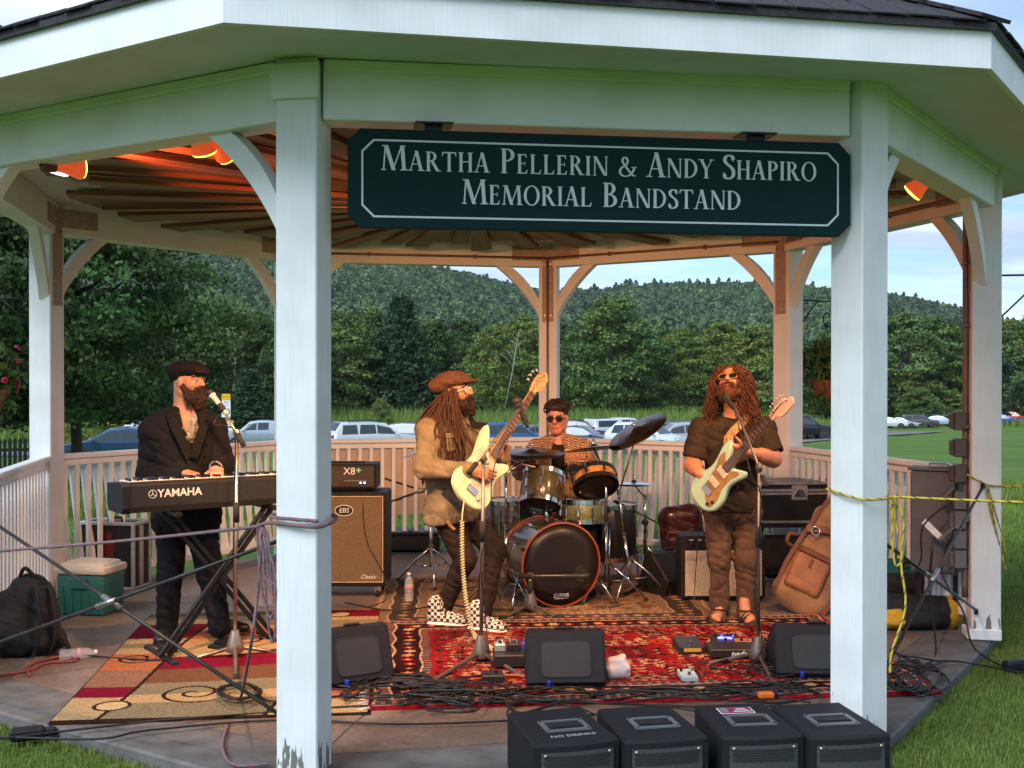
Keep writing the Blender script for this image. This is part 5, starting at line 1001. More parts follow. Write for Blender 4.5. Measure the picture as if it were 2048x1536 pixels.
ribbon('strap', [(-.16, .1, .53), (-.05, .12, .57), (.08, .11, .6), (.15, .09, .6)], .05, .012, TRIM, t, nx_)
mb = MB(); mb.tube(spline([R2(-.2, .08, .46), R2(-.25, .1, .44), R2(-.25, .1, .38), R2(-.2, .08, .37)], 6), .016, 7); mb.build('handle', TRIM, t, True); mb = MB(); mb.tube([R2(-.1+.03*math.cos(a), .135, .53+.03*math.sin(a)) for a in np.linspace(0, 6.28, 14)[:-1]], .006, 6, closed=True); mb.build('buckle_ring', CHROME, t, True)
# folding table with flight case and pedal power on it, right of the guitarist
t = at('folding_stand', 'black folding equipment stand under the large flight case', 'stand', 1612, 1172, .05); bl(MB().rbox((.05, .3, .47), (.95, .42, .03), .006), 'top', BLACKP, t)
for sx in (-.36, .44):
    bl(MB().bar((sx, .12, 0), (sx*.9, .5, .455), .03, .03), 'leg', BLACKM, t); bl(MB().bar((sx*.9, .12, .455), (sx, .5, 0), .03, .03), 'leg', BLACKM, t)
bl(MB().rbox((.05, .25, .2), (.7, .3, .32), .03), 'dark_case', NYL, t)
t = at('flight_case', 'large black flight case with silver latch on the stand right of the guitarist', 'case', 1612, 1172, .05); zc = .486; w, d, h = .86, .4, .33
bl(MB().box((.07, .32, zc+h/2), (w-.01, d-.01, h-.01)), 'panel', mat('case_black', (.012, .012, .014), .45), t)
for sx in (-1, 1):
    for sy in (0, 1): bl(MB().rbox((.07+sx*w/2, .12+sy*d, zc+h/2), (.026, .026, h), .004), 'corner_edge', ALU, t)
for sy in (0, 1):
    for z_ in (zc+.012, zc+h-.09, zc+h-.062, zc+h-.006): bl(MB().rbox((.07, .12+sy*d, z_), (w, .026, .022), .004), 'edge', ALU, t)
bl(MB().box((.07, .32, zc+h+.003), (w, d, .006)), 'lid', mat('case_grey_top', (.1, .1, .105), .4, .4), t); bl(MB().rbox((-.02, .108, zc+h-.08), (.13, .012, .12), .008), 'latch', ALU, t); bl(MB().prism([(-.055, -.03), (.055, -.03), (.02, .03), (-.02, .03)], .008, (-.02, .1, zc+h-.085), FRONTM), 'latch_wing', CHROME, t)
for q in ((-.35, .115, zc+.02), (-.35, .115, zc+h-.02)): bl(MB().ball(q, .03, 10), 'ball_corner', CHROME, t, True)
# electrical cabinet, bags at the right
t = at('electrical_cabinet', 'brown-grey metal electrical cabinet standing before the right railing', 'cabinet', 1868, 1258, -.55, .0); GRY = mat('cabinet_paint', (.1, .1, .112), .5, var=.2, scale=5); bl(MB().rbox((0, .06, .71), (.3, .16, .68), .01), 'case', GRY, t); bl(MB().rbox((-.0, -.026, .71), (.28, .012, .64), .004), 'door', GRY, t); bl(MB().rbox((0, .06, 1.06), (.33, .19, .022), .005), 'lid', GRY, t)
for sx in (-.12, .12): bl(MB().box((sx, .08, .19), (.03, .03, .38)), 'leg', BLACKM, t)
bl(MB().rbox((.02, .06, 1.085), (.12, .08, .03), .006), 'junction', mat('zinc', (.3, .3, .29), .4, .8), t)
p = gp(1845, 1262); t = thing('duffel_bag', 'black duffel bag with yellow end panels on the floor at the right', 'bag', p); R2 = lambda x, y, z: p+RTH*x+FWH*y+Z3*z
sd = SDF(.01, .05); sd.cone(R2(-.3, .12, .11), R2(.2, .12, .1), .12, .11); sd.ell(R2(-.05, .12, .06), (.35, .16, .06)); YEL = (.5, .3, .02); 
sdf_obj(sd, 'bag', mat_attr('nylon_print', .7, bump=.4, bscale=120, var=.25, scale=20), t, lambda P: .007*vnoise(P, 26)+.004*vnoise(P, 70), colf=lambda V: np.where((((V-p) @ RTH > .19) | (((V-p) @ RTH < -.13) & ((V-p) @ RTH > -.26) & (V[:, 2] < .14)))[:, None], np.array([YEL]), np.array([(.012, .013, .018)])))
p2 = gp(1850, 1228); t = thing('tote_bag', 'black tote bag with teal top lying on the duffel bag at the right', 'bag', p2+Z3*.13); R2 = lambda x, y, z: p2+RTH*x+FWH*y+Z3*z; sd = SDF(.01, .05); sd.ell(R2(-.12, .05, .2), (.28, .14, .12)); sd.ell(R2(-.16, .06, .31), (.2, .11, .07)); sd.ell(R2(-.02, .06, .24), (.16, .13, .1))
sdf_obj(sd, 'bag', MATS['nylon_print'], t, lambda P: .008*vnoise(P, 24)+.005*vnoise(P, 60), colf=lambda V: np.where((V[:, 2] > .3)[:, None], np.array([(.01, .1, .13)]), np.array([(.012, .013, .016)])))
mb = MB(); mb.tube(spline([R2(-.2, -.06, .33), R2(-.17, -.1, .38), R2(-.06, -.12, .36), R2(-.04, -.1, .2), R2(-.07, -.1, .12)], 6), .012, 6); mb.build('strap', NYL, t, True)
p = gp(2000, 1262, -.07); t = thing('fabric_cover', 'pale blue-grey fabric cover hanging behind the right post', 'cover', p); R2 = lambda x, y, z: p+RTH*x+FWH*y+Z3*z; sd = SDF(.012, .06); sd.cone(R2(-.03, .35, .82), R2(.0, .35, .42), .05, .075); sd.cone(R2(.0, .35, .5), R2(.02, .35, .26), .075, .09); sdf_obj(sd, 'cover', mat('blue_grey_cloth', (.26, .36, .37), .8, var=.15), t, lambda P: .012*np.sin(P @ RTH*70)+.004*vnoise(P, 30)); MB().box(R2(-.02, .35, .12), (.1, .06, .26)).build('post_stub', mat('weathered_wood', (.2, .17, .13), .9, var=.3), t)
# ================================================================ people
SKINM = mat_attr('skin', .5, bump=.15, bscale=160, spec=.4, var=.08, scale=30)
def cloth_mat(name, c, rough=.85, var=.25, sc=18, c2=None): return mat(name, c, rough, var=var, scale=sc, bump=.5, bscale=320, sheen=.0, spec=.15, col2=c2)
class Fig:
    """joints are given as (px, py, metres towards the viewer) from the depth at which the feet or seat stand"""
    def __init__(s, D): s.D = D
    def __call__(s, px, py, tw=0.): return dp(px, py, s.D-tw)
def head_prims(sd, c, M, mouth=0., k=.014):
    P = lambda x, y, z: c+M @ v3((x, y, z))
    sd.ell(P(0, -.014, .042), (.077, .097, .086), M, k=.02); sd.ell(P(0, .026, -.035), (.061, .066, .078), M, k=.03); sd.ell(P(0, .06, -.09), (.03, .026, .024), M, k=.025)
    sd.cone(P(-.042, .078, .03), P(.042, .078, .03), .013, .013, k=.018)
    for x in (-1, 1):
        sd.ell(P(x*.04, .058, -.018), (.026, .024, .024), M, k=.02); sd.ell(P(x*.079, -.006, -.004), (.011, .021, .033), M, k=.008); sd.cone(P(x*.055, -.005, -.06), P(x*.02, .055, -.088), .025, .022, k=.03)
    for x in (-1, 1): sd.ell(P(x*.032, .1, .012), (.019, .016, .011), M, k=.012, cut=True); sd.ell(P(x*.031, .078, .012), (.0135, .0135, .0135), M, k=.006)
    sd.cone(P(0, .088, .026), P(0, .112, -.012), .009, .0145, k=.012)
    for x in (-1, 1): sd.ell(P(x*.013, .1, -.016), (.009, .012, .009), M, k=.008)
    if mouth: sd.ell(P(0, .09, -.062), (.022, .028, .008+mouth), M, k=.006, cut=True); sd.cone(P(-.02, .086, -.046), P(.02, .086, -.046), .007, .007, k=.008); sd.cone(P(-.018, .08, -.072-mouth), P(.018, .08, -.072-mouth), .008, .008, k=.008)
    else: sd.cone(P(-.02, .087, -.05), P(.02, .087, -.05), .006, .006, k=.007); sd.cone(P(-.017, .086, -.061), P(.017, .086, -.061), .0075, .0075, k=.007)
def hand_prims(sd, w, d, n, t, curl=(.5, .5, .55, .6), spread=.0, thumb=.5, s=1.):
    """w wrist, d towards the fingers, n where the palm faces, t thumb side"""
    d = unit(d); n = unit(v3(n)-d*(v3(n) @ d)); t_ = np.cross(d, n); t = t_ if t_ @ v3(t) > 0 else -t_; M = np.stack([t, n, d], 1)
    sd.box(w+d*.05*s, (.043*s, .016*s, .052*s), M, .015, k=.012); sd.cone(w-d*.03, w+d*.02, .03, .028, k=.02); sd.ell(w+d*.035*s+t*.03*s+n*.012*s, (.018, .016, .03), M, k=.012)
    for i in range(4):
        b = w+d*(.095-.006*abs(i-1.2))*s+t*(.031-.0205*i)*s; a = .0; L_ = [x*s*(1., 1.1, 1.02, .8)[i] for x in (.044, .027, .022)]; sp = (1.5-i)*spread
        for j in range(3):
            a += curl[i]*(.75, 1.1, .8)[j]; dd = unit(d*math.cos(a)+n*math.sin(a)+t*sp); e = b+dd*L_[j]; sd.cone(b, e, (.0098, .0092, .0085)[j]*s, (.0092, .0085, .0074)[j]*s, k=.004); b = e
    b = w+d*.03*s+t*.036*s+n*.006*s; dd = unit(d*.62+t*(.75-.35*thumb)+n*.5*thumb)
    for L_, r0, r1 in ((.042, .0125, .011), (.034, .0108, .0088)): e = b+dd*L_*s; sd.cone(b, e, r0*s, r1*s, k=.006); b = e; dd = unit(dd+n*.45*thumb+d*.35-t*.2)
def torso_prims(sd, pel, che, M, wide=1., deep=1., belly=0., inf=0.):
    up = M[:, 2]; f = M[:, 1]; mid = (pel+che)/2
    sd.ell(pel, (.165*wide+inf, .115*deep+inf, .115+inf), M, k=.06); sd.ell(mid+f*belly*.6, (.155*wide+inf, (.105+belly)*deep+inf, .16+inf), M, k=.07); sd.ell(che, (.175*wide+inf, .118*deep+inf, .165+inf), M, k=.07); sd.ell(che+up*.1, (.15*wide+inf, .085*deep+inf, .085+inf), M, k=.05)
def limb(sd, a, b, c, r, inf=0., k=.03): sd.cone(a, b, r[0]+inf, r[1]+inf, k=k); sd.cone(b, c, r[1]*.96+inf, r[2]+inf, k=k)
def tor_frame(f, pel, che): up = unit(che-pel); f = unit(v3(f)-up*(v3(f) @ up)); s_ = np.cross(f, up); return np.stack([s_, f, up], 1)
def head_frame(f, up=(0, 0, 1)): f = unit(f); u = unit(v3(up)-f*(v3(up) @ f)); return np.stack([np.cross(f, u), f, u], 1)
def skin_col(base, c, M, beard=None, brow=(.03, .015, .01)):
    def fn(V):
        C = np.tile(np.array(base), (len(V), 1)); q = (V-c) @ M; nz_ = 1+.07*vnoise(V, 60)[:, None]; C = C*nz_
        lip = (np.abs(q[:, 0]) < .026) & (np.abs(q[:, 2]+.056) < .014) & (q[:, 1] > .07); C[lip] = C[lip]*np.array([.85, .55, .55])
        br = (np.abs(np.abs(q[:, 0])-.034) < .022) & (np.abs(q[:, 2]-.036) < .006) & (q[:, 1] > .06); C[br] = brow
        for x in (-.031, .031): d = np.linalg.norm(q-np.array([x, .078, .012]), axis=1); C[(d < .0145) & (q[:, 1] > .083) & (np.abs(q[:, 2]-.012) < .006)] = (.5, .46, .42); C[(d < .0145) & (np.abs(q[:, 0]-x) < .006) & (np.abs(q[:, 2]-.012) < .006) & (q[:, 1] > .083)] = (.03, .02, .015)
        ch = np.exp(-((np.abs(q[:, 0])-.04)**2+(q[:, 2]+.012)**2)/.0006)*(q[:, 1] > .03); C = C*(1-np.array([0, .18, .18])*ch[:, None]); return C
    return fn
def folds(amp=.006, f=24, seed=0):
    """soft waves plus narrow creases, drawn out along slanting directions"""
    def fn(P):
        Q = P @ np.array([[1, .35, .2], [-.3, 1, .45], [.25, -.2, .8]]); W = Q+.035*np.stack([vnoise(P, 17, seed+1), vnoise(P, 19, seed+2), vnoise(P, 15, seed+4)], 1)
        r1 = (1-np.abs(vnoise(W*np.array([1, 1, 1.7]), f*1.25, seed)))**4; r2 = (1-np.abs(vnoise(W*np.array([1.5, 1.2, .7]), f*1.9, seed+7)))**5
        return amp*(.45*vnoise(P, f*.55, seed)+.75*(r1-.25)+.5*(r2-.2))-.35*amp
    return fn
def shoe(root, name, m, sole_m, heel, toe, up=(0, 0, 1), w=.048, h=.075, high=0., colf=None):
    d = v3(toe)-v3(heel); d[2] = 0; d = unit(d); s_ = np.cross(d, Z3); M = np.stack([s_, d, Z3], 1); L_ = np.linalg.norm((v3(toe)-v3(heel))[:2]); h0 = v3((heel[0], heel[1], .02)); sd = SDF(.006, .03)
    sd.ell(h0+d*.045+Z3*(h*.55), (w*.82, .055, h*.6), M); sd.ell(h0+d*(L_*.45)+Z3*.04, (w*.88, L_*.32, .048), M); sd.ell(h0+d*(L_*.76)+Z3*.028, (w, L_*.25, .04), M)
    if high: sd.cone(h0+d*.055+Z3*.06, h0+d*.05+Z3*(.06+high), .052, .055, k=.03)
    sd.box(h0-Z3*.06+d*L_*.5, (.2, L_, .06), M, .005, cut=True, k=.004)
    o = sdf_obj(sd, name, m, root, colf=colf); so = SDF(.006, .03); so.box(h0+d*.05-Z3*.002, (w*.86, .055, .016), M, .014); so.box(h0+d*(L_*.45)-Z3*.002, (w*.85, L_*.35, .016), M, .014); so.ell(h0+d*(L_*.76)-Z3*.002, (w*1.06, L_*.27, .018), M); so.box(h0-Z3*.06+d*L_*.5, (.2, L_, .0425), M, .005, cut=True, k=.003); sdf_obj(so, 'sole', sole_m, o); return o
def ribbon3(name, P, wd, th, m, root, ups):
    mb = MB()
    for i in range(len(P)-1): mb.bar(P[i], P[i+1]+unit(P[i+1]-P[i])*.006, wd, th, ups[i] if isinstance(ups, list) else ups)
    return mb.build(name, m, root)
def glasses(root, c, M, rim, lens, round_=False):
    P = lambda x, y, z: c+M @ v3((x, y, z)); mb = MB()
    for x in (-.034, .034):
        pts = [P(x+.029*math.copysign(abs(math.cos(a))**(.7), math.cos(a)), .1-.006*abs(x+.029*math.cos(a))/.06, .012+.021*math.copysign(abs(math.sin(a))**.8, math.sin(a))) for a in np.linspace(0, 6.283, 17)[:-1]]; mb.tube(pts, .0036, 5, closed=True)
    mb.tube([P(-.008, .104, .016), P(0, .107, .019), P(.008, .104, .016)], .003, 5)
    for x in (-1, 1): mb.tube([P(x*.063, .095, .018), P(x*.078, .05, .014), P(x*.08, 0, .006), P(x*.078, -.015, -.008)], .0032, 5)
    g = mb.build('glasses', rim, root, True)
    for x in (-.034, .034):
        pts = [(x+.028*math.copysign(abs(math.cos(a))**.7, math.cos(a)), .012+.02*math.copysign(abs(math.sin(a))**.8, math.sin(a))) for a in np.linspace(0, 6.283, 17)[:-1]]; l = MB(); l.add([P(a, .1-.006*abs(a)/.06, b) for a, b in pts]+[P(a, .096-.006*abs(a)/.06, b) for a, b in pts], [tuple(range(16)), tuple(range(31, 15, -1))]+[(i, (i+1) % 16, 16+(i+1) % 16, 16+i) for i in range(16)]); l.build('lens', lens, g)
DARKLENS = mat('dark_lens', (.012, .009, .008), .08, var=0, spec=.7)
TOW = -FWH      # towards the viewer
# ---------------------------------------------------------------- keyboard player
J = Fig(7.2); hc = J(378, 764); HM = head_frame(RTH*.9+TOW*.42-Z3*.03, Z3+RTH*.06)
kp = thing('person', 'person in black flat cap, black jacket and full beard playing the keyboard', 'person', gp(380, 1290))
pel, che = J(372, 1005), J(366, 880); TM = tor_frame(TOW*.85+RTH*.5, pel, che)
shR, shL = J(308, 862, .06), J(425, 858, -.06); elR, elL = J(297, 952, .02), J(447, 930, .02); wrR, wrL = J(370, 945, .13), J(434, 935, .12)
hipR, hipL = J(345, 1030), J(398, 1030); knR, knL = J(340, 1150, .03), J(420, 1148, .02); anR, anL = J(332, 1268), J(440, 1252, .02)
sd = SDF(.0065, .03); head_prims(sd, hc, HM); nb = J(370, 832, -.01); sd.cone(hc+HM @ v3((0, -.03, -.05)), nb, .058, .066, k=.03); sd.cone(hc+HM @ v3((0, -.045, -.02)), nb-TM[:, 1]*.02, .055, .06, k=.03)
torso_prims(sd, pel, che, TM, 1.0, .98, .02)
for a, b, c in ((shR, elR, wrR), (shL, elL, wrL)): limb(sd, a, b, c, (.06, .045, .03)); sd.cone(che+TM[:, 2]*.1, a, .06, .06, k=.05)
hand_prims(sd, wrR, RTH*.7+TOW*.45-Z3*.12, -Z3, FWH*.6+RTH*.3, (.42, .4, .42, .46), .1, .3, .98); hand_prims(sd, wrL, RTH*.15+TOW*.6-Z3*.25, -Z3, -RTH, (.42, .42, .44, .46), .12, .3, .98)
for h_, k_, a_, d_ in ((hipR, knR, anR, TOW), (hipL, knL, anL, RTH)): limb(sd, h_, k_, a_, (.085, .06, .042)); sd.cone(a_+Z3*.01, a_+d_*.03+Z3*.0, .036, .03)
BSK = (.42, .2, .13)
sdf_obj(sd, 'body', SKINM, kp, colf=skin_col(BSK, hc, HM))
PSH_ = mat('black_shirt_white_print', (.01, .01, .01), .8, var=0, scale=60, col2=(.4, .38, .36)); JKT = cloth_mat('black_wool', (.009, .008, .0085), .8); sd = SDF(.0085, .03); torso_prims(sd, pel-TM[:, 2]*.03, che, TM, 1.05, 1.0, .02, .03); sd.ell(pel-TM[:, 2]*.09, (.2, .15, .1), TM, k=.06)
for a, b, c in ((shR, elR, wrR), (shL, elL, wrL)): limb(sd, a, b, b+(c-b)*.86, (.082, .07, .054)); sd.cone(che+TM[:, 2]*.1, a, .085, .08, k=.05)
sd.ell(pel-TM[:, 2]*.14, (.2, .155, .12), TM, k=.06); sd.box(pel-TM[:, 2]*.32+Z3*.0, (.35, .35, .14), TM, .01, cut=True, k=.006)
sd.ell(nb+TM[:, 1]*.09-TM[:, 2]*.045, (.055, .09, .15), TM, k=.02, cut=True)
jk = sdf_obj(sd, 'jacket', JKT, kp, folds(.011, 16))
def surf_ribbon(name, pts, wd, th, m, root): return ribbon3(name, spline(pts, 5), wd, th, m, root, TM[:, 1])
LP = lambda x, z, y=.0: che+TM @ v3((x, y, z))
for sx in (-1, 1): surf_ribbon('lapel', [LP(sx*.085, .2, .06), LP(sx*.095, .12, .155), LP(sx*.06, .02, .182), LP(sx*.012, -.1, .185)], .055, .012, JKT, jk)
for sx in (-1, 1): MB().rbox(LP(sx*.13, -.3, .13), (.13, .02, .05), .005, TM).build('pocket_flap', JKT, jk)
for c_, e_ in ((wrR, elR), (wrL, elL)): q_ = e_+(c_-e_)*.9; MB().lathe([(.054, -.02), (.056, -.018), (.055, .018), (.048, .02)], 18, q_, frame(c_-e_)).build('cuff', JKT, jk, True); MB().lathe([(.043, .0), (.045, .03), (.04, .034)], 18, q_, frame(c_-e_)).build('shirt_cuff', PSH_, jk, True)
for z in (-.13, -.22): MB().lathe([(.009, 0), (.008, .004), (.001, .005)], 10, LP(.02, z, .187), np.stack([TM[:, 0], TM[:, 2], TM[:, 1]], 1)).build('button', BLACKP, jk, True)
PSH = mat('black_shirt_white_print', (.01, .01, .01), .8, var=0, scale=60, col2=(.4, .38, .36)); sd = SDF(.007, .02); sd.ell(LP(0, .02, .09), (.06, .045, .14), TM); sd.cone(LP(-.07, .17, .07), LP(-.02, .02, .13), .018, .02); sd.cone(LP(.07, .17, .07), LP(.02, .02, .13), .018, .02); sd.ell(LP(0, .15, .14), (.036, .06, .1), TM, cut=True, k=.01); sdf_obj(sd, 'shirt', PSH, kp, folds(.003, 30))
TRS = cloth_mat('black_trousers', (.009, .009, .012)); sd = SDF(.0085, .03)
for h_, k_, a_ in ((hipR, knR, anR), (hipL, knL, anL)): limb(sd, h_, k_, a_-Z3*.01, (.1, .078, .066)); 
sd.ell(pel-Z3*.05, (.19, .145, .12), TM, k=.05); sdf_obj(sd, 'trousers', TRS, kp, folds(.011, 18, 3))
SHB = mat('black_leather', (.012, .011, .011), .32, var=.2, scale=20); SHS = mat('shoe_sole', (.012, .011, .01), .7)
a = gp(331, 1284); shoe(kp, 'shoe', SHB, SHS, a-TOW*.06, a+TOW*.2+RTH*.02); a = gp(440, 1268); shoe(kp, 'shoe', SHB, SHS, a-RTH*.07, a+RTH*.2+TOW*.04)
hp = lambda x, y, z: hc+HM @ v3((x, y, z))
sd = SDF(.006, .03); sd.ell(hp(0, -.02, .075), (.094, .12, .062), HM); sd.ell(hp(0, .05, .083), (.082, .075, .034), HM); sd.ell(hp(0, -.055, .05), (.09, .085, .065), HM); sd.ell(hp(0, .115, .062), (.062, .035, .012), HM, k=.02); sd.ell(hp(0, .0, -.02), (.075, .11, .065), HM, cut=True, k=.01)
sdf_obj(sd, 'flat_cap', cloth_mat('black_cap', (.01, .008, .011)), kp, folds(.003, 40))
def beard_prims(sd, hp, HM, ln=.05, wide=1.):
    for x in (-1, 1): sd.cone(hp(x*.07*wide, .01, -.03), hp(x*.05*wide, .05, -.085), .018, .03); sd.cone(hp(x*.05*wide, .05, -.085), hp(0, .085, -.1), .03, .034); sd.cone(hp(x*.03, .09, -.042), hp(0, .098, -.037), .0085, .009, k=.01); sd.cone(hp(x*.03, .088, -.045), hp(x*.036, .075, -.08), .011, .022)
    sd.cone(hp(0, .08, -.1), hp(0, .085, -.1-ln), .045, .03)
BRD = mat('brown_beard', (.028, .014, .009), .85, var=.5, scale=60, bump=1, bscale=240); sd = SDF(.005, .02); beard_prims(sd, hp, HM, .05); sdf_obj(sd, 'beard', BRD, kp, lambda P: .005*vnoise(P, 130)+.004*vnoise(P*np.array([1, 1, .4]), 260, 2))
# ---------------------------------------------------------------- bass player
J = Fig(7.72); hc = J(912, 787); HM = head_frame(RTH*.93+TOW*.3+Z3*.14, Z3-RTH*.08)
bp = thing('person', 'person in brown newsboy cap with long dreadlocks and checkered high-tops playing bass', 'person', gp(920, 1258)); pel, che = J(907, 1005), J(893, 890); TM = tor_frame(TOW*.68+RTH*.74, pel, che)
shR, shL = J(858, 862, .12), J(945, 868, -.12); elR, elL = J(850, 938, .2), J(978, 945, -.12); wrR, wrL = J(948, 940, .36), J(1008, 912, .04)
hipR, hipL = J(890, 1028, .05), J(928, 1028, -.05); knR, knL = J(930, 1118, .08), J(990, 1100, .0); anR, anL = J(884, 1222, .0), J(966, 1228, .03)
sd = SDF(.0065, .03); head_prims(sd, hc, HM); nb = J(895, 845); sd.cone(hc+HM @ v3((0, -.03, -.05)), nb, .056, .062, k=.03); torso_prims(sd, pel, che, TM, 1., 1., .02)
for a, b, c in ((shR, elR, wrR), (shL, elL, wrL)): limb(sd, a, b, c, (.055, .042, .029)); sd.cone(che+TM[:, 2]*.1, a, .055, .055, k=.05)
BN = unit(TOW*.7+RTH*.35+FWH*0); hand_prims(sd, wrR, RTH*.75-Z3*.25+FWH*.1, FWH*.8-Z3*.2, Z3, (.5, .55, .6, .65), .05, .5); hand_prims(sd, wrL, Z3*.75+RTH*.1+TOW*.35, -RTH*.6+TOW*.5, -RTH+TOW*.3, (.75, .8, .8, .8), .06, .6)
for h_, k_, a_ in ((hipR, knR, anR), (hipL, knL, anL)): limb(sd, h_, k_, a_, (.082, .058, .04)); sd.cone(a_+Z3*.01, a_+RTH*.02, .034, .028)
sdf_obj(sd, 'body', SKINM, bp, colf=skin_col((.3, .14, .085), hc, HM))
SHM = cloth_mat('olive_canvas', (.16, .128, .078), .85, .3, 9); sd = SDF(.0085, .03); torso_prims(sd, pel, che, TM, 1.08, 1.1, .02, .03); sd.ell(pel-Z3*.04, (.205, .16, .13), TM, k=.05); sd.ell(pel-Z3*.1-RTH*.03, (.2, .16, .12), TM, k=.05); sd.box(pel-Z3*.29, (.4, .4, .16), TM, .01, cut=True, k=.006)
for a, b, c in ((shR, elR, wrR), (shL, elL, wrL)): limb(sd, a, b, b+(c-b)*.9, (.075, .066, .05)); sd.cone(che+TM[:, 2]*.1, a, .078, .073, k=.05)
sd.cone(nb-TM[:, 0]*.05+Z3*.0, nb+TM[:, 0]*.05, .06, .06, k=.03); sd.ell(nb+TM[:, 1]*.04+Z3*.05, (.06, .075, .06), TM, cut=True, k=.02)
sj = sdf_obj(sd, 'canvas_shirt', SHM, bp, folds(.014, 15, 2)); LP = lambda x, z, y=.0: che+TM @ v3((x, y, z))
for c_, e_ in ((wrR, elR), (wrL, elL)):
    d_ = unit(c_-e_); q_ = e_+(c_-e_)*.88; MB().lathe([(.05, -.03), (.053, -.028), (.052, .03), (.047, .032), (.044, .02)], 18, q_, frame(d_)).build('cuff', SHM, sj, True); MB().ball(q_+TOW*.052, .006, 8).build('cuff_button', CHROME, sj, True)
for sx in (-1, 1): MB().prism([(0, 0), (.075, -.01), (.085, -.075), (.02, -.05)], .01, nb+TM @ v3((sx*.012, .1, .03)), np.stack([TM[:, 0]*sx, unit(Z3+TM[:, 1]*-.35), np.cross(TM[:, 0]*sx, unit(Z3+TM[:, 1]*-.35))], 1), bev=.002).build('collar_point', SHM, sj)
MB().rbox(LP(0, -.05, .165), (.035, .012, .34), .004, TM).build('button_placket', SHM, sj); MB().rbox(LP(.09, .02, .152), (.1, .012, .11), .004, TM).build('chest_pocket', SHM, sj); MB().rbox(LP(.09, .068, .156), (.105, .014, .035), .004, TM).build('pocket_flap', SHM, sj)
for q in (LP(.0, .08, .155), LP(.0, -.02, .16), LP(.09, .06, .165)): MB().ball(q, .006, 8).build('button', CHROME, sj, True)
TRS2 = cloth_mat('brown_black_trousers', (.018, .012, .009)); sd = SDF(.0085, .03)
for h_, k_, a_ in ((hipR, knR, anR), (hipL, knL, anL)): limb(sd, h_, k_, a_, (.096, .074, .056))
sd.ell(pel-Z3*.05, (.18, .14, .11), TM, k=.05); sdf_obj(sd, 'trousers', TRS2, bp, folds(.012, 19, 6))
def checker(c, d):
    s_ = np.cross(d, Z3)
    def fn(V):
        q = V-c; a, b, h = q @ d, q @ s_, V[:, 2]; u = np.floor((a+.25)/.021)+np.floor(h/.021); ck = (u+np.floor((b+.3)/.021)*(h > .07)) % 2 == 0; C = np.where(ck[:, None], np.array([(.55, .5, .42)]), np.array([(.012, .011, .012)])); return C
    return fn
CHK = mat_attr('checkered_canvas', .75, bump=.3, bscale=300, var=.1); SOLW = mat('white_sole', (.6, .56, .5), .6)
for c_, d_ in ((gp(866, 1252), RTH*.95+TOW*.25), (gp(948, 1262), RTH*.85+TOW*.45)):
    d_ = unit(d_); so_ = shoe(bp, 'shoe', CHK, SOLW, c_-d_*.03, c_+d_*.24, high=.075, colf=checker(c_, d_)); mb = MB()
    for i in range(5): q = c_+d_*(.075+.022*i)+Z3*(.125-.016*i); s_ = np.cross(d_, Z3); mb.tube([q-s_*.03, q+Z3*.012, q+s_*.03], .004, 5)
    o = mb.build('laces', BLACKP, so_, True); o['kind'] = 'stuff'
hp = lambda x, y, z: hc+HM @ v3((x, y, z)); sd = SDF(.006, .03); sd.ell(hp(0, -.03, .085), (.115, .15, .055), HM); sd.ell(hp(0, -.09, .06), (.105, .09, .055), HM); sd.ell(hp(0, -.02, .125), (.07, .09, .03), HM); sd.ell(hp(0, .115, .068), (.07, .055, .011), HM, k=.015); sd.ell(hp(0, -.01, -.01), (.08, .11, .075), HM, cut=True, k=.01)
sdf_obj(sd, 'newsboy_cap', cloth_mat('brown_tweed', (.085, .042, .024), .9, .3, 60), bp, folds(.004, 34, 1)); MB().ball(hp(0, -.03, .152), .011, 8).build('cap_button', MATS['brown_tweed'], bp, True)
DRD = mat('dreadlock_hair', (.045, .018, .01), .75, var=.45, scale=50, bump=1, bscale=220); hb = MB(); rr = random.Random(4)
for i in range(105):
    a = rr.uniform(1.0, 2*math.pi-1.15); x, y = .077*math.sin(a), .085*math.cos(a)-.012; z0 = rr.uniform(.0, .05); p0 = hp(x, y, z0); o_ = unit(HM @ v3((x, y+.01, 0))); ln = rr.uniform(.36, .58); fwd = RTH*rr.uniform(-.05, .1)+TM[:, 1]*rr.uniform(.0, .1)
    p1 = p0+o_*.035-Z3*.06; p2 = p1+o_*.035-Z3*ln*.35+fwd*.3; p3 = p2+o_*rr.uniform(-.02, .04)-Z3*ln*.35+fwd*.6+RTH*rr.uniform(-.03, .03); p4 = p3-Z3*ln*.25+RTH*rr.uniform(-.03, .03)
    for q in (p2, p3, p4):      # lie on the shoulders and chest rather than inside them
        v = (q-che); l = TM.T @ v; e_ = math.sqrt((l[0]/.225)**2+(l[1]/.175)**2)
        if e_ < 1 and l[2] < .2: q += TM @ v3((l[0]*(1/max(e_, .2)-1), l[1]*(1/max(e_, .2)-1), 0))*.9
    P = spline([p0, p1, p2, p3, p4], 5); hb.tube([q+v3((rr.uniform(-1, 1), rr.uniform(-1, 1), 0))*.0025 for q in P], [.0066*(1-.3*k_/len(P))*rr.uniform(.85, 1.15) for k_ in range(len(P))], 6)
o = hb.build('hair', DRD, bp, True); o['kind'] = 'stuff'; o['label'] = 'long brown dreadlocks over the shoulders'
BRD2 = mat('dark_brown_beard', (.022, .009, .006), .85, var=.5, scale=60, bump=1, bscale=240); sd = SDF(.005, .02); beard_prims(sd, hp, HM, .04, 1.0); sdf_obj(sd, 'beard', BRD2, bp, lambda P: .006*vnoise(P, 110)+.004*vnoise(P, 260, 2))
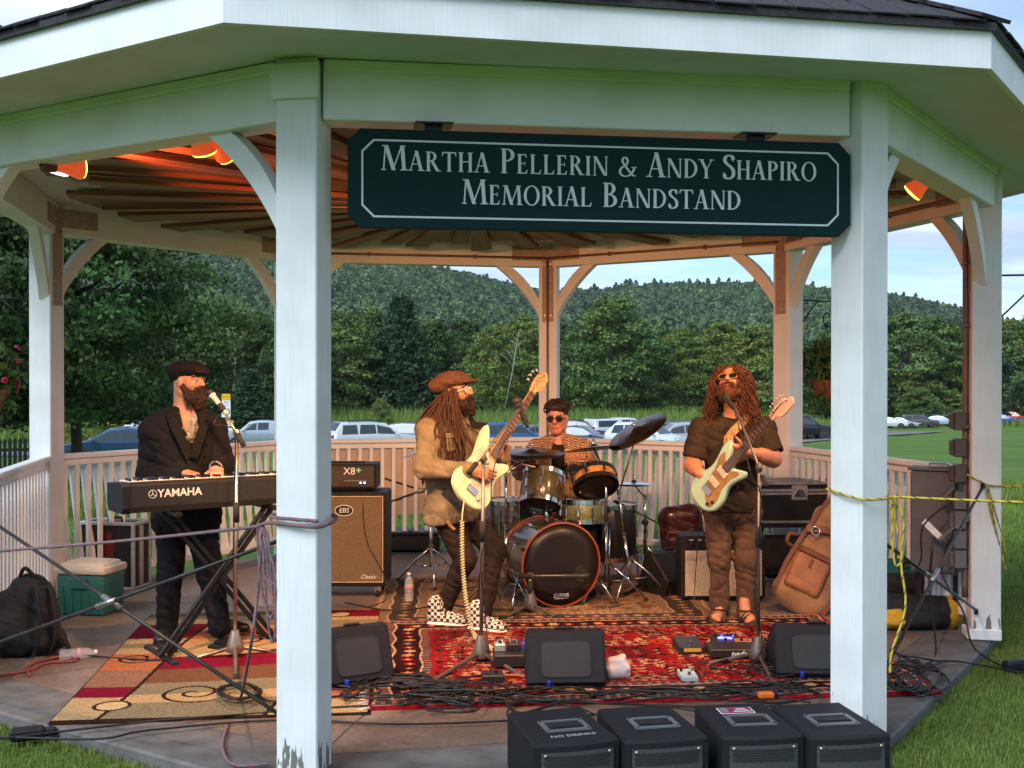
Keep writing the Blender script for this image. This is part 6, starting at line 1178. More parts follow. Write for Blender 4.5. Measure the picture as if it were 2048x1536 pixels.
glasses(bp, hc, HM, mat('pale_frame', (.55, .5, .4), .3), mat('pale_gold_lens', (.42, .36, .2), .08, var=0, spec=.8))
# ---------------------------------------------------------------- guitarist
J = Fig(7.88); hc = J(1462, 769, .06); HM = head_frame(TOW*.78-RTH*.4+Z3*.5, Z3-RTH*.12)
gpn = thing('person', 'singing person with long curly hair, sunglasses, brown tee and mint guitar', 'person', gp(1465, 1245)); pel, che = J(1463, 1000), J(1466, 885); TM = tor_frame(TOW*.95-RTH*.22, pel, che)
shR, shL = J(1403, 858, .02), J(1528, 858, .05); elR, elL = J(1385, 930, .04), J(1546, 918, .1); wrR, wrL = J(1402, 948, .24), J(1488, 902, .34)
hipR, hipL = J(1437, 1025), J(1493, 1025); knR, knL = J(1438, 1122, .03), J(1492, 1122, .03); anR, anL = J(1440, 1228), J(1493, 1230)
sd = SDF(.0065, .03); head_prims(sd, hc, HM, mouth=.018); nb = J(1467, 840); sd.cone(hc+HM @ v3((0, -.035, -.05)), nb, .06, .068, k=.03); torso_prims(sd, pel, che, TM, .94, .92, .03)
for a, b, c in ((shR, elR, wrR), (shL, elL, wrL)): limb(sd, a, b, c, (.056, .052, .034)); sd.cone(che+TM[:, 2]*.1, a, .05, .054, k=.05); sd.cone(b, b+(c-b)*.4, .052, .052)
hand_prims(sd, wrR, RTH*.6-Z3*.4+TOW*.25, FWH*.9, Z3*.6+RTH*.5, (.45, .5, .5, .55), .05, .4); hand_prims(sd, wrL, -RTH*.75+Z3*.2+TOW*.1, FWH*.5+Z3*.6, Z3, (.75, .75, .75, .75), .05, .5)
for h_, k_, a_ in ((hipR, knR, anR), (hipL, knL, anL)): limb(sd, h_, k_, a_, (.08, .06, .044))
for a_, dr in ((gp(1437, 1243), TOW*.85-RTH*.35), (gp(1493, 1246), TOW*.98+RTH*.05)):
    d = unit(dr); s_ = np.cross(d, Z3); M = np.stack([s_, d, Z3], 1); q = a_-d*.07+Z3*.03; sd.ell(q+d*.04+Z3*.02, (.034, .045, .04), M); sd.ell(q+d*.12+Z3*.018, (.042, .09, .032), M); sd.cone(q+d*.035+Z3*.03, q+d*.01+Z3*.1, .036, .036)
    for i in range(5): b_ = q+d*(.185-.012*i)+s_*(.032-.016*i)*(-1 if dr @ RTH < 0 else 1)+Z3*.008; sd.cone(b_, b_+d*(.035-.003*i), .013-.001*i, .011-.001*i, k=.005)
sdf_obj(sd, 'body', SKINM, gpn, colf=skin_col((.4, .17, .1), hc, HM))
TEE = cloth_mat('dark_brown_tee', (.03, .021, .016), .85, .15, 8); sd = SDF(.0085, .03); torso_prims(sd, pel, che, TM, 1.06, 1.05, .045, .02); sd.ell(pel-Z3*.02, (.195, .16, .11), TM, k=.05); sd.ell(pel-Z3*.07, (.19, .155, .1), TM, k=.05); sd.box(pel-Z3*.2, (.4, .4, .13), TM, .01, cut=True, k=.006)
for a, b in ((shR, elR), (shL, elL)): sd.cone(a, a+(b-a)*.72, .073, .084, k=.03); sd.cone(che+TM[:, 2]*.1, a, .07, .07, k=.05)
for a, b in ((shR, elR), (shL, elL)): q = a+(b-a)*.98; sd.ell(q, (.11, .11, .06), frame(b-a), cut=True, k=.008)
sd.ell(nb+Z3*.035, (.07, .075, .05), TM, cut=True, k=.015); sdf_obj(sd, 'tee_shirt', TEE, gpn, folds(.012, 14, 9))
TR3 = cloth_mat('brown_corduroy', (.085, .052, .036), .85); sd = SDF(.0085, .03)
for h_, k_, a_ in ((hipR, knR, anR), (hipL, knL, anL)): limb(sd, h_, k_, a_+Z3*.03, (.095, .074, .06))
sd.ell(pel-Z3*.06, (.195, .16, .11), TM, k=.05); sdf_obj(sd, 'trousers', TR3, gpn, folds(.013, 18, 12))
SAN = mat('olive_strap', (.05, .034, .02), .7); SSO = mat('sandal_sole', (.03, .022, .018), .8)
for a_, dr in ((gp(1437, 1243), TOW*.85-RTH*.35), (gp(1493, 1246), TOW*.98+RTH*.05)):
    d = unit(dr); s_ = np.cross(d, Z3); M = np.stack([s_, d, Z3], 1); q = a_-d*.07
    o = SDF(.006, .02); o.ell(q+d*.04+Z3*.022, (.042, .055, .017), M); o.ell(q+d*.15+Z3*.022, (.052, .085, .016), M); o.box(q+d*.1+Z3*.022, (.038, .08, .014), M, .012); so_ = sdf_obj(o, 'sandal', SSO, gpn)
    for y, r_, z_ in ((.1, .05, .05), (.15, .054, .04)): ribbon3('strap', [q+d*(y+.03*math.sin(2*a))+s_*r_*math.cos(a)+Z3*(.02+(z_+.012)*math.sin(a)) for a in np.linspace(0, math.pi, 9)], .018, .006, SAN, so_, d)
    ribbon3('ankle_strap', [q+d*(.04+.05*math.sin(a))+s_*.05*math.cos(a)+Z3*.085 for a in np.linspace(-.3, math.pi+.3, 9)], .02, .006, SAN, so_, Z3)
hp = lambda x, y, z: hc+HM @ v3((x, y, z)); glasses(gpn, hc, HM, mat('gold_frame', (.3, .2, .08), .3, .5), DARKLENS); MB().box(hp(0, .083, -.05), (.028, .006, .008), HM).build('teeth', mat('teeth', (.6, .55, .48), .4, var=0), gpn)
BRD3 = mat('auburn_beard', (.07, .022, .009), .85, var=.5, scale=60, bump=1, bscale=240); sd = SDF(.005, .016)
for x in (-1, 1): sd.cone(hp(x*.07, .01, -.02), hp(x*.054, .05, -.09), .018, .027); sd.cone(hp(x*.05, .05, -.095), hp(0, .08, -.125), .027, .032); sd.cone(hp(x*.032, .09, -.042), hp(0, .099, -.035), .008, .0075, k=.008); sd.cone(hp(x*.034, .085, -.045), hp(x*.036, .072, -.1), .01, .02)
sdf_obj(sd, 'beard', BRD3, gpn, lambda P: .004*vnoise(P, 130)+.003*vnoise(P, 280, 2))
CUR = mat('curly_auburn_hair', (.075, .024, .011), .6, var=.5, scale=40, bump=.6, bscale=240); hb = MB(); rr = random.Random(8)
sd = SDF(.007, .03); sd.ell(hp(0, -.025, .06), (.09, .105, .085), HM); sd.ell(hp(0, -.06, -.02), (.095, .08, .11), HM); sd.ell(hp(0, .07, .02), (.07, .07, .075), HM, cut=True, k=.02); hr = sdf_obj(sd, 'hair', CUR, gpn, lambda P: .01*vnoise(P, 70)+.006*vnoise(P, 160, 4))
for i in range(400):
    a = rr.uniform(.42, 2*math.pi-.42); el = rr.uniform(-.1, 1.15); x, y, z = .085*math.sin(a)*math.cos(el), .1*math.cos(a)*math.cos(el)-.02, .05+.085*math.sin(el); p0 = hp(x, y, z); o_ = unit(HM @ v3((math.sin(a), math.cos(a)*.7, .15))); ln = rr.uniform(.28, .5)+(.05 if abs(math.sin(a)) > .5 else 0)
    base = spline([p0, p0+o_*.05-Z3*.02, p0+o_*.075-Z3*ln*.35, p0+o_*rr.uniform(.07, .11)-Z3*ln*.7, p0+o_*rr.uniform(.06, .17)-Z3*ln+RTH*rr.uniform(-.03, .03)], 9); ph = rr.uniform(0, 6); f_ = rr.uniform(.55, .8); P = []
    for k_, q in enumerate(base): s_ = min(1, k_/6)*.015; P.append(q+RTH*math.cos(ph+k_*f_)*s_+FWH*math.sin(ph+k_*f_)*s_)
    hb.tube(P, [.0042*(1-.5*k_/len(P)) for k_ in range(len(P))], 5)
o = hb.build('curls', CUR, gpn, True); o['kind'] = 'stuff'; o.parent = hr
def whiskers(root, hp, HM, m, n, ln, seed, z0=-.15):
    """fine hairs standing off a beard"""
    r_ = random.Random(seed); mb = MB()
    for i in range(n):
        a = r_.uniform(-1.5, 1.5); z = r_.uniform(z0, -.035); w_ = .07*(1-.5*max(0, (-.09-z)/.06)); p0 = hp(w_*math.sin(a), .03+.075*math.cos(a), z); d = unit(HM @ v3((math.sin(a), math.cos(a)*.8, -1.1+r_.uniform(-.4, .4)))); l = ln*r_.uniform(.5, 1.2); mb.tube([p0, p0+d*l*.5+RTH*r_.uniform(-.004, .004), p0+d*l-Z3*l*.2], [.0017, .0014, .0006], 3)
    o = mb.build('whiskers', m, root); o['kind'] = 'stuff'
# ---------------------------------------------------------------- drummer (seated)
J = Fig(9.2); hc = J(1114, 838, .05); HM = head_frame(TOW*.93-RTH*.22-Z3*.1, Z3-RTH*.03)
dm = thing('person', 'seated drummer with dark curly hair, sunglasses and open brown patterned shirt', 'person', gp(1118, 1118)); pel, che = J(1120, 1035), J(1120, 920); TM = tor_frame(TOW*.97-RTH*.1, pel, che)
shR, shL = J(1074, 898, .02), J(1166, 898, .02); elR, elL = J(1040, 945, .08), J(1188, 955, .08); wrR, wrL = J(1028, 918, .3), J(1172, 962, .36)
hipR, hipL = J(1098, 1050), J(1142, 1050); knR, knL = J(1070, 1062, .42), J(1172, 1062, .42); anR, anL = J(1078, 1150, .36), J(1178, 1150, .36)
sd = SDF(.0065, .03); head_prims(sd, hc, HM); nb = J(1120, 884); sd.cone(hc+HM @ v3((0, -.03, -.05)), nb, .054, .06, k=.03); torso_prims(sd, pel, che, TM, 1., 1., .02)
for a, b, c in ((shR, elR, wrR), (shL, elL, wrL)): limb(sd, a, b, c, (.055, .042, .03)); sd.cone(che+TM[:, 2]*.1, a, .055, .055, k=.05)
hand_prims(sd, wrR, -RTH*.7+TOW*.6+Z3*.1, -Z3*.7-RTH*.2, Z3*.4+RTH, (.9, .95, 1., 1.), .0, .7); hand_prims(sd, wrL, -RTH*.3+TOW*.8-Z3*.2, -Z3, -RTH, (.9, .95, 1., 1.), .0, .7)
for h_, k_, a_ in ((hipR, knR, anR), (hipL, knL, anL)): limb(sd, h_, k_, a_, (.085, .06, .042)); sd.cone(a_, a_+TOW*.1-Z3*.03, .04, .03)
sdf_obj(sd, 'body', SKINM, dm, colf=skin_col((.4, .18, .11), hc, HM))
def batik(V):
    u, v = (V-che) @ TM[:, 0], (V-che) @ TM[:, 2]; g = np.floor(u/.075)+7*np.floor(v/.09); h = hsh(g, g*0, 2); a = np.where(h < .5, np.maximum(np.abs((u/.075) % 1-.5), np.abs((v/.09) % 1-.5))*5, ((v+.5*np.abs((u % .05)-.025))/.018)); s_ = (a % 1) < .42; C = np.where(s_[:, None], np.array([(.4, .26, .16)]), np.array([(.055, .016, .009)])); t_ = (h > .72) & ~s_; C[t_] = (.16, .04, .015); return C
BAT = mat_attr('batik_print', .85, bump=.3, bscale=300, var=.15, sheen=.2); sd = SDF(.007, .03); torso_prims(sd, pel, che, TM, 1.1, 1.1, .02, .028)
for a, b in ((shR, elR), (shL, elL)): sd.cone(a, a+(b-a)*.95, .075, .076, k=.03); sd.cone(che+TM[:, 2]*.1, a, .072, .072, k=.05)
LP = lambda x, z, y=.0: che+TM @ v3((x, y, z)); sd.ell(LP(0.01, .05, .16), (.058, .1, .26), TM, cut=True, k=.012); sd.ell(LP(0, -.2, .16), (.02, .08, .12), TM, cut=True, k=.012); sd.ell(nb+Z3*.03, (.065, .08, .05), TM, cut=True, k=.015); sh = sdf_obj(sd, 'patterned_shirt', BAT, dm, folds(.006, 17, 4), colf=batik)
sd = SDF(.007, .03); torso_prims(sd, pel, che, TM, 1.02, 1.02, .02, .01); sd.ell(nb+Z3*.02+TM[:, 1]*.03, (.06, .08, .06), TM, cut=True, k=.015); sdf_obj(sd, 'tee_shirt', cloth_mat('black_tee', (.012, .01, .01)), dm)
sd = SDF(.009, .03)
for h_, k_, a_ in ((hipR, knR, anR), (hipL, knL, anL)): limb(sd, h_, k_, a_, (.1, .08, .06))
sd.ell(pel-Z3*.02, (.18, .15, .1), TM); sdf_obj(sd, 'trousers', cloth_mat('dark_jeans', (.012, .013, .018)), dm, folds(.006, 20))
for a_ in (anR, anL): q = v3((a_[0], a_[1], 0)); shoe(dm, 'shoe', SHB, SHS, q-TOW*.07, q+TOW*.2)
hp = lambda x, y, z: hc+HM @ v3((x, y, z)); glasses(dm, hc, HM, mat('black_frame', (.02, .015, .012), .3), DARKLENS)
DHR = mat('dark_curly_hair', (.016, .009, .007), .6, var=.5, scale=50, bump=.8, bscale=260); sd = SDF(.006, .03); sd.ell(hp(0, -.03, .07), (.092, .1, .078), HM); sd.ell(hp(0, .04, .105), (.075, .06, .035), HM); sd.ell(hp(0, .085, .01), (.068, .06, .06), HM, cut=True, k=.02); hr = sdf_obj(sd, 'hair', DHR, dm, lambda P: .011*vnoise(P, 75)+.007*vnoise(P, 170, 4)); hb = MB(); rr = random.Random(12)
for i in range(110):
    a = rr.uniform(0, 6.283); el = rr.uniform(.1, 1.3); x, y, z = .09*math.sin(a)*math.cos(el), .1*math.cos(a)*math.cos(el)-.02, .055+.085*math.sin(el)
    if y > .05 and z < .1: continue
    p0 = hp(x, y, z); o_ = unit(p0-hp(0, -.02, .03)); M = frame(o_); hb.tube([p0+o_*.012*k_/3+M @ v3((.013*math.cos(k_*.9+i), .013*math.sin(k_*.9+i), 0)) for k_ in range(8)], [.006, .0065, .006, .006, .0055, .005, .004, .002], 5)
o = hb.build('curls', DHR, dm, True); o['kind'] = 'stuff'; o.parent = hr
sd = SDF(.005, .014); 
for x in (-1, 1): sd.cone(hp(x*.064, .02, -.05), hp(x*.04, .055, -.085), .008, .014)
sdf_obj(sd, 'stubble', mat('stubble', (.06, .028, .018), .8, var=.4, scale=90), dm, lambda P: .002*vnoise(P, 200))

for o_, n_, l_, sd_, F__, c__, fr in ((kp, 420, .035, 1, 7.2, (378, 764, 0), (RTH*.9+TOW*.42-Z3*.03, Z3+RTH*.06)), (bp, 380, .028, 2, 7.72, (912, 787, 0), (RTH*.93+TOW*.3+Z3*.14, Z3-RTH*.08)), (gpn, 300, .03, 3, 7.88, (1462, 769, .06), (TOW*.78-RTH*.4+Z3*.5, Z3-RTH*.12))):
    c_ = Fig(F__)(*c__); M_ = head_frame(*fr); whiskers(o_, (lambda c, M: lambda x, y, z: c+M @ v3((x, y, z)))(c_, M_), M_, [BRD, BRD2, BRD3][sd_-1], n_, l_, sd_)
# ================================================================ guitars
FRETB = mat('rosewood', (.05, .022, .012), .5, var=.3, scale=20); MAPLE = mat('maple_neck', (.42, .23, .1), .4, var=.15, scale=8, stretch=(1, 1, 8)); PEARL = mat('ivory_guard', (.5, .47, .38), .3, var=.06); GUARD = mat('gold_guard', (.3, .17, .05), .3, .3, var=.3, scale=14); STEEL = mat('steel', (.5, .49, .47), .3, 1, var=.1)
def guitar(name, label, end, tip, front, outl, L_, spec, col, guardc, headc, n_str):
    """end/tip: ends of the instrument in the scene; front: the way its face looks"""
    end, tip = v3(end), v3(tip); X = unit(tip-end); Zf = unit(v3(front)-X*(v3(front) @ X)); Y = np.cross(Zf, X); M = np.stack([X, Y, Zf], 1); P = lambda x, y, z: end+M @ v3((x, y, z)); root = thing(name, label, 'guitar' if n_str == 6 else 'bass guitar', end)
    pts = [(p[0], p[1]) for p in spline([(x, y, 0) for x, y in outl], 5, True)]; T = .044
    MB().prism(pts, T, P(0, 0, -T), M, bev=.009).build('body', col, root, True, ang=38)
    g = [(p[0], p[1]) for p in spline([(x, y, 0) for x, y in spec['guard']], 5, True)]; pg = MB().prism(g, .003, P(0, 0, .0004), M).build('pickguard', guardc, root)
    nj, nut, br = spec['joint'], spec['nut'], spec['bridge']; w0, w1 = spec['w']
    def taper(x0, x1, wa, wb, z0, z1, m, nm): return MB().add([P(x0, -wa, z0), P(x1, -wb, z0), P(x1, wb, z0), P(x0, wa, z0), P(x0, -wa, z1), P(x1, -wb, z1), P(x1, wb, z1), P(x0, wa, z1)], [(0, 3, 2, 1), (4, 5, 6, 7), (0, 1, 5, 4), (1, 2, 6, 5), (2, 3, 7, 6), (3, 0, 4, 7)]).build(nm, m, root)
    nk = taper(nj-.09, nut, w0, w1, -.012, .008, MAPLE, 'neck'); fb = taper(nj-.075, nut, w0, w1, .0085, .0135, spec['fb'], 'fretboard'); sc = nut-br
    for i in range(1, spec['nf']+1):
        x = nut-sc*(1-2**(-i/12)); f_ = (nut-x)/(nut-nj); w = w1+(w0-w1)*min(1, f_)
        if x < nj-.07: break
        MB().box(P(x, 0, .0142), (.0024, 2*w, .0018), M).build('fret', STEEL, fb)
    h = [(p[0]+nut, p[1]) for p in spline([(x, y, 0) for x, y in spec['head']], 4, True)]; hd = MB().prism(h, .015, P(0, 0, -.012), M, bev=.003).build('headstock', headc, root, True, ang=40)
    for tx, ty, sd_ in spec['pegs']:
        MB().cyl(P(nut+tx, ty, .003), P(nut+tx, ty, .02), .005, 8).build('tuner_post', STEEL, hd, True); MB().cyl(P(nut+tx, ty, -.006), P(nut+tx, ty+sd_*.05, -.006), .003, 6).build('tuner_shaft', STEEL, hd); MB().rbox(P(nut+tx, ty+sd_*(.06 if n_str == 4 else .05), -.006), (.022 if n_str == 4 else .014, .022 if n_str == 4 else .016, .006), .003, M).build('tuner_key', STEEL, hd)
    for x, y, a, b in spec['pu']: MB().rbox(P(x, y, .008), (a, b, .012), .003, M).build('pickup', BLACKP if n_str == 4 else PEARL, root)
    MB().rbox(P(br-.01, 0, .007), (.045, .085, .01), .002, M).build('bridge', STEEL, root)
    for x, y in spec['knobs']: MB().lathe([(.01, 0), (.009, .014), (.002, .015)], 12, P(x, y, .003), M).build('knob', STEEL if n_str == 4 else BLACKP, root, True)
    st = MB()
    for i in range(n_str): f_ = (i/(n_str-1)-.5)*2; tx, ty, sd_ = spec['pegs'][i]; st.tube([P(br, f_*.032, .016), P(nut, f_*w1*.8, .016), P(nut+tx, ty, .014)], .0011 if n_str == 4 else .0007, 4)
    o = st.build('strings', STEEL, root); o['kind'] = 'stuff'; return root, P, M
OB = [(0, .0), (.012, -.09), (.07, -.152), (.15, -.158), (.22, -.128), (.28, -.118), (.34, -.138), (.395, -.158), (.425, -.135), (.405, -.095), (.378, -.06), (.37, -.02), (.372, .03), (.42, .058), (.47, .085), (.525, .125), (.53, .155), (.47, .16), (.38, .14), (.3, .122), (.22, .135), (.13, .163), (.05, .14), (.01, .07)]
JB = Fig(7.72)
BSPEC = dict(guard=[(.06, -.11), (.13, -.125), (.22, -.1), (.3, -.095), (.38, -.115), (.4, -.1), (.36, -.05), (.37, .03), (.42, .09), (.36, .11), (.28, .07), (.2, .06), (.1, .02)], joint=.45, nut=.965, bridge=.105, w=(.031, .021), fb=FRETB, nf=20, head=[(0, -.022), (.03, -.024), (.06, -.045), (.14, -.055), (.185, -.045), (.205, -.02), (.2, .005), (.17, .012), (.15, .035), (.09, .04), (.04, .034), (0, .022)], pegs=[(.06, .018, 1), (.1, .022, 1), (.135, .02, 1), (.165, .0, 1)], pu=[(.2, -.02, .032, .055), (.235, .03, .032, .055)], knobs=[(.1, -.09), (.07, -.07)])
MINT = mat('pale_mint_lacquer', (.44, .53, .34), .18, var=.04, coat=.6); SEAF = mat('seafoam_lacquer', (.3, .48, .36), .2, var=.05, coat=.6)
bgt, BP, BM = guitar('bass_guitar', 'pale mint bass guitar with ivory guard held by the person in the newsboy cap', JB(930, 1003, .42), JB(1079, 762, -.16), TOW*.86+RTH*.34-Z3*.12, OB, 1.17, BSPEC, MINT, PEARL, MAPLE, 4)
STRP = mat('black_strap', (.014, .012, .011), .7, var=.2); F_ = Fig(7.72)
ribbon3('strap', spline([BP(.53, .14, -.02), F_(948, 850, .05), F_(925, 842, -.05), F_(880, 850, -.12), F_(850, 900, -.1), F_(875, 970, .1), BP(.0, .0, -.03)], 6), .05, .006, STRP, bgt, TOW)
OG = [(x_, y_*.86) for x_, y_ in [(0, -.02), (.015, -.095), (.07, -.155), (.15, -.16), (.22, -.125), (.27, -.115), (.33, -.135), (.375, -.155), (.405, -.135), (.395, -.1), (.37, -.06), (.36, -.02), (.362, .03), (.395, .055), (.43, .08), (.465, .12), (.46, .15), (.4, .155), (.32, .128), (.25, .118), (.17, .14), (.09, .155), (.03, .12), (.005, .06)]]
GSPEC = dict(guard=[(x_, y_*.86) for x_, y_ in [(.05, -.1), (.13, -.12), (.21, -.09), (.3, -.09), (.36, -.115), (.37, -.09), (.34, -.04), (.35, .04), (.39, .1), (.34, .11), (.27, .075), (.2, .06), (.12, .03)]], joint=.385, nut=.78, bridge=.135, w=(.028, .021), fb=FRETB, nf=21, head=[(0, -.021), (.03, -.022), (.06, -.05), (.12, -.055), (.17, -.05), (.195, -.025), (.19, .0), (.16, .008), (.15, .03), (.08, .035), (.04, .03), (0, .021)], pegs=[(.045, .012, 1), (.068, .014, 1), (.091, .014, 1), (.114, .013, 1), (.137, .011, 1), (.158, -.002, 1)], pu=[(.2, 0, .045, .088), (.29, 0, .045, .088)], knobs=[(.1, -.09), (.065, -.07)])
JG = Fig(7.88); PINKH = mat('pale_headstock', (.5, .3, .25), .3, var=.05)
ggt, GP_, GM_ = guitar('electric_guitar', 'seafoam green electric guitar with gold guard held by the singing guitarist', JG(1392, 1006, .27), JG(1553, 824, .6), TOW*.72-RTH*.62+Z3*.22, OG, .98, GSPEC, SEAF, GUARD, PINKH, 6)
ribbon3('strap', spline([GP_(.46, .13, -.02), JG(1462, 868, .26), JG(1492, 838, .12), JG(1502, 838, -.08), JG(1470, 900, -.2), JG(1400, 975, -.05), GP_(0, .03, -.03)], 6), .055, .006, mat('woven_strap', (.28, .17, .06), .8, var=.5, scale=60), ggt, TOW)
# ================================================================ keyboard on its stand
kL, kR = dp(246, 995, 6.52), dp(650, 958, 7.25); zk = .972; kx = unit(v3((kR-kL)[:2].tolist()+[0])); ka = math.atan2(kx[1], kx[0]); kl = 1.27; c_ = v3((kL[0], kL[1], 0))+kx*kl/2
kb = thing('keyboard', 'black stage piano with white brand lettering on its back panel', 'keyboard', (c_[0], c_[1], zk-.085), ka); KB = mat('keyboard_black', (.018, .017, .016), .42, var=.15, scale=30); kd = .3
prof = [(0, .035), (.012, 0), (kd-.02, 0), (kd, .03), (kd, .12), (.25, .15), (.075, .15), (.012, .168), (0, .155)]
bl(MB().prism(prof, kl, (-kl/2, 0, 0), SIDEM, bev=.004), 'case', KB, kb)
bl(MB().rbox((0, .045, .171), (kl-.02, .06, .008), .003), 'top_panel', mat('keyboard_top', (.03, .024, .018), .35, var=.2), kb)
for sx in (-1, 1): bl(MB().prism([(-.004, .03), (.012, -.003), (kd-.02, -.003), (kd+.004, .03), (kd+.004, .16), (.1, .176), (.076, .178), (.01, .174), (-.004, .155)], .05, (-kl/2-.004 if sx < 0 else kl/2-.046, 0, 0), SIDEM, bev=.004), 'end_cheek', BLACKP, kb)
kw = (kl-.1)/52; IV = mat('ivory_key', (.75, .72, .66), .3, var=.05); km = None; bm_ = None
for i in range(52):
    x = -(kl-.1)/2+(i+.5)*kw
    if km is None: o = bl(MB().rbox((0, 0, 0), (kw*.94, .15, .02), .002), 'white_key', IV, kb); km = o.data
    else: o = link('white_key', km, None, kb)
    o.location = (x, .172, .166)
    if i % 7 not in (1, 4) and i < 51:
        if bm_ is None: o = bl(MB().rbox((0, 0, 0), (kw*.55, .095, .014), .003), 'black_key', mat('ebony_key', (.01, .01, .01), .25), kb); bm_ = o.data
        else: o = link('black_key', bm_, None, kb)
        o.location = (x+kw/2, .146, .184)
put_text('lettering', 'YAMAHA', .064, (-kl/2+.33, -.0008, .105), (1, 0, 0), (0, 0, 1), WHT, kb, local=True, depth=.0006, bold=.0012)
mb = MB(); mb.tube([(-kl/2+.17+.023*math.cos(a), -.0012, .105+.023*math.sin(a)) for a in np.linspace(0, 6.283, 21)[:-1]], .0018, 4, closed=True)
for a in (math.pi/2, math.pi/2+2.094, math.pi/2-2.094): mb.bar((-kl/2+.17-.0, -.0012, .105), (-kl/2+.17+.019*math.cos(a), -.0012, .105+.019*math.sin(a)), .003, .002, (0, 1, 0))
bl(mb, 'emblem', WHT, kb)
for i in range(8): bl(MB().box((.15+i*.045, -.001, .05), (.022, .004, .014)), 'socket', RUB, kb)
ks_ = thing('keyboard_stand', 'black double-braced folding X stand carrying the keyboard', 'stand', (c_[0], c_[1], 0), ka); zs = zk-.088
for sgn, yy in ((1, .07), (-1, .19)):
    for o_ in (-.028, .028):
        a_ = v3((-sgn*.36-.02, yy+o_*.3, .03)); b_ = v3((sgn*.3-.02, yy+o_*.3, zs-.02)); s_ = v3((o_, 0, 0)); bl(MB().bar(a_+s_, b_+s_, .026, .026, (0, 1, 0), r=.003), 'leg', BLACKM, ks_)
    bl(MB().rbox((-sgn*.36-.02, .12, .018), (.035, .5, .032), .006), 'foot_bar', BLACKM, ks_); bl(MB().rbox((sgn*.3-.02, .14, zs-.018), (.035, .36, .03), .005), 'top_bar', BLACKM, ks_)
    for y_ in (-.12, .36): bl(MB().rbox((-sgn*.36-.02, y_, .02), (.045, .03, .04), .006), 'rubber_cap', RUB, ks_)
bl(MB().cyl((-.02, .04, .44), (-.02, .24, .44), .028, 14), 'pivot', BLACKM, ks_, True, 40)
t = at('sustain_pedal', 'black box pedal at the feet of the keyboard player', 'pedal', 335, 1306, .35); bl(MB().rbox((0, 0, .028), (.11, .16, .05), .008), 'base', BLACKP, t); bl(MB().rbox((0, -.02, .058), (.09, .12, .012), .004), 'plate', BLACKM, t)
t = at('sustain_pedal', 'black sustain pedal beside the foot of the X stand', 'pedal', 442, 1298, -.4); bl(MB().rbox((0, 0, .02), (.09, .15, .035), .006), 'base', BLACKP, t); bl(MB().rbox((0, .03, .045), (.07, .12, .015), .004), 'plate', BLACKM, t)
# ================================================================ microphone stands
STM = mat('stand_grey', (.16, .14, .125), .4, .6, var=.2); MICG = mat('mic_grille', (.02, .02, .02), .5, .4, var=.3, scale=200)
def micstand(label, base, top, b0, b1, legs, m=STM, r=.011, hub='casting'):
    base = v3(base); t = thing('microphone_stand', label, 'stand', base); top = v3(top)
    MB().lathe([(.05, .045), (.055, .06), (.045, .1), (.03, .15), (.024, .17), (.012, .175)], 14, base).build('base', m, t, True, ang=40)
    for l in legs: e = v3(l); lg = MB().tube([base+Z3*.075, (base+Z3*.075)*.12+e*.88+Z3*.004, e+Z3*.014], [.0125, .0115, .011], 8).build('leg', m, t, True); d = unit(e-base); MB().tube([e+Z3*.014-d*.05, e+Z3*.014+d*.01], .0155, 8).build('rubber_foot', RUB, lg, True)
    MB().tube([base+Z3*.1, top], r, 8).build('pole', m, t, True); mid = base*.35+top*.65; MB().tube([mid-Z3*.06, mid+Z3*.06], r*1.7, 8).build('clutch', RUB, t, True)
    if b0 is not None:
        b0, b1 = v3(b0), v3(b1); MB().tube([b0, b1], r*.72, 8).build('boom', m, t, True); d = unit(b1-b0); MB().tube([b0, b0+d*.09], r*1.35, 8).build('counterweight', RUB, t, True); MB().rbox(top, (.03, .045, .05), .008, frame(d)).build('boom_clamp', m, t)
    return t
def mic(label, p, d, windscreen=.024, body=(.02, .02, .02)):
    p = v3(p); d = unit(d); t = thing('microphone', label, 'microphone', p); M = frame(d)      # d points from head to tail
    MB().ball(p, windscreen, 14).build('head', MICG, t, True); MB().lathe([(windscreen*.82, windscreen*.55), (windscreen*.85, windscreen*.8), (.018, windscreen*1.1), (.0125, .13), (.012, .17), (.006, .175)], 14, p, M).build('handle', mat('mic_body_%.2f' % body[0], body, .4, var=.1), t, True); MB().lathe([(.015, .09), (.018, .095), (.0175, .14), (.014, .145)], 12, p, M).build('clip', RUB, t, True); return t
D1 = depth(gp(470, 1312)); top = dp(474, 880, D1); b0 = dp(489, 860, D1); mpos = dp(421, 787, 6.92); b1 = dp(446, 818, 6.9); b1 = b1; micstand('chrome microphone boom stand in front of the keyboard player', gp(470, 1318), dp(474, 868, D1), dp(488, 892, D1-.05), dp(444, 815, D1+.03), [gp(376, 1322), gp(556, 1306), gp(472, 1362)], mat('stand_chrome', (.34, .27, .2), .3, .8, var=.2)); mic('microphone with pale body at the mouth of the keyboard player', dp(421, 786, D1+.05), dp(446, 818, D1+.02)-dp(421, 786, D1+.05), .027, (.5, .4, .36))
D2 = depth(gp(962, 1330)); micstand('grey microphone boom stand before the bass player', gp(962, 1330), dp(967, 918, D2), dp(937, 946, D2-.12), dp(1040, 818, D2+.3), [gp(842, 1378), gp(1060, 1362), gp(975, 1290)]); mic('microphone with large foam ball beside the bass headstock', dp(1034, 803, D2+.35), dp(1046, 832, D2+.33)-dp(1034, 803, D2+.35), .034)
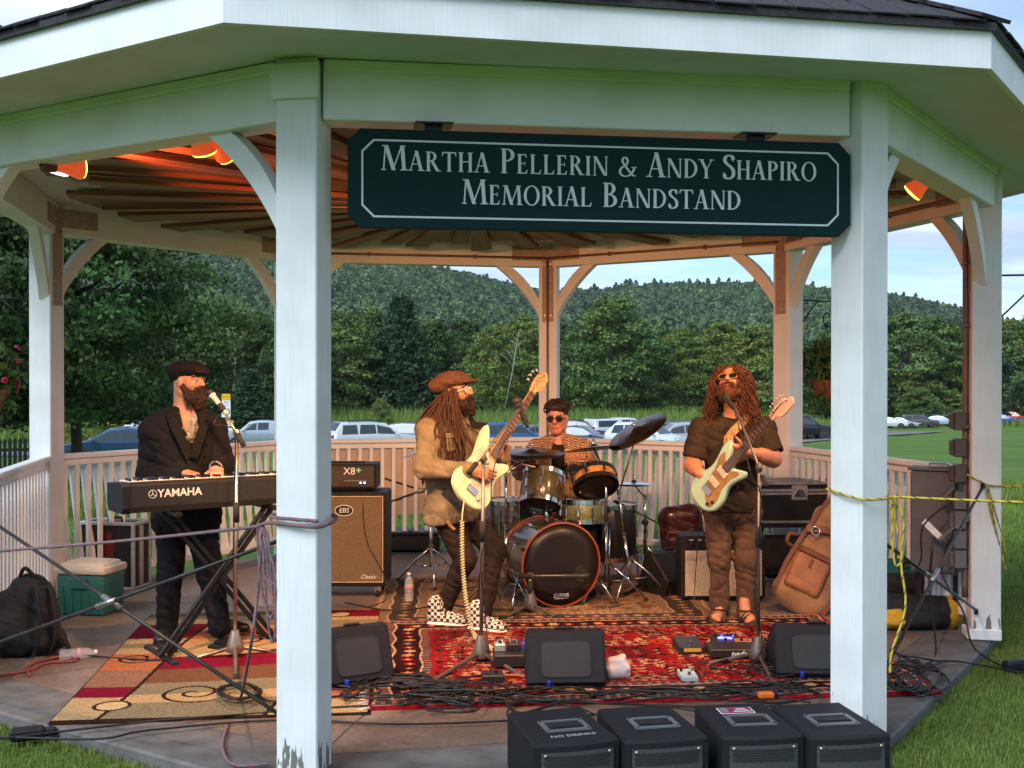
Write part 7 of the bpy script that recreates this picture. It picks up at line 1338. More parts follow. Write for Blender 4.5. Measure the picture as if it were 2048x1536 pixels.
D3 = depth(gp(1516, 1332)); micstand('grey microphone boom stand before the singing guitarist', gp(1516, 1332), dp(1518, 935, D3), dp(1533, 972, D3-.1), dp(1470, 815, D3+.55), [gp(1400, 1332), gp(1552, 1378), gp(1610, 1320)]); mic('dark microphone at the mouth of the singing guitarist', dp(1450, 795, D3+.75), dp(1470, 818, D3+.6)-dp(1450, 795, D3+.75), .027)
D4 = depth(gp(1060, 1228))-.02; micstand('short grey microphone stand aimed at the bass drum', gp(1060, 1228), dp(1060, 1152, D4), dp(1038, 1152, D4-.02), dp(1160, 1151, D4+.02), [gp(1002, 1240), gp(1122, 1240), gp(1066, 1206)], r=.012); mic('black microphone inside the bass drum port', dp(1172, 1152, D4+.12), unit(-RTH-FWH*.2), .03)
micstand('thin black microphone stand right of the drum kit', gp(1290, 1180), dp(1290, 1045, depth(gp(1290, 1180))), dp(1228, 1002, depth(gp(1290, 1180))+.1), dp(1340, 1058, depth(gp(1290, 1180))-.05), [gp(1250, 1192), gp(1335, 1190), gp(1300, 1162)], BLACKM, .009)
# ================================================================ drum kit
OLY = mat('olive_pearl_wrap', (.03, .028, .012), .25, var=.6, scale=28, col2=(.065, .06, .028), coat=.6); SPK = mat('gold_green_sparkle', (.06, .075, .03), .25, scale=90, col2=(.26, .29, .13), coat=.7, metal=.2); HEADB = mat('black_drum_head', (.012, .01, .009), .38, var=.1); HEADW = mat('white_drum_head', (.6, .57, .5), .5); HOOP = mat('copper_hoop', (.3, .075, .035), .3, .3, coat=.4); ZEB = mat('striped_wood_hoop', (.16, .06, .02), .35, scale=40, col2=(.5, .24, .07), stretch=(1, 1, .02)); BRZ = mat('dark_bronze', (.07, .05, .03), .32, .9, var=.4, scale=18)
def drum(name, label, c, ax, r, dpt, shell, hoop, top, bot, lugs=8):
    """c centre of the shell, ax from bottom head to top head"""
    ax = unit(ax); M = frame(ax); c = v3(c); t = thing(name, label, 'drum', c); h = dpt/2
    MB().lathe([(r*.985, -h), (r, -h+.004), (r, h-.004), (r*.985, h)], 40, c, M).build('shell', shell, t, True, ang=40)
    for s_, hm in ((1, top), (-1, bot)):
        MB().lathe([(r*1.01, s_*(h-.022)), (r*1.045, s_*(h-.022)), (r*1.045, s_*(h+.012)), (r*1.005, s_*(h+.014)), (r*1.0, s_*(h-.0))], 40, c, M, False).build('hoop', hoop, t, True, ang=40)
        MB().lathe([(.001, s_*(h+.004)), (r*.7, s_*(h+.004)), (r*1.0, s_*(h+.003)), (r*.99, s_*(h-.004))], 40, c, M, False).build('drum_head', hm, t, True)
    for i in range(lugs):
        a = 2*math.pi*i/lugs+.2; d = M @ v3((math.cos(a), math.sin(a), 0)); MB().rbox(c+d*(r+.008), (.02, .018, min(.07, dpt*.5)), .004, np.stack([np.cross(ax, d), d, ax], 1)).build('lug', CHROME, t); MB().cyl(c+d*(r*1.04)-ax*(h+.01), c+d*(r*1.04)+ax*(h+.016), .0035, 6).build('tension_rod', CHROME, t)
    return t, c, M
bd = gp(1122, 1216); axd = unit(TOW*.93+RTH*.34); rb = .295; cb_ = bd+Z3*(rb+.02)-axd*.21
t, c, M = drum('bass_drum', 'bass drum with black front head and copper hoop in the middle of the stage', cb_, axd, rb, .42, OLY, HOOP, HEADB, HEADW, 10); fx = unit(np.cross(Z3, axd)); fx = fx if fx @ RTH > 0 else -fx; fy = np.cross(axd, fx); fy = fy if fy[2] > 0 else -fy; FPt = lambda x, y, z=0: c+axd*(.215+z)+fx*x+fy*y
MB().lathe([(.001, 0), (.052, 0)], 24, FPt(.155, -.08, .0015), frame(axd), False).build('port_hole', RUB, t); MB().lathe([(.05, 0), (.056, .003), (.06, 0)], 24, FPt(.155, -.08, .001), frame(axd), False).build('port_ring', BLACKP, t, True)
put_text('lettering', 'EVANS', .04, FPt(.0, -.225, .0016), fx, fy, WHT, t, depth=.0004, bold=.001); MB().box(FPt(0, -.245, .0012), (.1, .004, .001), np.stack([fx, fy, axd], 1)).build('lettering_line', WHT, t)
for s_ in (-1, 1): MB().tube([c+fx*s_*.27-Z3*.05+axd*.1, c+fx*s_*.36-Z3*.2+axd*.2, v3((*(c+fx*s_*.4+axd*.27)[:2], .012))], .009, 8).build('spur', CHROME, t, True)
for i in range(8): a = 2*math.pi*i/8+.39; q = c+axd*.19+(fx*math.cos(a)+fy*math.sin(a))*(rb*1.06); MB().rbox(q, (.03, .05, .022), .005, np.stack([np.cross(axd, unit(q-c)), axd, unit(q-c-axd*.19)], 1)).build('claw', BLACKM, t)
Dk = depth(bd)+.35
t, c1_, _m = drum('rack_tom', 'olive pearl rack tom tilted above the left of the bass drum', dp(1084, 978, Dk), Z3*.86+FWH*.42+RTH*.12, .152, .24, OLY, CHROME, HEADW, HEADB); MB().tube([dp(1092, 1012, Dk+.02), dp(1095, 1052, Dk+.02)], .016, 8).build('mount', CHROME, t, True)
t, c2_, _m = drum('wood_hoop_snare', 'shallow drum with striped wood shell tilted above the right of the bass drum', dp(1190, 962, Dk-.05), Z3*.75+FWH*.62-RTH*.12, .165, .1, ZEB, BLACKM, HEADW, HEADB)
t, c3_, _m = drum('snare_drum', 'gold-green sparkle snare drum behind the bass drum', dp(1166, 1022, Dk+.15), Z3+FWH*.05, .165, .155, SPK, CHROME, HEADW, HEADB, 10)
t, c4_, _m = drum('floor_tom', 'dark olive floor tom standing left of the bass drum', dp(1020, 1047, Dk+.35), Z3, .19, .36, OLY, CHROME, HEADW, HEADB)
for i in range(3): a = 2.1*i+.5; q = c4_+v3((math.cos(a), math.sin(a), 0))*.205; MB().tube([q+Z3*.08, v3((q[0], q[1], .14)), v3((*(q+v3((math.cos(a), math.sin(a), 0))*.03)[:2], .012))], .008, 8).build('leg', CHROME, t, True)
t, c5_, _m = drum('floor_tom', 'large black-shelled floor tom right of the snare, hidden behind stands', dp(1222, 1062, Dk+.5), Z3, .2, .42, mat('black_wrap', (.014, .012, .012), .3), CHROME, HEADW, HEADB)
for i in range(3): a = 2.1*i+.2; q = c5_+v3((math.cos(a), math.sin(a), 0))*.215; MB().tube([q+Z3*.1, v3((*(q+v3((math.cos(a), math.sin(a), 0))*.03)[:2], .012))], .008, 8).build('leg', CHROME, t, True)
t = at('drum_throne', 'black round drum throne under the seated drummer', 'stool', 1118, 1118); bl(MB().lathe([(.16, .44), (.18, .45), (.18, .5), (.15, .515)], 28), 'seat', TOLEX, t, True, 40); bl(MB().cyl((0, 0, .1), (0, 0, .44), .02), 'post', CHROME, t, True)
for i in range(3): a = 2.094*i+.5; bl(MB().tube([(0, 0, .25), (.26*math.cos(a), .26*math.sin(a), .012)], .011, 8), 'leg', CHROME, t, True)
def cymbal(label, c, ax, r, base, m=BRZ, boom=None, clear=True):
    c = v3(c); ax = unit(ax); M = frame(ax); t = thing('cymbal', label, 'cymbal', c); MB().lathe([(.006, .02), (.02, .022), (r*.13, .016), (r*.2, .006), (r*.6, -.004), (r, -.016), (r, -.0175), (r*.6, -.006), (r*.2, .003), (.006, .017)], 44, c, M).build('plate', m, t, True); MB().cyl(c+ax*.0, c+ax*.06, .006, 8).build('wing_nut_post', CHROME, t, True); MB().lathe([(.004, .04), (.014, .045), (.014, .055), (.004, .06)], 10, c, M).build('wing_nut', CHROME, t, True)
    b = v3(base); s = thing('cymbal_stand', label.replace('cymbal', 'stand under the cymbal', 1) if False else 'chrome tripod stand carrying the '+label, 'stand', b); top = c-ax*.02; pole = v3((b[0], b[1], min(top[2]-.12, .95))) if boom is None else v3(boom)
    MB().tube([b+Z3*.14, b*.4+pole*.6], .0125, 8).build('lower_tube', CHROME, s, True); MB().tube([b*.4+pole*.6, pole], .0095, 8).build('upper_tube', CHROME, s, True); MB().tube([pole, top], .0075, 8).build('boom_arm', CHROME, s, True); MB().rbox(pole, (.03, .03, .045), .007).build('tilter', CHROME, s); q = b*.4+pole*.6; MB().rbox(q, (.034, .034, .04), .008).build('collar', CHROME, s); MB().rbox(b+Z3*.3, (.032, .032, .04), .008).build('leg_collar', CHROME, s)
    for i in range(3):
        a = 2.094*i+.7+b[0]; f_ = b+v3((math.cos(a), math.sin(a), 0))*.3+Z3*.012; MB().tube([b+Z3*.3, b*.5+f_*.5+Z3*.165, f_], .0085, 6).build('leg', CHROME, s, True); MB().tube([b+Z3*.14, b*.5+f_*.5+Z3*.15], .006, 6).build('leg_brace', CHROME, s, True); MB().rbox(f_, (.03, .03, .03), .008).build('rubber_foot', RUB, s)
cymbal('flat dark cymbal left of the drummer', dp(1063, 903, Dk+.12), Z3+TOW*.1, .26, gp(1012, 1205)); cymbal('flat dark cymbal in front of the drummer', dp(1188, 894, Dk+.05), Z3+FWH*.12-RTH*.1, .225, gp(1212, 1200)); cymbal('large crash cymbal tilted steeply right of the drummer', dp(1273, 860, Dk), Z3*.8-RTH*.48+TOW*.22, .245, gp(1262, 1195), boom=dp(1238, 985, Dk+.05)); cymbal('silver cymbal half hidden behind the bass player', dp(850, 896, 9.3), Z3-RTH*.35, .2, gp(862, 1168), mat('silver_cymbal', (.5, .48, .45), .3, .9)); cymbal('small cymbal beside the rear monitor', dp(1268, 965, Dk+.45), Z3, .17, gp(1290, 1165), CHROME)
t = thing('drum_stick', 'pale wooden drum stick in the left-hand side fist of the drummer', 'drum stick', dp(1022, 922, 8.9)); MB().tube([dp(1012, 915, 8.85), dp(1050, 930, 8.55), dp(1070, 934, 8.4)], [.008, .0075, .004], 8).build('stick', mat('hickory', (.5, .36, .2), .5), t, True)
t = thing('drum_stick', 'pale wooden drum stick over the snare', 'drum stick', dp(1172, 968, 8.84)); MB().tube([dp(1175, 966, 8.86), dp(1160, 985, 8.55)], [.008, .004], 8).build('stick', MATS['hickory'], t, True)
t = thing('cow_horn', 'curved tan horn hanging at the hip of the bass player', 'horn', dp(892, 1022, 7.6)); MB().tube(spline([dp(890, 1018, 7.58), dp(893, 1035, 7.55), dp(900, 1050, 7.55), dp(910, 1060, 7.55)], 5), [.024-.001*i for i in range(16)], 8).build('horn', mat('tan_leather', (.3, .15, .05), .6), t, True)
# ================================================================ parked cars
GLS = mat('car_glass', (.03, .04, .045), .06, var=0, spec=.8); TYR = mat('tyre', (.02, .02, .02), .85); RIM = mat('alloy_rim', (.45, .46, .47), .3, .8, var=.1); HLT = mat('headlight_glass', (.75, .78, .8), .1, var=0); TLT = mat('tail_light_red', (.35, .01, .01), .2, var=0); BUMP = mat('dark_bumper', (.025, .025, .027), .6)
CARK = {'suv': dict(L=4.6, w=.91, st=[(2.3, .42, .72), (2.22, .4, .9), (1.25, .34, 1.03), (.55, .34, 1.58), (-.2, .34, 1.68), (-1.6, .34, 1.64), (-2.1, .36, 1.2), (-2.28, .42, .98)], belt=1.0),
 'sedan': dict(L=4.7, w=.9, st=[(2.35, .38, .62), (2.25, .36, .76), (1.15, .3, .94), (.35, .3, 1.4), (-.3, .3, 1.46), (-1.1, .3, 1.38), (-1.85, .32, 1.04), (-2.3, .38, .95)], belt=.92),
 'pickup': dict(L=5.5, w=.95, st=[(2.75, .5, .85), (2.68, .46, 1.05), (1.5, .42, 1.16), (.9, .42, 1.72), (.3, .42, 1.8), (-.45, .42, 1.78), (-.5, .42, 1.76), (-2.55, .42, 1.74), (-2.72, .46, 1.15)], belt=1.14),
 'wagon': dict(L=4.9, w=.93, st=[(2.45, .42, .74), (2.35, .4, .94), (1.3, .34, 1.06), (.6, .34, 1.62), (-.2, .34, 1.72), (-1.85, .34, 1.7), (-2.25, .36, 1.25), (-2.42, .42, 1.0)], belt=1.04)}
def car(label, px, D, head, kind, colr, roof=None, metal=.25):
    K = CARK[kind]; p = dp(px, 800, D); z = float(ground_z(p[0], p[1])); d = RTH*math.cos(math.radians(head))+TOW*math.sin(math.radians(head)); t = thing('parked_car', label, 'car' if kind != 'pickup' else 'pickup truck', (p[0], p[1], z+.06), math.atan2(d[1], d[0]), 'cars parked behind the bandstand')
    paint = mat('car_paint_%.3f_%.3f_%.3f' % colr, colr, .25, metal, var=.03, coat=.7); st = K['st']; w = K['w']; V = []; R_ = []
    for i, (x, zb, zt) in enumerate(st):
        belt = min(K['belt'], zt-.02); nose = .86 if i in (0, len(st)-1) else 1.; wr = w*nose*(.97-.26*max(0, min(1, (zt-K['belt'])/.6))); ww = w*nose
        R_.append((x, ww, belt, wr, zt)); half = [(ww*.93, zb), (ww, zb+.16), (ww, belt-.18), (ww*.975, belt), (wr, max(zt-.07, belt+.005)), (wr*.82, zt)]
        V += [(x, -a, b) for a, b in half]+[(x, a, b) for a, b in reversed(half)]
    n = 12; F = [(i*n+j, i*n+(j+1) % n, (i+1)*n+(j+1) % n, (i+1)*n+j) for i in range(len(st)-1) for j in range(n)]+[tuple(range(n)), tuple((len(st)-1)*n+j for j in range(n-1, -1, -1))]
    mb = MB(); mb.add(V, F); body = bl(mb, 'body', paint, t, True, 28)
    def side(x0, x1, s_, a0=.1, a1=.88):
        def at_(x, f):
            for (xa, wa, ba, ra, za), (xb, wb, bb, rb_, zb_) in zip(R_[:-1], R_[1:]):
                if xb <= x <= xa:
                    u = (xa-x)/(xa-xb) if xa != xb else 0; b = ba+(bb-ba)*u; r = ra+(rb_-ra)*u; zt = za+(zb_-za)*u; ww = (wa+(wb-wa)*u)*.975; zt_ = max(zt-.07, b+.005); return (x, s_*(ww+(r-ww)*f+.008), b+(zt_-b)*f)
        q = [at_(x0, a0), at_(x1, a0), at_(x1+(.0 if x1 > -1 else .12), a1), at_(x0-(.3 if x0 > .4 else 0), a1)]
        if all(q): bl(MB().add(q+[(a, b-s_*.02, c) for a, b, c in q], [(0, 1, 2, 3), (0, 4, 5, 1), (1, 5, 6, 2), (2, 6, 7, 3), (3, 7, 4, 0)]), 'window', GLS, t)
    cow = st[2][0]; rf = st[3][0]; wins = {'suv': [(1.0, .02), (-.06, -.95), (-1.03, -1.75)], 'wagon': [(1.05, .02), (-.06, -1.0), (-1.08, -1.95)], 'sedan': [(.9, -.05), (-.13, -1.35)], 'pickup': [(1.25, .42), (.34, -.35), (-.75, -2.4)]}[kind]
    for s_ in (-1, 1):
        for a, b in wins: side(a, b, s_)
        bl(MB().rbox((cow-.25, s_*(w+.1), K['belt']+.02), (.1, .16, .12), .03), 'mirror', paint, t)
    def glass(i, j, nm):      # windscreen / rear window between stations
        a, b = R_[i], R_[j]; q = [(a[0], -a[3]*.86, a[4]), (a[0], a[3]*.86, a[4]), (b[0], b[3]*.8, b[4]), (b[0], -b[3]*.8, b[4])]; q = [v3(x) for x in q]; nrm = unit(np.cross(q[1]-q[0], q[2]-q[0])); nrm = nrm if nrm[2] > 0 else -nrm; c = sum(q)/4; q = [c+(x-c)*.9+nrm*.012 for x in q]; bl(MB().add(q+[x-nrm*.03 for x in q], [(0, 1, 2, 3), (0, 4, 5, 1), (1, 5, 6, 2), (2, 6, 7, 3), (3, 7, 4, 0)]), nm, GLS, t)
    glass(2, 3, 'windscreen'); k_ = len(st)-2 if kind != 'sedan' else 6; glass(k_, k_-1, 'rear_window')
    for x in (K['L']*.31, -K['L']*.3):
        for s_ in (-1, 1):
            y = s_*(w-.1); wh = bl(MB().lathe([(.2, -.1), (.33, -.1), (.345, -.07), (.345, .07), (.33, .1), (.2, .1)], 20, (x, y, .345), np.stack([v3((1, 0, 0)), v3((0, 0, 1)), v3((0, -1, 0))], 1)), 'wheel', TYR, t, True, 40); bl(MB().lathe([(.01, .03), (.06, .02), (.2, .045), (.215, .0)], 14, (x, y+s_*.06, .345), np.stack([v3((1, 0, 0)), v3((0, 0, s_)), v3((0, -1*s_ if False else -1, 0))], 1) if s_ < 0 else np.stack([v3((1, 0, 0)), v3((0, 0, -1)), v3((0, 1, 0))], 1)), 'rim', RIM, wh, True); bl(MB().lathe([(.02, 0), (.4, 0)], 20, (x, s_*(w+.004), .36), np.stack([v3((1, 0, 0)), v3((0, 0, 1)), v3((0, -1, 0))], 1), False), 'wheel_arch', BUMP, t)
    f, r = st[0], st[-1]
    for s_ in (-1, 1): bl(MB().rbox((f[0]-.1, s_*w*.66, f[2]+.02), (.22, .32, .13), .03), 'headlight', HLT, t); bl(MB().rbox((r[0]+.05, s_*w*.72, r[2]-.02), (.14, .3, .16), .03), 'tail_light', TLT, t)
    bl(MB().rbox((f[0]+.0, 0, f[1]+.1), (.1, w*1.3, .22), .03), 'grille', BUMP, t); bl(MB().rbox((r[0]-.01, 0, r[1]+.08), (.1, w*1.6, .2), .03), 'rear_bumper', BUMP, t)
    if kind in ('suv', 'wagon') and roof:
        for s_ in (-1, 1): bl(MB().tube([(.3, s_*.6, 1.7), (.2, s_*.6, 1.76), (-1.4, s_*.6, 1.76), (-1.5, s_*.6, 1.7)], .022, 6), 'roof_rail', BUMP, t, True)
    return t
CW, CS, CG, CB, CK, CBL = (.62, .63, .64), (.36, .39, .42), (.07, .075, .08), (.02, .055, .11), (.014, .015, .017), (.02, .11, .25)
for a in (('dark blue sedan with pale roof behind the left railing', 238, 46, 165, 'sedan', CB), ('white car mostly hidden behind the blue sedan', 275, 55, 160, 'suv', CW), ('silver-blue pickup with canopy beside the speed limit sign', 530, 74, 176, 'pickup', (.33, .4, .46)), ('white wagon with dark roof rails behind the amplifier head', 742, 60, -30, 'wagon', CW, True),
 ('dark grey SUV behind the white wagon', 805, 68, 195, 'suv', CG), ('bright blue SUV behind the bass guitar', 1018, 66, -24, 'suv', CBL), ('grey car behind the bright blue SUV', 1056, 76, 150, 'sedan', (.12, .14, .17)), ('dark teal car just right of the drummer', 1160, 69, 20, 'sedan', (.03, .05, .055)), ('black SUV behind the dark teal car', 1158, 79, 15, 'suv', CK),
 ('white pickup with grey canopy left of the tilted cymbal', 1240, 80, -30, 'pickup', CW), ('white car with black nose under the tilted cymbal', 1292, 64, 35, 'suv', CW), ('silver crossover right of the tilted cymbal', 1362, 67, 172, 'suv', CS), ('dark SUV behind the silver crossover', 1372, 77, 10, 'suv', (.05, .07, .08)), ('black SUV between the back right and front right posts', 1600, 80, 3, 'wagon', CK),
 ('white car nearest the front right post in the far row', 1780, 148, 25, 'sedan', CW), ('pale silver car second in the far row', 1802, 150, 28, 'sedan', CS), ('grey SUV third in the far row, seen side on', 1838, 153, 8, 'wagon', (.1, .095, .095), True), ('black car fourth in the far row', 1866, 158, 18, 'wagon', CK), ('pale blue car fifth in the far row', 1880, 156, 22, 'sedan', (.4, .48, .53)), ('dark car sixth in the far row', 1896, 165, 22, 'wagon', CK), ('silver car seventh in the far row, by the brown conduit', 1912, 170, 22, 'suv', CS), ('dark car eighth in the far row, behind the conduit', 1930, 176, 22, 'suv', CG),
 ('blue car right of the right-hand post', 2006, 160, 25, 'sedan', (.02, .07, .3)), ('red SUV farthest right', 2024, 166, 28, 'suv', (.35, .015, .025))): car(*a)
# school speed sign
D = 59; b = dp(452, 800, D); gz = float(ground_z(b[0], b[1])); t = thing('speed_sign', 'school speed limit 30 sign on a post beside the keyboard microphone', 'sign', (b[0], b[1], gz), -YAW); zt = CAM[2]+(754.3-787)/FPX*D-gz; YS = mat('school_yellow', (.75, .42, .01), .5); WS = mat('sign_white', (.75, .75, .73), .5); BKS = mat('sign_black', (.02, .02, .02), .5)
bl(MB().box((0, .02, zt/2), (.05, .03, zt)), 'post', mat('zinc', (.3, .3, .29), .4, .8), t); bl(MB().rbox((0, 0, zt-.17), (.46, .012, .32), .02), 'yellow_panel', YS, t); bl(MB().rbox((0, 0, zt-.78), (.46, .012, .88), .02), 'white_panel', WS, t)
for s_, sz, z_ in (('SCHOOL', .1, zt-.17), ('SPEED', .11, zt-.46), ('LIMIT', .11, zt-.62), ('30', .42, zt-.95)): put_text('lettering', s_, sz, (0, -.0075, z_), (1, 0, 0), (0, 0, 1), BKS, t, local=True, depth=.001)
bl(MB().rbox((-.22, 0, zt-1.72), (.42, .012, .6), .02), 'side_panel', YS, t); bl(MB().rbox((.2, 0, zt-1.68), (.36, .012, .6), .02), 'side_panel', YS, t); bl(MB().rbox((-.22, -.008, zt-1.66), (.3, .004, .34), .002), 'panel_face', WS, t); bl(MB().rbox((.2, -.008, zt-1.68), (.26, .004, .48), .002), 'panel_face', WS, t)
for x_, z_ in ((-.25, -1.62), (-.2, -1.68), (.2, -1.58), (.2, -1.75)): bl(MB().box((x_, -.012, zt+z_), (.12, .003, .05)), 'panel_mark', BKS, t)
# dark picket fence far left
a = dp(-150, 800, 30); b = dp(70, 800, 31.5); t = thing('picket_fence', 'weathered dark picket fence at the far left beyond the railing', 'fence', a); PKM = mat('grey_green_wood', (.035, .04, .038), .9, var=.4, scale=4); n = 22; ux = unit(b-a); ux[2] = 0
for i in range(n):
    q = a+(b-a)*i/(n-1); z = float(ground_z(q[0], q[1])); hh = 1.28-CAM[2]*0+random.uniform(-.02, .02); top = CAM[2]+(754.3-880)/FPX*30; MB().prism([(-.045, 0), (.045, 0), (.045, top-z-.08), (0, top-z), (-.045, top-z-.08)], .02, (q[0], q[1], z), np.stack([ux, Z3, np.cross(ux, Z3)], 1)).build('picket', PKM, t)
for zo in (.25, .75): MB().bar(a*v3((1, 1, 0))+Z3*(float(ground_z(a[0], a[1]))+zo), b*v3((1, 1, 0))+Z3*(float(ground_z(b[0], b[1]))+zo), .03, .08).build('rail', PKM, t)
# ================================================================ hanging baskets
IRON = mat('wrought_iron', (.012, .012, .013), .5, .5); TERRA = mat('terracotta_plastic', (.26, .07, .03), .6, var=.15)
def basket(k, zp, flowers, label, label2, pot=True):
    u = radial(k)[:, 0]; P0 = v3((*POST[k], 0))+u*S/2; zb = zp+.72; t = thing('plant_bracket', label2, 'bracket', P0+Z3*zb); MB().tube([P0+Z3*zb, P0+u*.5+Z3*zb], .007, 6).build('arm', IRON, t, True); MB().tube([P0+Z3*(zb-.28), P0+u*.22+Z3*(zb-.06), P0+u*.3+Z3*zb], .006, 6).build('strut', IRON, t, True)
    sp = [P0+u*(.42+.0*i)+u*(.012+.0085*i)*math.cos(i*.55)+Z3*(zb-.14+(.012+.0085*i)*math.sin(i*.55)) for i in range(14)]; MB().tube(sp, .006, 6).build('scroll', IRON, t, True); MB().box(P0+Z3*(zb-.14), (.012, .03, .34), radial(k)).build('back_plate', IRON, t)
    if not pot: return
    c = P0+u*.42+Z3*zp; t = thing('hanging_basket', label, 'plant', c); MB().lathe([(.1, -.13), (.105, -.128), (.15, .0), (.158, .0), (.158, .025), (.148, .025), (.14, 0)], 24, c).build('pot', TERRA, t, True, ang=40)
    for i in range(3): a = 2.094*i; MB().tube([c+v3((.15*math.cos(a), .15*math.sin(a), .02)), c+Z3*.55], .003, 5).build('hanger', IRON, t)
    r = np.random.default_rng(k); n = 900; q = r.normal(size=(n, 3)); q /= np.linalg.norm(q, axis=1)[:, None]; rad = r.uniform(.25, 1, n)**.5; P = c+np.stack([q[:, 0]*.24*rad, q[:, 1]*.24*rad, .18+q[:, 2]*.22*rad], 1); dr = r.random(n) < .2; P[dr, 2] -= .25; V, Q = leaf_quads(P, .042, q, rng=r, aspect=2.2); o3 = np.array(t.location); me = fast_mesh('foliage', V-o3, Q, False, np.array([(.07, .12, .03)])*r.uniform(.5, 1.6, n)[:, None]); o = link('foliage', me, LEAF, t); o['kind'] = 'stuff'
    if flowers:
        for i in range(14):
            a = r.uniform(0, 6.28); p = c+v3((.22*math.cos(a), .22*math.sin(a), r.uniform(.02, .38))); mb = MB()
            for j in range(5): d = frame(unit(p-c-Z3*.1)) @ v3((math.cos(j*1.257), math.sin(j*1.257), .5)); mb.ball(p+d*.017, .014, 6, (1, 1, .6))
            mb.build('flower', mat('pink_petal', (.5, .02, .09), .6), t, True)
basket(6, 1.55, True, 'hanging basket of pink flowers left of the left post', 'black scrolled iron bracket on the left post'); basket(3, 1.62, False, 'terracotta hanging pot of green foliage right of the back right post', 'black scrolled iron bracket on the back right post'); basket(2, 1.6, False, 'x', 'black scrolled iron bracket on the right-hand post', False)
# ================================================================ conduit and outlet boxes
CDM = mat('brown_conduit', (.19, .12, .1), .5, .3, var=.2)
def inbeam(k1, k2, f, z): A, t, n, l = bay(k1, k2, .1); return A+t*l*f+Z3*z
M2 = radial(2); u2, t2_ = M2[:, 0], M2[:, 1]; pf = v3((*POST[2], 0))-u2*(S/2+.02)
cd = thing('conduit', 'brown electrical conduit running along the rear beams and down the right post', 'conduit', (0, 0, 0)); zc = 2.83
MB().tube(spline([pf+t2_*.0+Z3*.25, pf+Z3*1.2, pf+Z3*2.6, pf+Z3*2.78-u2*.02, inbeam(2, 3, .1, zc), inbeam(2, 3, .5, zc), inbeam(2, 3, .93, zc)], 7), .017, 8).build('pipe', CDM, cd, True)
MB().tube(spline([pf+t2_*.045+Z3*.25, pf+t2_*.045+Z3*1.2, pf+t2_*.045+Z3*2.72], 5), .012, 8).build('pipe', CDM, cd, True)
for a, b in ((3, 4), (4, 5)): MB().tube([inbeam(a, b, .02, zc), inbeam(a, b, .5, zc), inbeam(a, b, .98, zc)], .011, 8).build('pipe', CDM, cd, True)
u5 = radial(4)[:, 0]; MB().tube([v3((*POST[4], .3))-u5*(S/2+.012), v3((*POST[4], 2.82))-u5*(S/2+.02)], .011, 8).build('pipe', CDM, cd, True)
for a, b, f in ((3, 4, .3), (3, 4, .7), (4, 5, .3), (4, 5, .7), (2, 3, .35)): MB().rbox(inbeam(a, b, f, zc), (.03, .03, .04), .006).build('clamp', CDM, cd)
for z in (.75, 1.35, 2.0, 2.4): MB().rbox(pf+Z3*z, (.03, .11, .02), .004, M2).build('clamp', CDM, cd)
OBX = mat('outlet_grey', (.15, .145, .15), .45, .3, var=.15); OBB = mat('outlet_brown', (.1, .075, .07), .5, .2, var=.15); zs_ = [CAM[2]-(y-754.3)/FPX*7.28 for y in (843, 897, 949, 1003, 1043, 1083, 1122)]; wd = ['topmost', 'second', 'third', 'fourth', 'fifth', 'sixth', 'lowest']
for i, z in enumerate(zs_):
    c = pf-u2*.035+Z3*z; t = thing('outlet_box', '%s weatherproof outlet box on the right post, counted from the top' % wd[i], 'outlet box', c, 0, 'outlet boxes on the right post'); m = OBB if i < 3 else OBX; MB().rbox(c, (.075, .085, .118), .006, M2).build('box', m, t)
    if i in (3, 5): q = c-u2*.06-t2_*.0+Z3*.03; Mx = np.stack([unit(u2*.7+Z3*.7), t2_, unit(Z3*.7-u2*.7)], 1); MB().rbox(c-u2*.085+Z3*.035, (.13, .085, .02), .006, Mx).build('flip_cover', m, t)
    else: MB().rbox(c-u2*.05, (.022, .075, .1), .008, M2).build('cover', m, t)
# ================================================================ ropes
def rope(name, label, pts, r, c1, c2, cat='rope', n=8, strands=True, group=None):
    P = spline(pts, n); t = thing(name, label, cat, P[0], 0, group); L_ = [0]
    for a, b in zip(P[:-1], P[1:]): L_.append(L_[-1]+np.linalg.norm(b-a))
    MB().tube(P, r, 7).build('core', c1, t, True)
    if strands:
        m = max(20, int(L_[-1]/.012)); S_ = np.interp(np.linspace(0, L_[-1], m), L_, np.arange(len(P))); Q = []
        for k_ in range(m):
            i = min(int(S_[k_]), len(P)-2); f = S_[k_]-i; p = P[i]*(1-f)+P[i+1]*f; d = unit(P[i+1]-P[i]); M = frame(d, (.3, .2, 1)); a = k_*1.15; Q.append(p+M @ v3((math.cos(a), math.sin(a), 0))*r*.75)
        MB().tube(Q, r*.5, 5).build('strand', c2, t, True)
    return t
PUR, PUR2 = mat('grey_rope', (.14, .11, .12), .8, var=.3, scale=60), mat('red_fleck', (.3, .05, .08), .8); YL1, YL2 = mat('yellow_rope', (.5, .36, .04), .7, var=.2, scale=60), mat('black_fleck', (.02, .02, .02), .8)
on = lambda px, py, off=-.11: onplane(px, py, 7, 0, off)
rope('rope', 'grey and red rope stretched across the left bay to the front left post', [on(-160, 1118), on(0, 1102), on(200, 1086), on(400, 1066), on(520, 1052)], .0075, PUR, PUR2)
M1 = radial(0); pc = v3((*POST[0], 0)); hz = 1.06
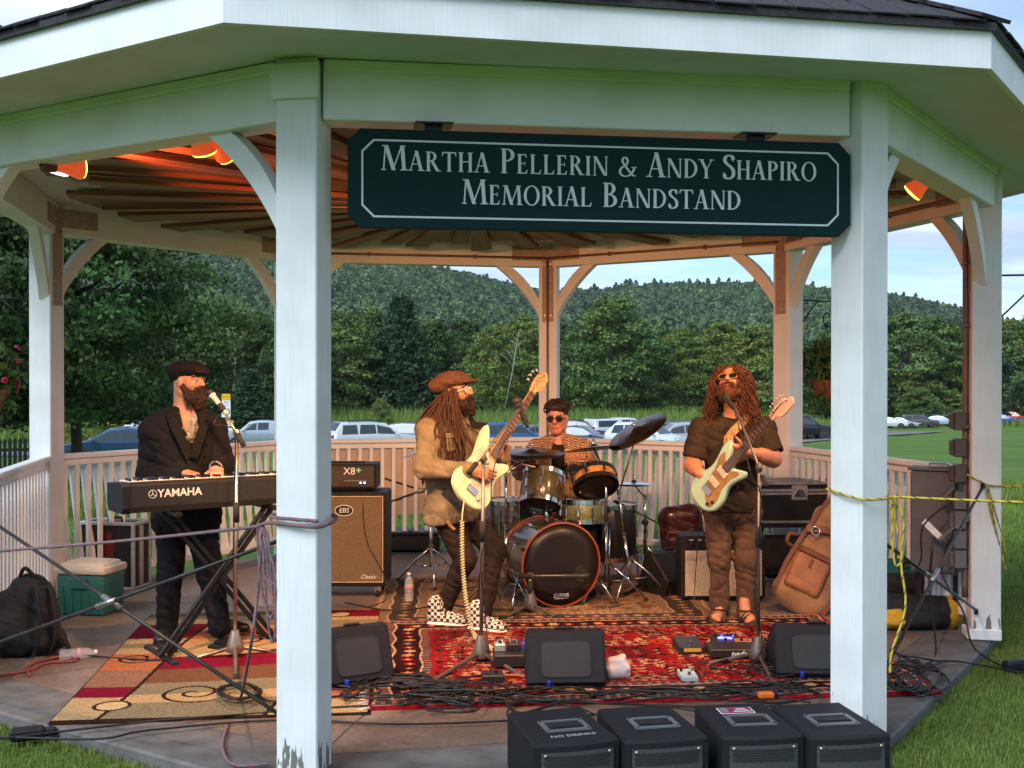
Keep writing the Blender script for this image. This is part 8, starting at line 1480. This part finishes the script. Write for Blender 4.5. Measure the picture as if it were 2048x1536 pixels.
rope('rope', 'grey and red rope wound round the front left post with a hanging bundle', [on(522, 1050), pc+M1 @ v3((S/2+.01, -S/2-.01, hz)), pc+M1 @ v3((S/2+.012, S/2+.01, hz-.012)), pc+M1 @ v3((-S/2-.01, S/2+.012, hz+.01)), pc+M1 @ v3((-S/2-.01, -S/2-.01, hz+.02)), pc+M1 @ v3((S/2+.012, -S/2-.01, hz+.025)), pc+M1 @ v3((S/2+.014, S/2+.012, hz+.012))], .0075, PUR, PUR2)
for i, (dx_, bot) in enumerate(((0, 1285), (13, 1262), (-9, 1236))): q = [on(520+dx_*.3, 1046), on(524+dx_, 1080), on(529+dx_, 1150), on(536+dx_, bot-40), on(546+dx_*.4, bot), on(552-dx_*.2, bot-60), on(538+dx_, 1150), on(530, 1075), on(524, 1048)]; rope('rope', ['longest loop of the grey and red rope bundle beside the front left post', 'second loop of the grey and red rope bundle', 'shortest loop of the grey and red rope bundle', 'inner loop of the grey and red rope bundle'][i], q, .0048, PUR, PUR2, group='loops of the hanging rope bundle')
rope('rope', 'loose end of grey and red rope trailing to the floor by the front left post', [on(524, 1055), on(516, 1180), on(500, 1300), gp(480, 1400, .01), gp(452, 1460, .01), gp(446, 1500, .012), gp(470, 1530, .012), gp(540, 1528, .012)], .007, PUR, PUR2)
rope('rope', 'short red-grey rope lying beside the empty bottle', [gp(-20, 1352, .008), gp(55, 1342, .008), gp(95, 1326, .008), gp(150, 1322, .008), gp(128, 1312, .012), gp(60, 1330, .008), gp(58, 1352, .008)], .008, mat('red_rope', (.22, .06, .06), .8), PUR, strands=False)
M2p = radial(1); pc = v3((*POST[1], 0)); zr = 1.669-(995-754)/FPX*5.15
rope('rope', 'yellow and black rope tied round the front right post', [pc+M2p @ v3((-S/2-.012, -S/2-.01, zr+.03)), pc+M2p @ v3((S/2+.01, -S/2-.01, zr)), pc+M2p @ v3((S/2+.012, S/2+.01, zr)), pc+M2p @ v3((-S/2-.01, S/2+.01, zr+.01)), pc+M2p @ v3((-S/2-.012, -S/2-.008, zr+.03))], .0058, YL1, YL2)
kn = pc+M2p @ v3((S/2+.015, S/2+.012, zr)); rope('rope', 'yellow and black rope stretched right from the front right post', [kn, kn+RTH*.5-Z3*.012+TOW*.1, kn+RTH*1.3-Z3*.015+TOW*.3, kn+RTH*2.2+TOW*.5], .0058, YL1, YL2)
rope('rope', 'loose yellow and black rope end hanging down the front right post', [kn, kn+RTH*.05-Z3*.1, kn+RTH*.04-Z3*.3, kn+RTH*.06-Z3*.5, kn+RTH*.0-Z3*.7, kn+RTH*-.01-Z3*.8], .0058, YL1, YL2); rope('rope', 'small loop of yellow rope hanging below the knot on the front right post', [kn, kn-Z3*.12+RTH*.015, kn-Z3*.27+RTH*.045, kn-Z3*.31+RTH*.015, kn-Z3*.2-RTH*.0, kn], .005, YL1, YL2)
MB_k = MB(); MB_k.ball(kn, .022, 10, (1.4, 1, .8)); o = MB_k.build('knot', YL1, bpy.data.objects['rope'], True); o.parent = None; bpy.data.objects.remove(o)
p7 = v3((*POST[2], 0)); f7 = p7+M2 @ v3((-S/2-.03, -S/2-.012, 1.05)); g7 = p7+M2 @ v3((.0, -S/2-.012, .99)); rope('rope', 'yellow and black rope stretched from the right post out of frame', [f7, g7, p7+M2 @ v3((S/2+.01, -S/2-.01, .98)), p7+RTH*.9+Z3*.95+TOW*.2], .0058, YL1, YL2)
for i, dx_ in enumerate((0, .03)): rope('rope', ['longer yellow rope loop hanging on the right post', 'shorter yellow rope loop hanging on the right post'][i], [g7, g7+RTH*(.03+dx_)-Z3*.2, g7+RTH*(.09+dx_)-Z3*.42, g7+RTH*(.12+dx_*.5)-Z3*(.54-.06*i), g7+RTH*(.06+dx_)-Z3*.3, g7+RTH*.01-Z3*.05], .005, YL1, YL2)
# ================================================================ cables
CBK = mat('black_cable', (.011, .011, .012), .5, var=.2); CORG = mat('orange_cable', (.45, .1, .02), .6); CCR = mat('cream_cable', (.5, .45, .26), .5)
NC = [0]
def cable(label, pts, r=.0055, m=CBK, group='cables lying about the stage', n=7):
    P = spline(pts, n); return tag(MB().tube(P, r, 6).build('cable', m, None, True), label, 'cable', group)
fl = lambda L_, z=.03: [gp(x, y, z+.006*((i*7) % 3)) for i, (x, y) in enumerate(L_)]
cable('black cable along the front edge of the rugs', fl([(-40, 1482), (130, 1462), (330, 1440), (555, 1424), (720, 1412), (1000, 1404), (1300, 1410), (1500, 1418)], .012)); cable('black cable along the front of the slab from the left corner', fl([(-40, 1472), (190, 1478), (300, 1460), (560, 1440), (800, 1448), (1040, 1440), (1240, 1425)], .01)); cable('black cable running to the left corner from the pedal', fl([(165, 1310), (260, 1318), (330, 1318), (350, 1300)], .012)); cable('black cable crossing the beige rug behind the bass player', fl([(690, 1205), (770, 1220), (830, 1218), (890, 1208), (960, 1218), (1060, 1220)], .02))
rr = random.Random(5)
for i in range(13):
    c = (rr.uniform(690, 1000), rr.uniform(1350, 1402)); L_ = []; a0 = rr.uniform(0, 6); n_ = rr.randint(7, 12); w_ = rr.uniform(40, 150)
    for k_ in range(n_): a = a0+k_*rr.uniform(.6, 1.3); L_.append((c[0]+w_*math.cos(a)*rr.uniform(.5, 1.1)+k_*rr.uniform(-8, 14), min(1420, c[1]+w_*.2*math.sin(a)*rr.uniform(.6, 1.2))))
    cable('black cable in the tangle in front of the red rug', fl(L_, .028+.004*(i % 4)), rr.uniform(.0045, .0065), group='tangled black cables at the front of the red rug')
for i in range(7):
    L_ = [(rr.uniform(960, 1030), rr.uniform(1385, 1420))]; y0 = rr.uniform(1372, 1425)
    for k_ in range(7): L_.append((1040+k_*95+rr.uniform(-20, 20), y0+rr.uniform(-14, 14)-(k_*2)))
    cable('black cable running along the front edge of the red rug behind the speakers', fl(L_, .026+.004*(i % 3)), rr.uniform(.0045, .0065), group='cables along the front edge of the red rug')
for i in range(8):
    c = (rr.uniform(1420, 1640), rr.uniform(1318, 1400)); L_ = []; a0 = rr.uniform(0, 6)
    for k_ in range(8): a = a0+k_*rr.uniform(.6, 1.2); L_.append((c[0]+rr.uniform(30, 110)*math.cos(a), min(1418, c[1]+22*math.sin(a))))
    cable('black cable in the loops round the foot of the right microphone stand', fl(L_, .028+.004*(i % 3)), rr.uniform(.004, .006), group='looped cables round the right microphone stand')
for i in range(8):
    c = (rr.uniform(1790, 1850), rr.uniform(1310, 1375)); L_ = []; a0 = rr.uniform(0, 6)
    for k_ in range(8): a = a0+k_*rr.uniform(.7, 1.2); L_.append((c[0]+rr.uniform(25, 70)*math.cos(a), c[1]+26*math.sin(a)))
    cable('black cable in the coil on the concrete by the right-hand corner', fl(L_, .012+.005*(i % 4)), rr.uniform(.005, .007), group='coiled cables at the right-hand corner')
for i in range(6): cable('black cable in the coil at the foot of the keyboard microphone stand', fl([(478+rr.uniform(34, 48)*math.cos(a)+rr.uniform(-3, 3), 1382+rr.uniform(12, 17)*math.sin(a)) for a in np.linspace(i, i+7, 12)], .022+.007*i), .0055, group='coiled cables under the keyboard')
cable('black cable from the coil running right under the front left post', fl([(515, 1388), (540, 1402), (600, 1398), (680, 1392), (760, 1385)], .022)); cable('black microphone cable falling down the keyboard microphone stand', [dp(446, 822, D1), dp(432, 838, D1), dp(430, 850, D1-.02), dp(452, 852, D1-.03), dp(470, 872, D1-.03), dp(468, 1000, D1-.02), dp(467, 1150, D1-.02), dp(473, 1290, D1-.02), gp(480, 1360, .03)], .0035); cable('black microphone cable falling down the bass microphone stand', [dp(1046, 834, D2+.3), dp(1046, 850, D2+.28), dp(1010, 880, D2+.1), dp(985, 950, D2-.02), dp(980, 1050, D2-.03), dp(962, 1120, D2-.03), dp(972, 1250, D2-.02), gp(985, 1345, .03)], .0035); cable('black microphone cable falling down the right microphone stand', [dp(1468, 815, D3+.5), dp(1482, 870, D3+.3), dp(1497, 930, D3), dp(1505, 960, D3-.03), dp(1522, 1000, D3-.03), dp(1510, 1200, D3-.03), dp(1525, 1290, D3-.03), gp(1490, 1345, .03)], .0035)
cable('thin black guitar cable hanging from the seafoam guitar', [dp(1416, 1000, 7.6), dp(1400, 1040, 7.62), dp(1393, 1120, 7.65), dp(1388, 1200, 7.6), gp(1386, 1262, .02), gp(1372, 1310, .03), gp(1400, 1335, .03)], .0035); cable('black speaker cable hanging in front of the brown grille', [dp(727, 990, 8.62), dp(727, 1040, 8.6), dp(735, 1085, 8.58), dp(758, 1130, 8.58), dp(772, 1160, 8.6), gp(770, 1200, .02), gp(730, 1215, .02)], .004); cable('thin orange cable over the red rug by the left monitor', fl([(770, 1345), (800, 1362), (850, 1370), (1000, 1352), (1062, 1352)], .03), .004, CORG)
cable('black cable from the outlet boxes to the grass', [pf-u2*.1+Z3*.62, pf-u2*.14+Z3*.4, pf-u2*.05-t2_*.2+Z3*.2, gp(1945, 1290, .02), gp(1990, 1325, -.03), gp(2060, 1350, -.04)], .006); cable('black cable looping from an outlet box cover', [pf-u2*.12+Z3*.84, pf-u2*.26+Z3*.7, pf-u2*.27+Z3*.5, pf-u2*.3+Z3*.42], .006); cable('black cable across the concrete at the right corner', fl([(1780, 1300), (1850, 1330), (1900, 1322), (1960, 1330), (2040, 1345)], .01), .006); cable('black cable hanging to the floor by the duffel bag', [pf-u2*.2+Z3*.55, pf-u2*.22+Z3*.3, gp(1872, 1300, .01), gp(1850, 1330, .012), gp(1800, 1350, .012)], .006)
H = [JB(928, 1003, .42), JB(925, 1025, .44), JB(924, 1042, .44)]; tt = thing('coiled_cable', 'cream coiled instrument cable hanging from the bass guitar', 'cable', H[-1]); MB().tube(spline(H, 5), .005, 7).build('lead', CCR, tt, True); path = spline([JB(924, 1042, .44), JB(925, 1120, .48), JB(932, 1200, .52), gp(948, 1268, .06), gp(985, 1298, .03), gp(1005, 1302, .02), gp(985, 1312, .025)], 30); L_ = [0]
for a, b in zip(path[:-1], path[1:]): L_.append(L_[-1]+np.linalg.norm(b-a))
m = int(L_[-1]/.0021); S_ = np.interp(np.linspace(0, L_[-1], m), L_, np.arange(len(path))); Q = []
for k_ in range(m):
    i = min(int(S_[k_]), len(path)-2); f = S_[k_]-i; p = path[i]*(1-f)+path[i+1]*f; d = unit(path[i+1]-path[i]); M = frame(d, FWH); a = k_*.75; Q.append(p+M @ v3((math.cos(a), math.sin(a), 0))*.0115)
MB().tube(Q, .0045, 5).build('coil', CCR, tt, True)
for px, py, lb in ((55, 1482, 'black waterproof plug box on the grass at the left corner'), (2030, 1342, 'black plug splitter on the grass at the right corner')):
    g = gp(px, py, -.05); t = thing('plug_box', lb, 'plug', g, .2); bl(MB().rbox((0, 0, .035), (.16, .07, .06), .015), 'housing', BLACKP, t); bl(MB().rbox((.1, 0, .035), (.06, .04, .04), .01), 'plug', BLACKP, t)
# ================================================================ pedals and small things on the red rug
def pedal(px, py, ang, w, d, h, m, label, lights=None, knobs=3, lab=None):
    t = at('effects_pedal', label, 'effects pedal', px, py, ang, .022); bl(MB().prism([(0, 0), (d, 0), (d, h), (0, h*.6)], w, (-w/2, 0, 0), SIDEM, bev=.004), 'case', m, t)
    for i in range(knobs): bl(MB().cyl((-w*.32+w*.64*i/max(1, knobs-1), d*.75, h*.85), (-w*.32+w*.64*i/max(1, knobs-1), d*.75, h*.9+.018), .008, 8), 'knob', CHROME if i % 2 else BLACKP, t, True, 40)
    bl(MB().cyl((0, d*.25, h*.7), (0, d*.25, h*.7+.02), .01, 10), 'foot_switch', CHROME, t, True, 40)
    if lights: bl(MB().box((0, d*.55, h*.87), (w*.5, .012, .012)), 'display', mat('pedal_light_%s' % lights, {'blue': (.1, .1, 1), 'amber': (.8, .5, .1)}[lights], .4, var=0, emit={'blue': (.08, .1, 1), 'amber': (1, .55, .1)}[lights], estr=4 if lights == 'blue' else .3), t)
    if lab: bl(MB().box((0, -.001, h*.4), (w*.7, .003, h*.35)), 'label_plate', lab, t)
    return t
PK, PSV, PWD = mat('pedal_black', (.018, .017, .017), .4, var=.2), mat('pedal_silver', (.42, .42, .43), .35, .6, var=.2), mat('pedal_wood', (.3, .1, .035), .5, var=.2, scale=9)
pedal(1385, 1308, .1, .15, .2, .06, PK, 'black treadle pedal with yellow label on the red rug', None, 0, mat('brass_label', (.45, .28, .04), .4)); pedal(1452, 1298, -.1, .17, .15, .055, PK, 'black pedal with glowing blue lights on the red rug', 'blue', 4); pedal(1512, 1308, -.05, .22, .14, .06, PWD, 'orange wooden pedal beside the right microphone stand', None, 5); pedal(1381, 1362, .1, .09, .12, .035, mat('pedal_pale', (.3, .42, .45), .4), 'small pale blue pedal in front of the yellow-labelled pedal', None, 2)
t = at('pedal_board', 'black pedal board with white lettering at the feet of the guitarist', 'pedal board', 1492, 1318, 0, .02); bl(MB().rbox((0, .1, .03), (.42, .2, .05), .006), 'frame', PK, t); put_text('lettering', 'pedaltrain', .052, (0.02, -.0025, .03), (1, 0, 0), (0, 0, 1), WHT, t, local=True, depth=.0006, bold=.001)
t = at('pedal_board', 'small pedal board of knobs and switches beside the middle floor monitor', 'pedal board', 1030, 1338, .05, .02); bl(MB().rbox((0, .1, .045), (.24, .22, .07), .006), 'frame', PK, t)
for i in range(3):
    x = -.08+.08*i; b_ = bl(MB().rbox((x, .13, .1), (.065, .1, .045), .006), 'pedal', (PSV, PK, mat('pedal_blue', (.02, .06, .3), .4))[i], t)
    for s_ in (-.018, .018): bl(MB().cyl((x+s_, .15, .12), (x+s_, .15, .145), .009, 8), 'knob', CHROME, b_, True, 40)
    bl(MB().cyl((x, .1, .12), (x, .1, .135), .01, 8), 'foot_switch', CHROME, b_, True, 40)
t = at('di_box', 'small flat black box on the red rug under the middle microphone stand', 'box', 985, 1366, .05, .02); bl(MB().rbox((0, .05, .022), (.12, .12, .04), .005), 'case', PK, t); bl(MB().cyl((.02, .05, .042), (.02, .05, .055), .008, 8), 'knob', BLACKP, t)
p = gp(1232, 1358, .02); t = thing('towel', 'crumpled white towel on the red rug beside the middle monitor', 'towel', p); R2 = lambda x, y, z: p+RTH*x+FWH*y+Z3*z; sd = SDF(.006, .03); Mt = np.stack([unit(RTH+FWH*.3), unit(FWH-RTH*.3), Z3], 1); sd.box(R2(.005, .05, .035), (.068, .055, .036), Mt, .02); sd.box(R2(.012, .045, .07), (.05, .042, .04), np.stack([unit(RTH*.95-FWH*.2+Z3*.25), unit(FWH+RTH*.2), unit(Z3-RTH*.25)], 1), .015); sdf_obj(sd, 'cloth', mat('white_terry', (.66, .6, .62), .95, var=.06, bump=.8, bscale=400), t, lambda P: .0035*vnoise(P, 60)+.004*np.abs(vnoise(P, 30, 3))-.002)
t = at('plug_adaptor', 'orange plug adaptor among the cables before the right monitor', 'plug', 1532, 1398, .1, .03); bl(MB().rbox((0, 0, .02), (.085, .045, .035), .01), 'body', mat('orange_plastic', (.6, .13, .015), .5), t); bl(MB().rbox((.05, 0, .02), (.03, .03, .025), .006), 'plug', BLACKP, t)
t = thing('warning_tag', 'white paper tag on the cable beside the outlet boxes', 'tag', pf-u2*.2+Z3*.68); MB().rbox(pf-u2*.2+Z3*.68, (.04, .004, .16), .001, frame(unit(Z3*.8-u2*-.5), t2_) if False else np.stack([unit(u2*.7+Z3*.7), t2_, unit(Z3*.7-u2*.7)], 1) @ np.array([[1, 0, 0], [0, 1, 0], [0, 0, 1]])).build('paper', mat('paper', (.75, .74, .72), .7), t)

# ================================================================ evening air
hz_ = MB().box((60, 480, 62), (3000, 1080, 146)).build('haze', None, None, world=False); hm_ = bpy.data.materials.new('evening_air'); hm_.use_nodes = True; hn = hm_.node_tree; hn.nodes.remove(hn.nodes['Principled BSDF']); pv = hn.nodes.new('ShaderNodeVolumePrincipled'); pv.inputs['Density'].default_value = .00006; pv.inputs['Color'].default_value = (.8, .88, 1, 1); hn.links.new(pv.outputs[0], hn.nodes['Material Output'].inputs['Volume']); hz_.data.materials.append(hm_); tag(hz_, 'thin bluish evening air between the stage and the hills', 'haze', kind='stuff')
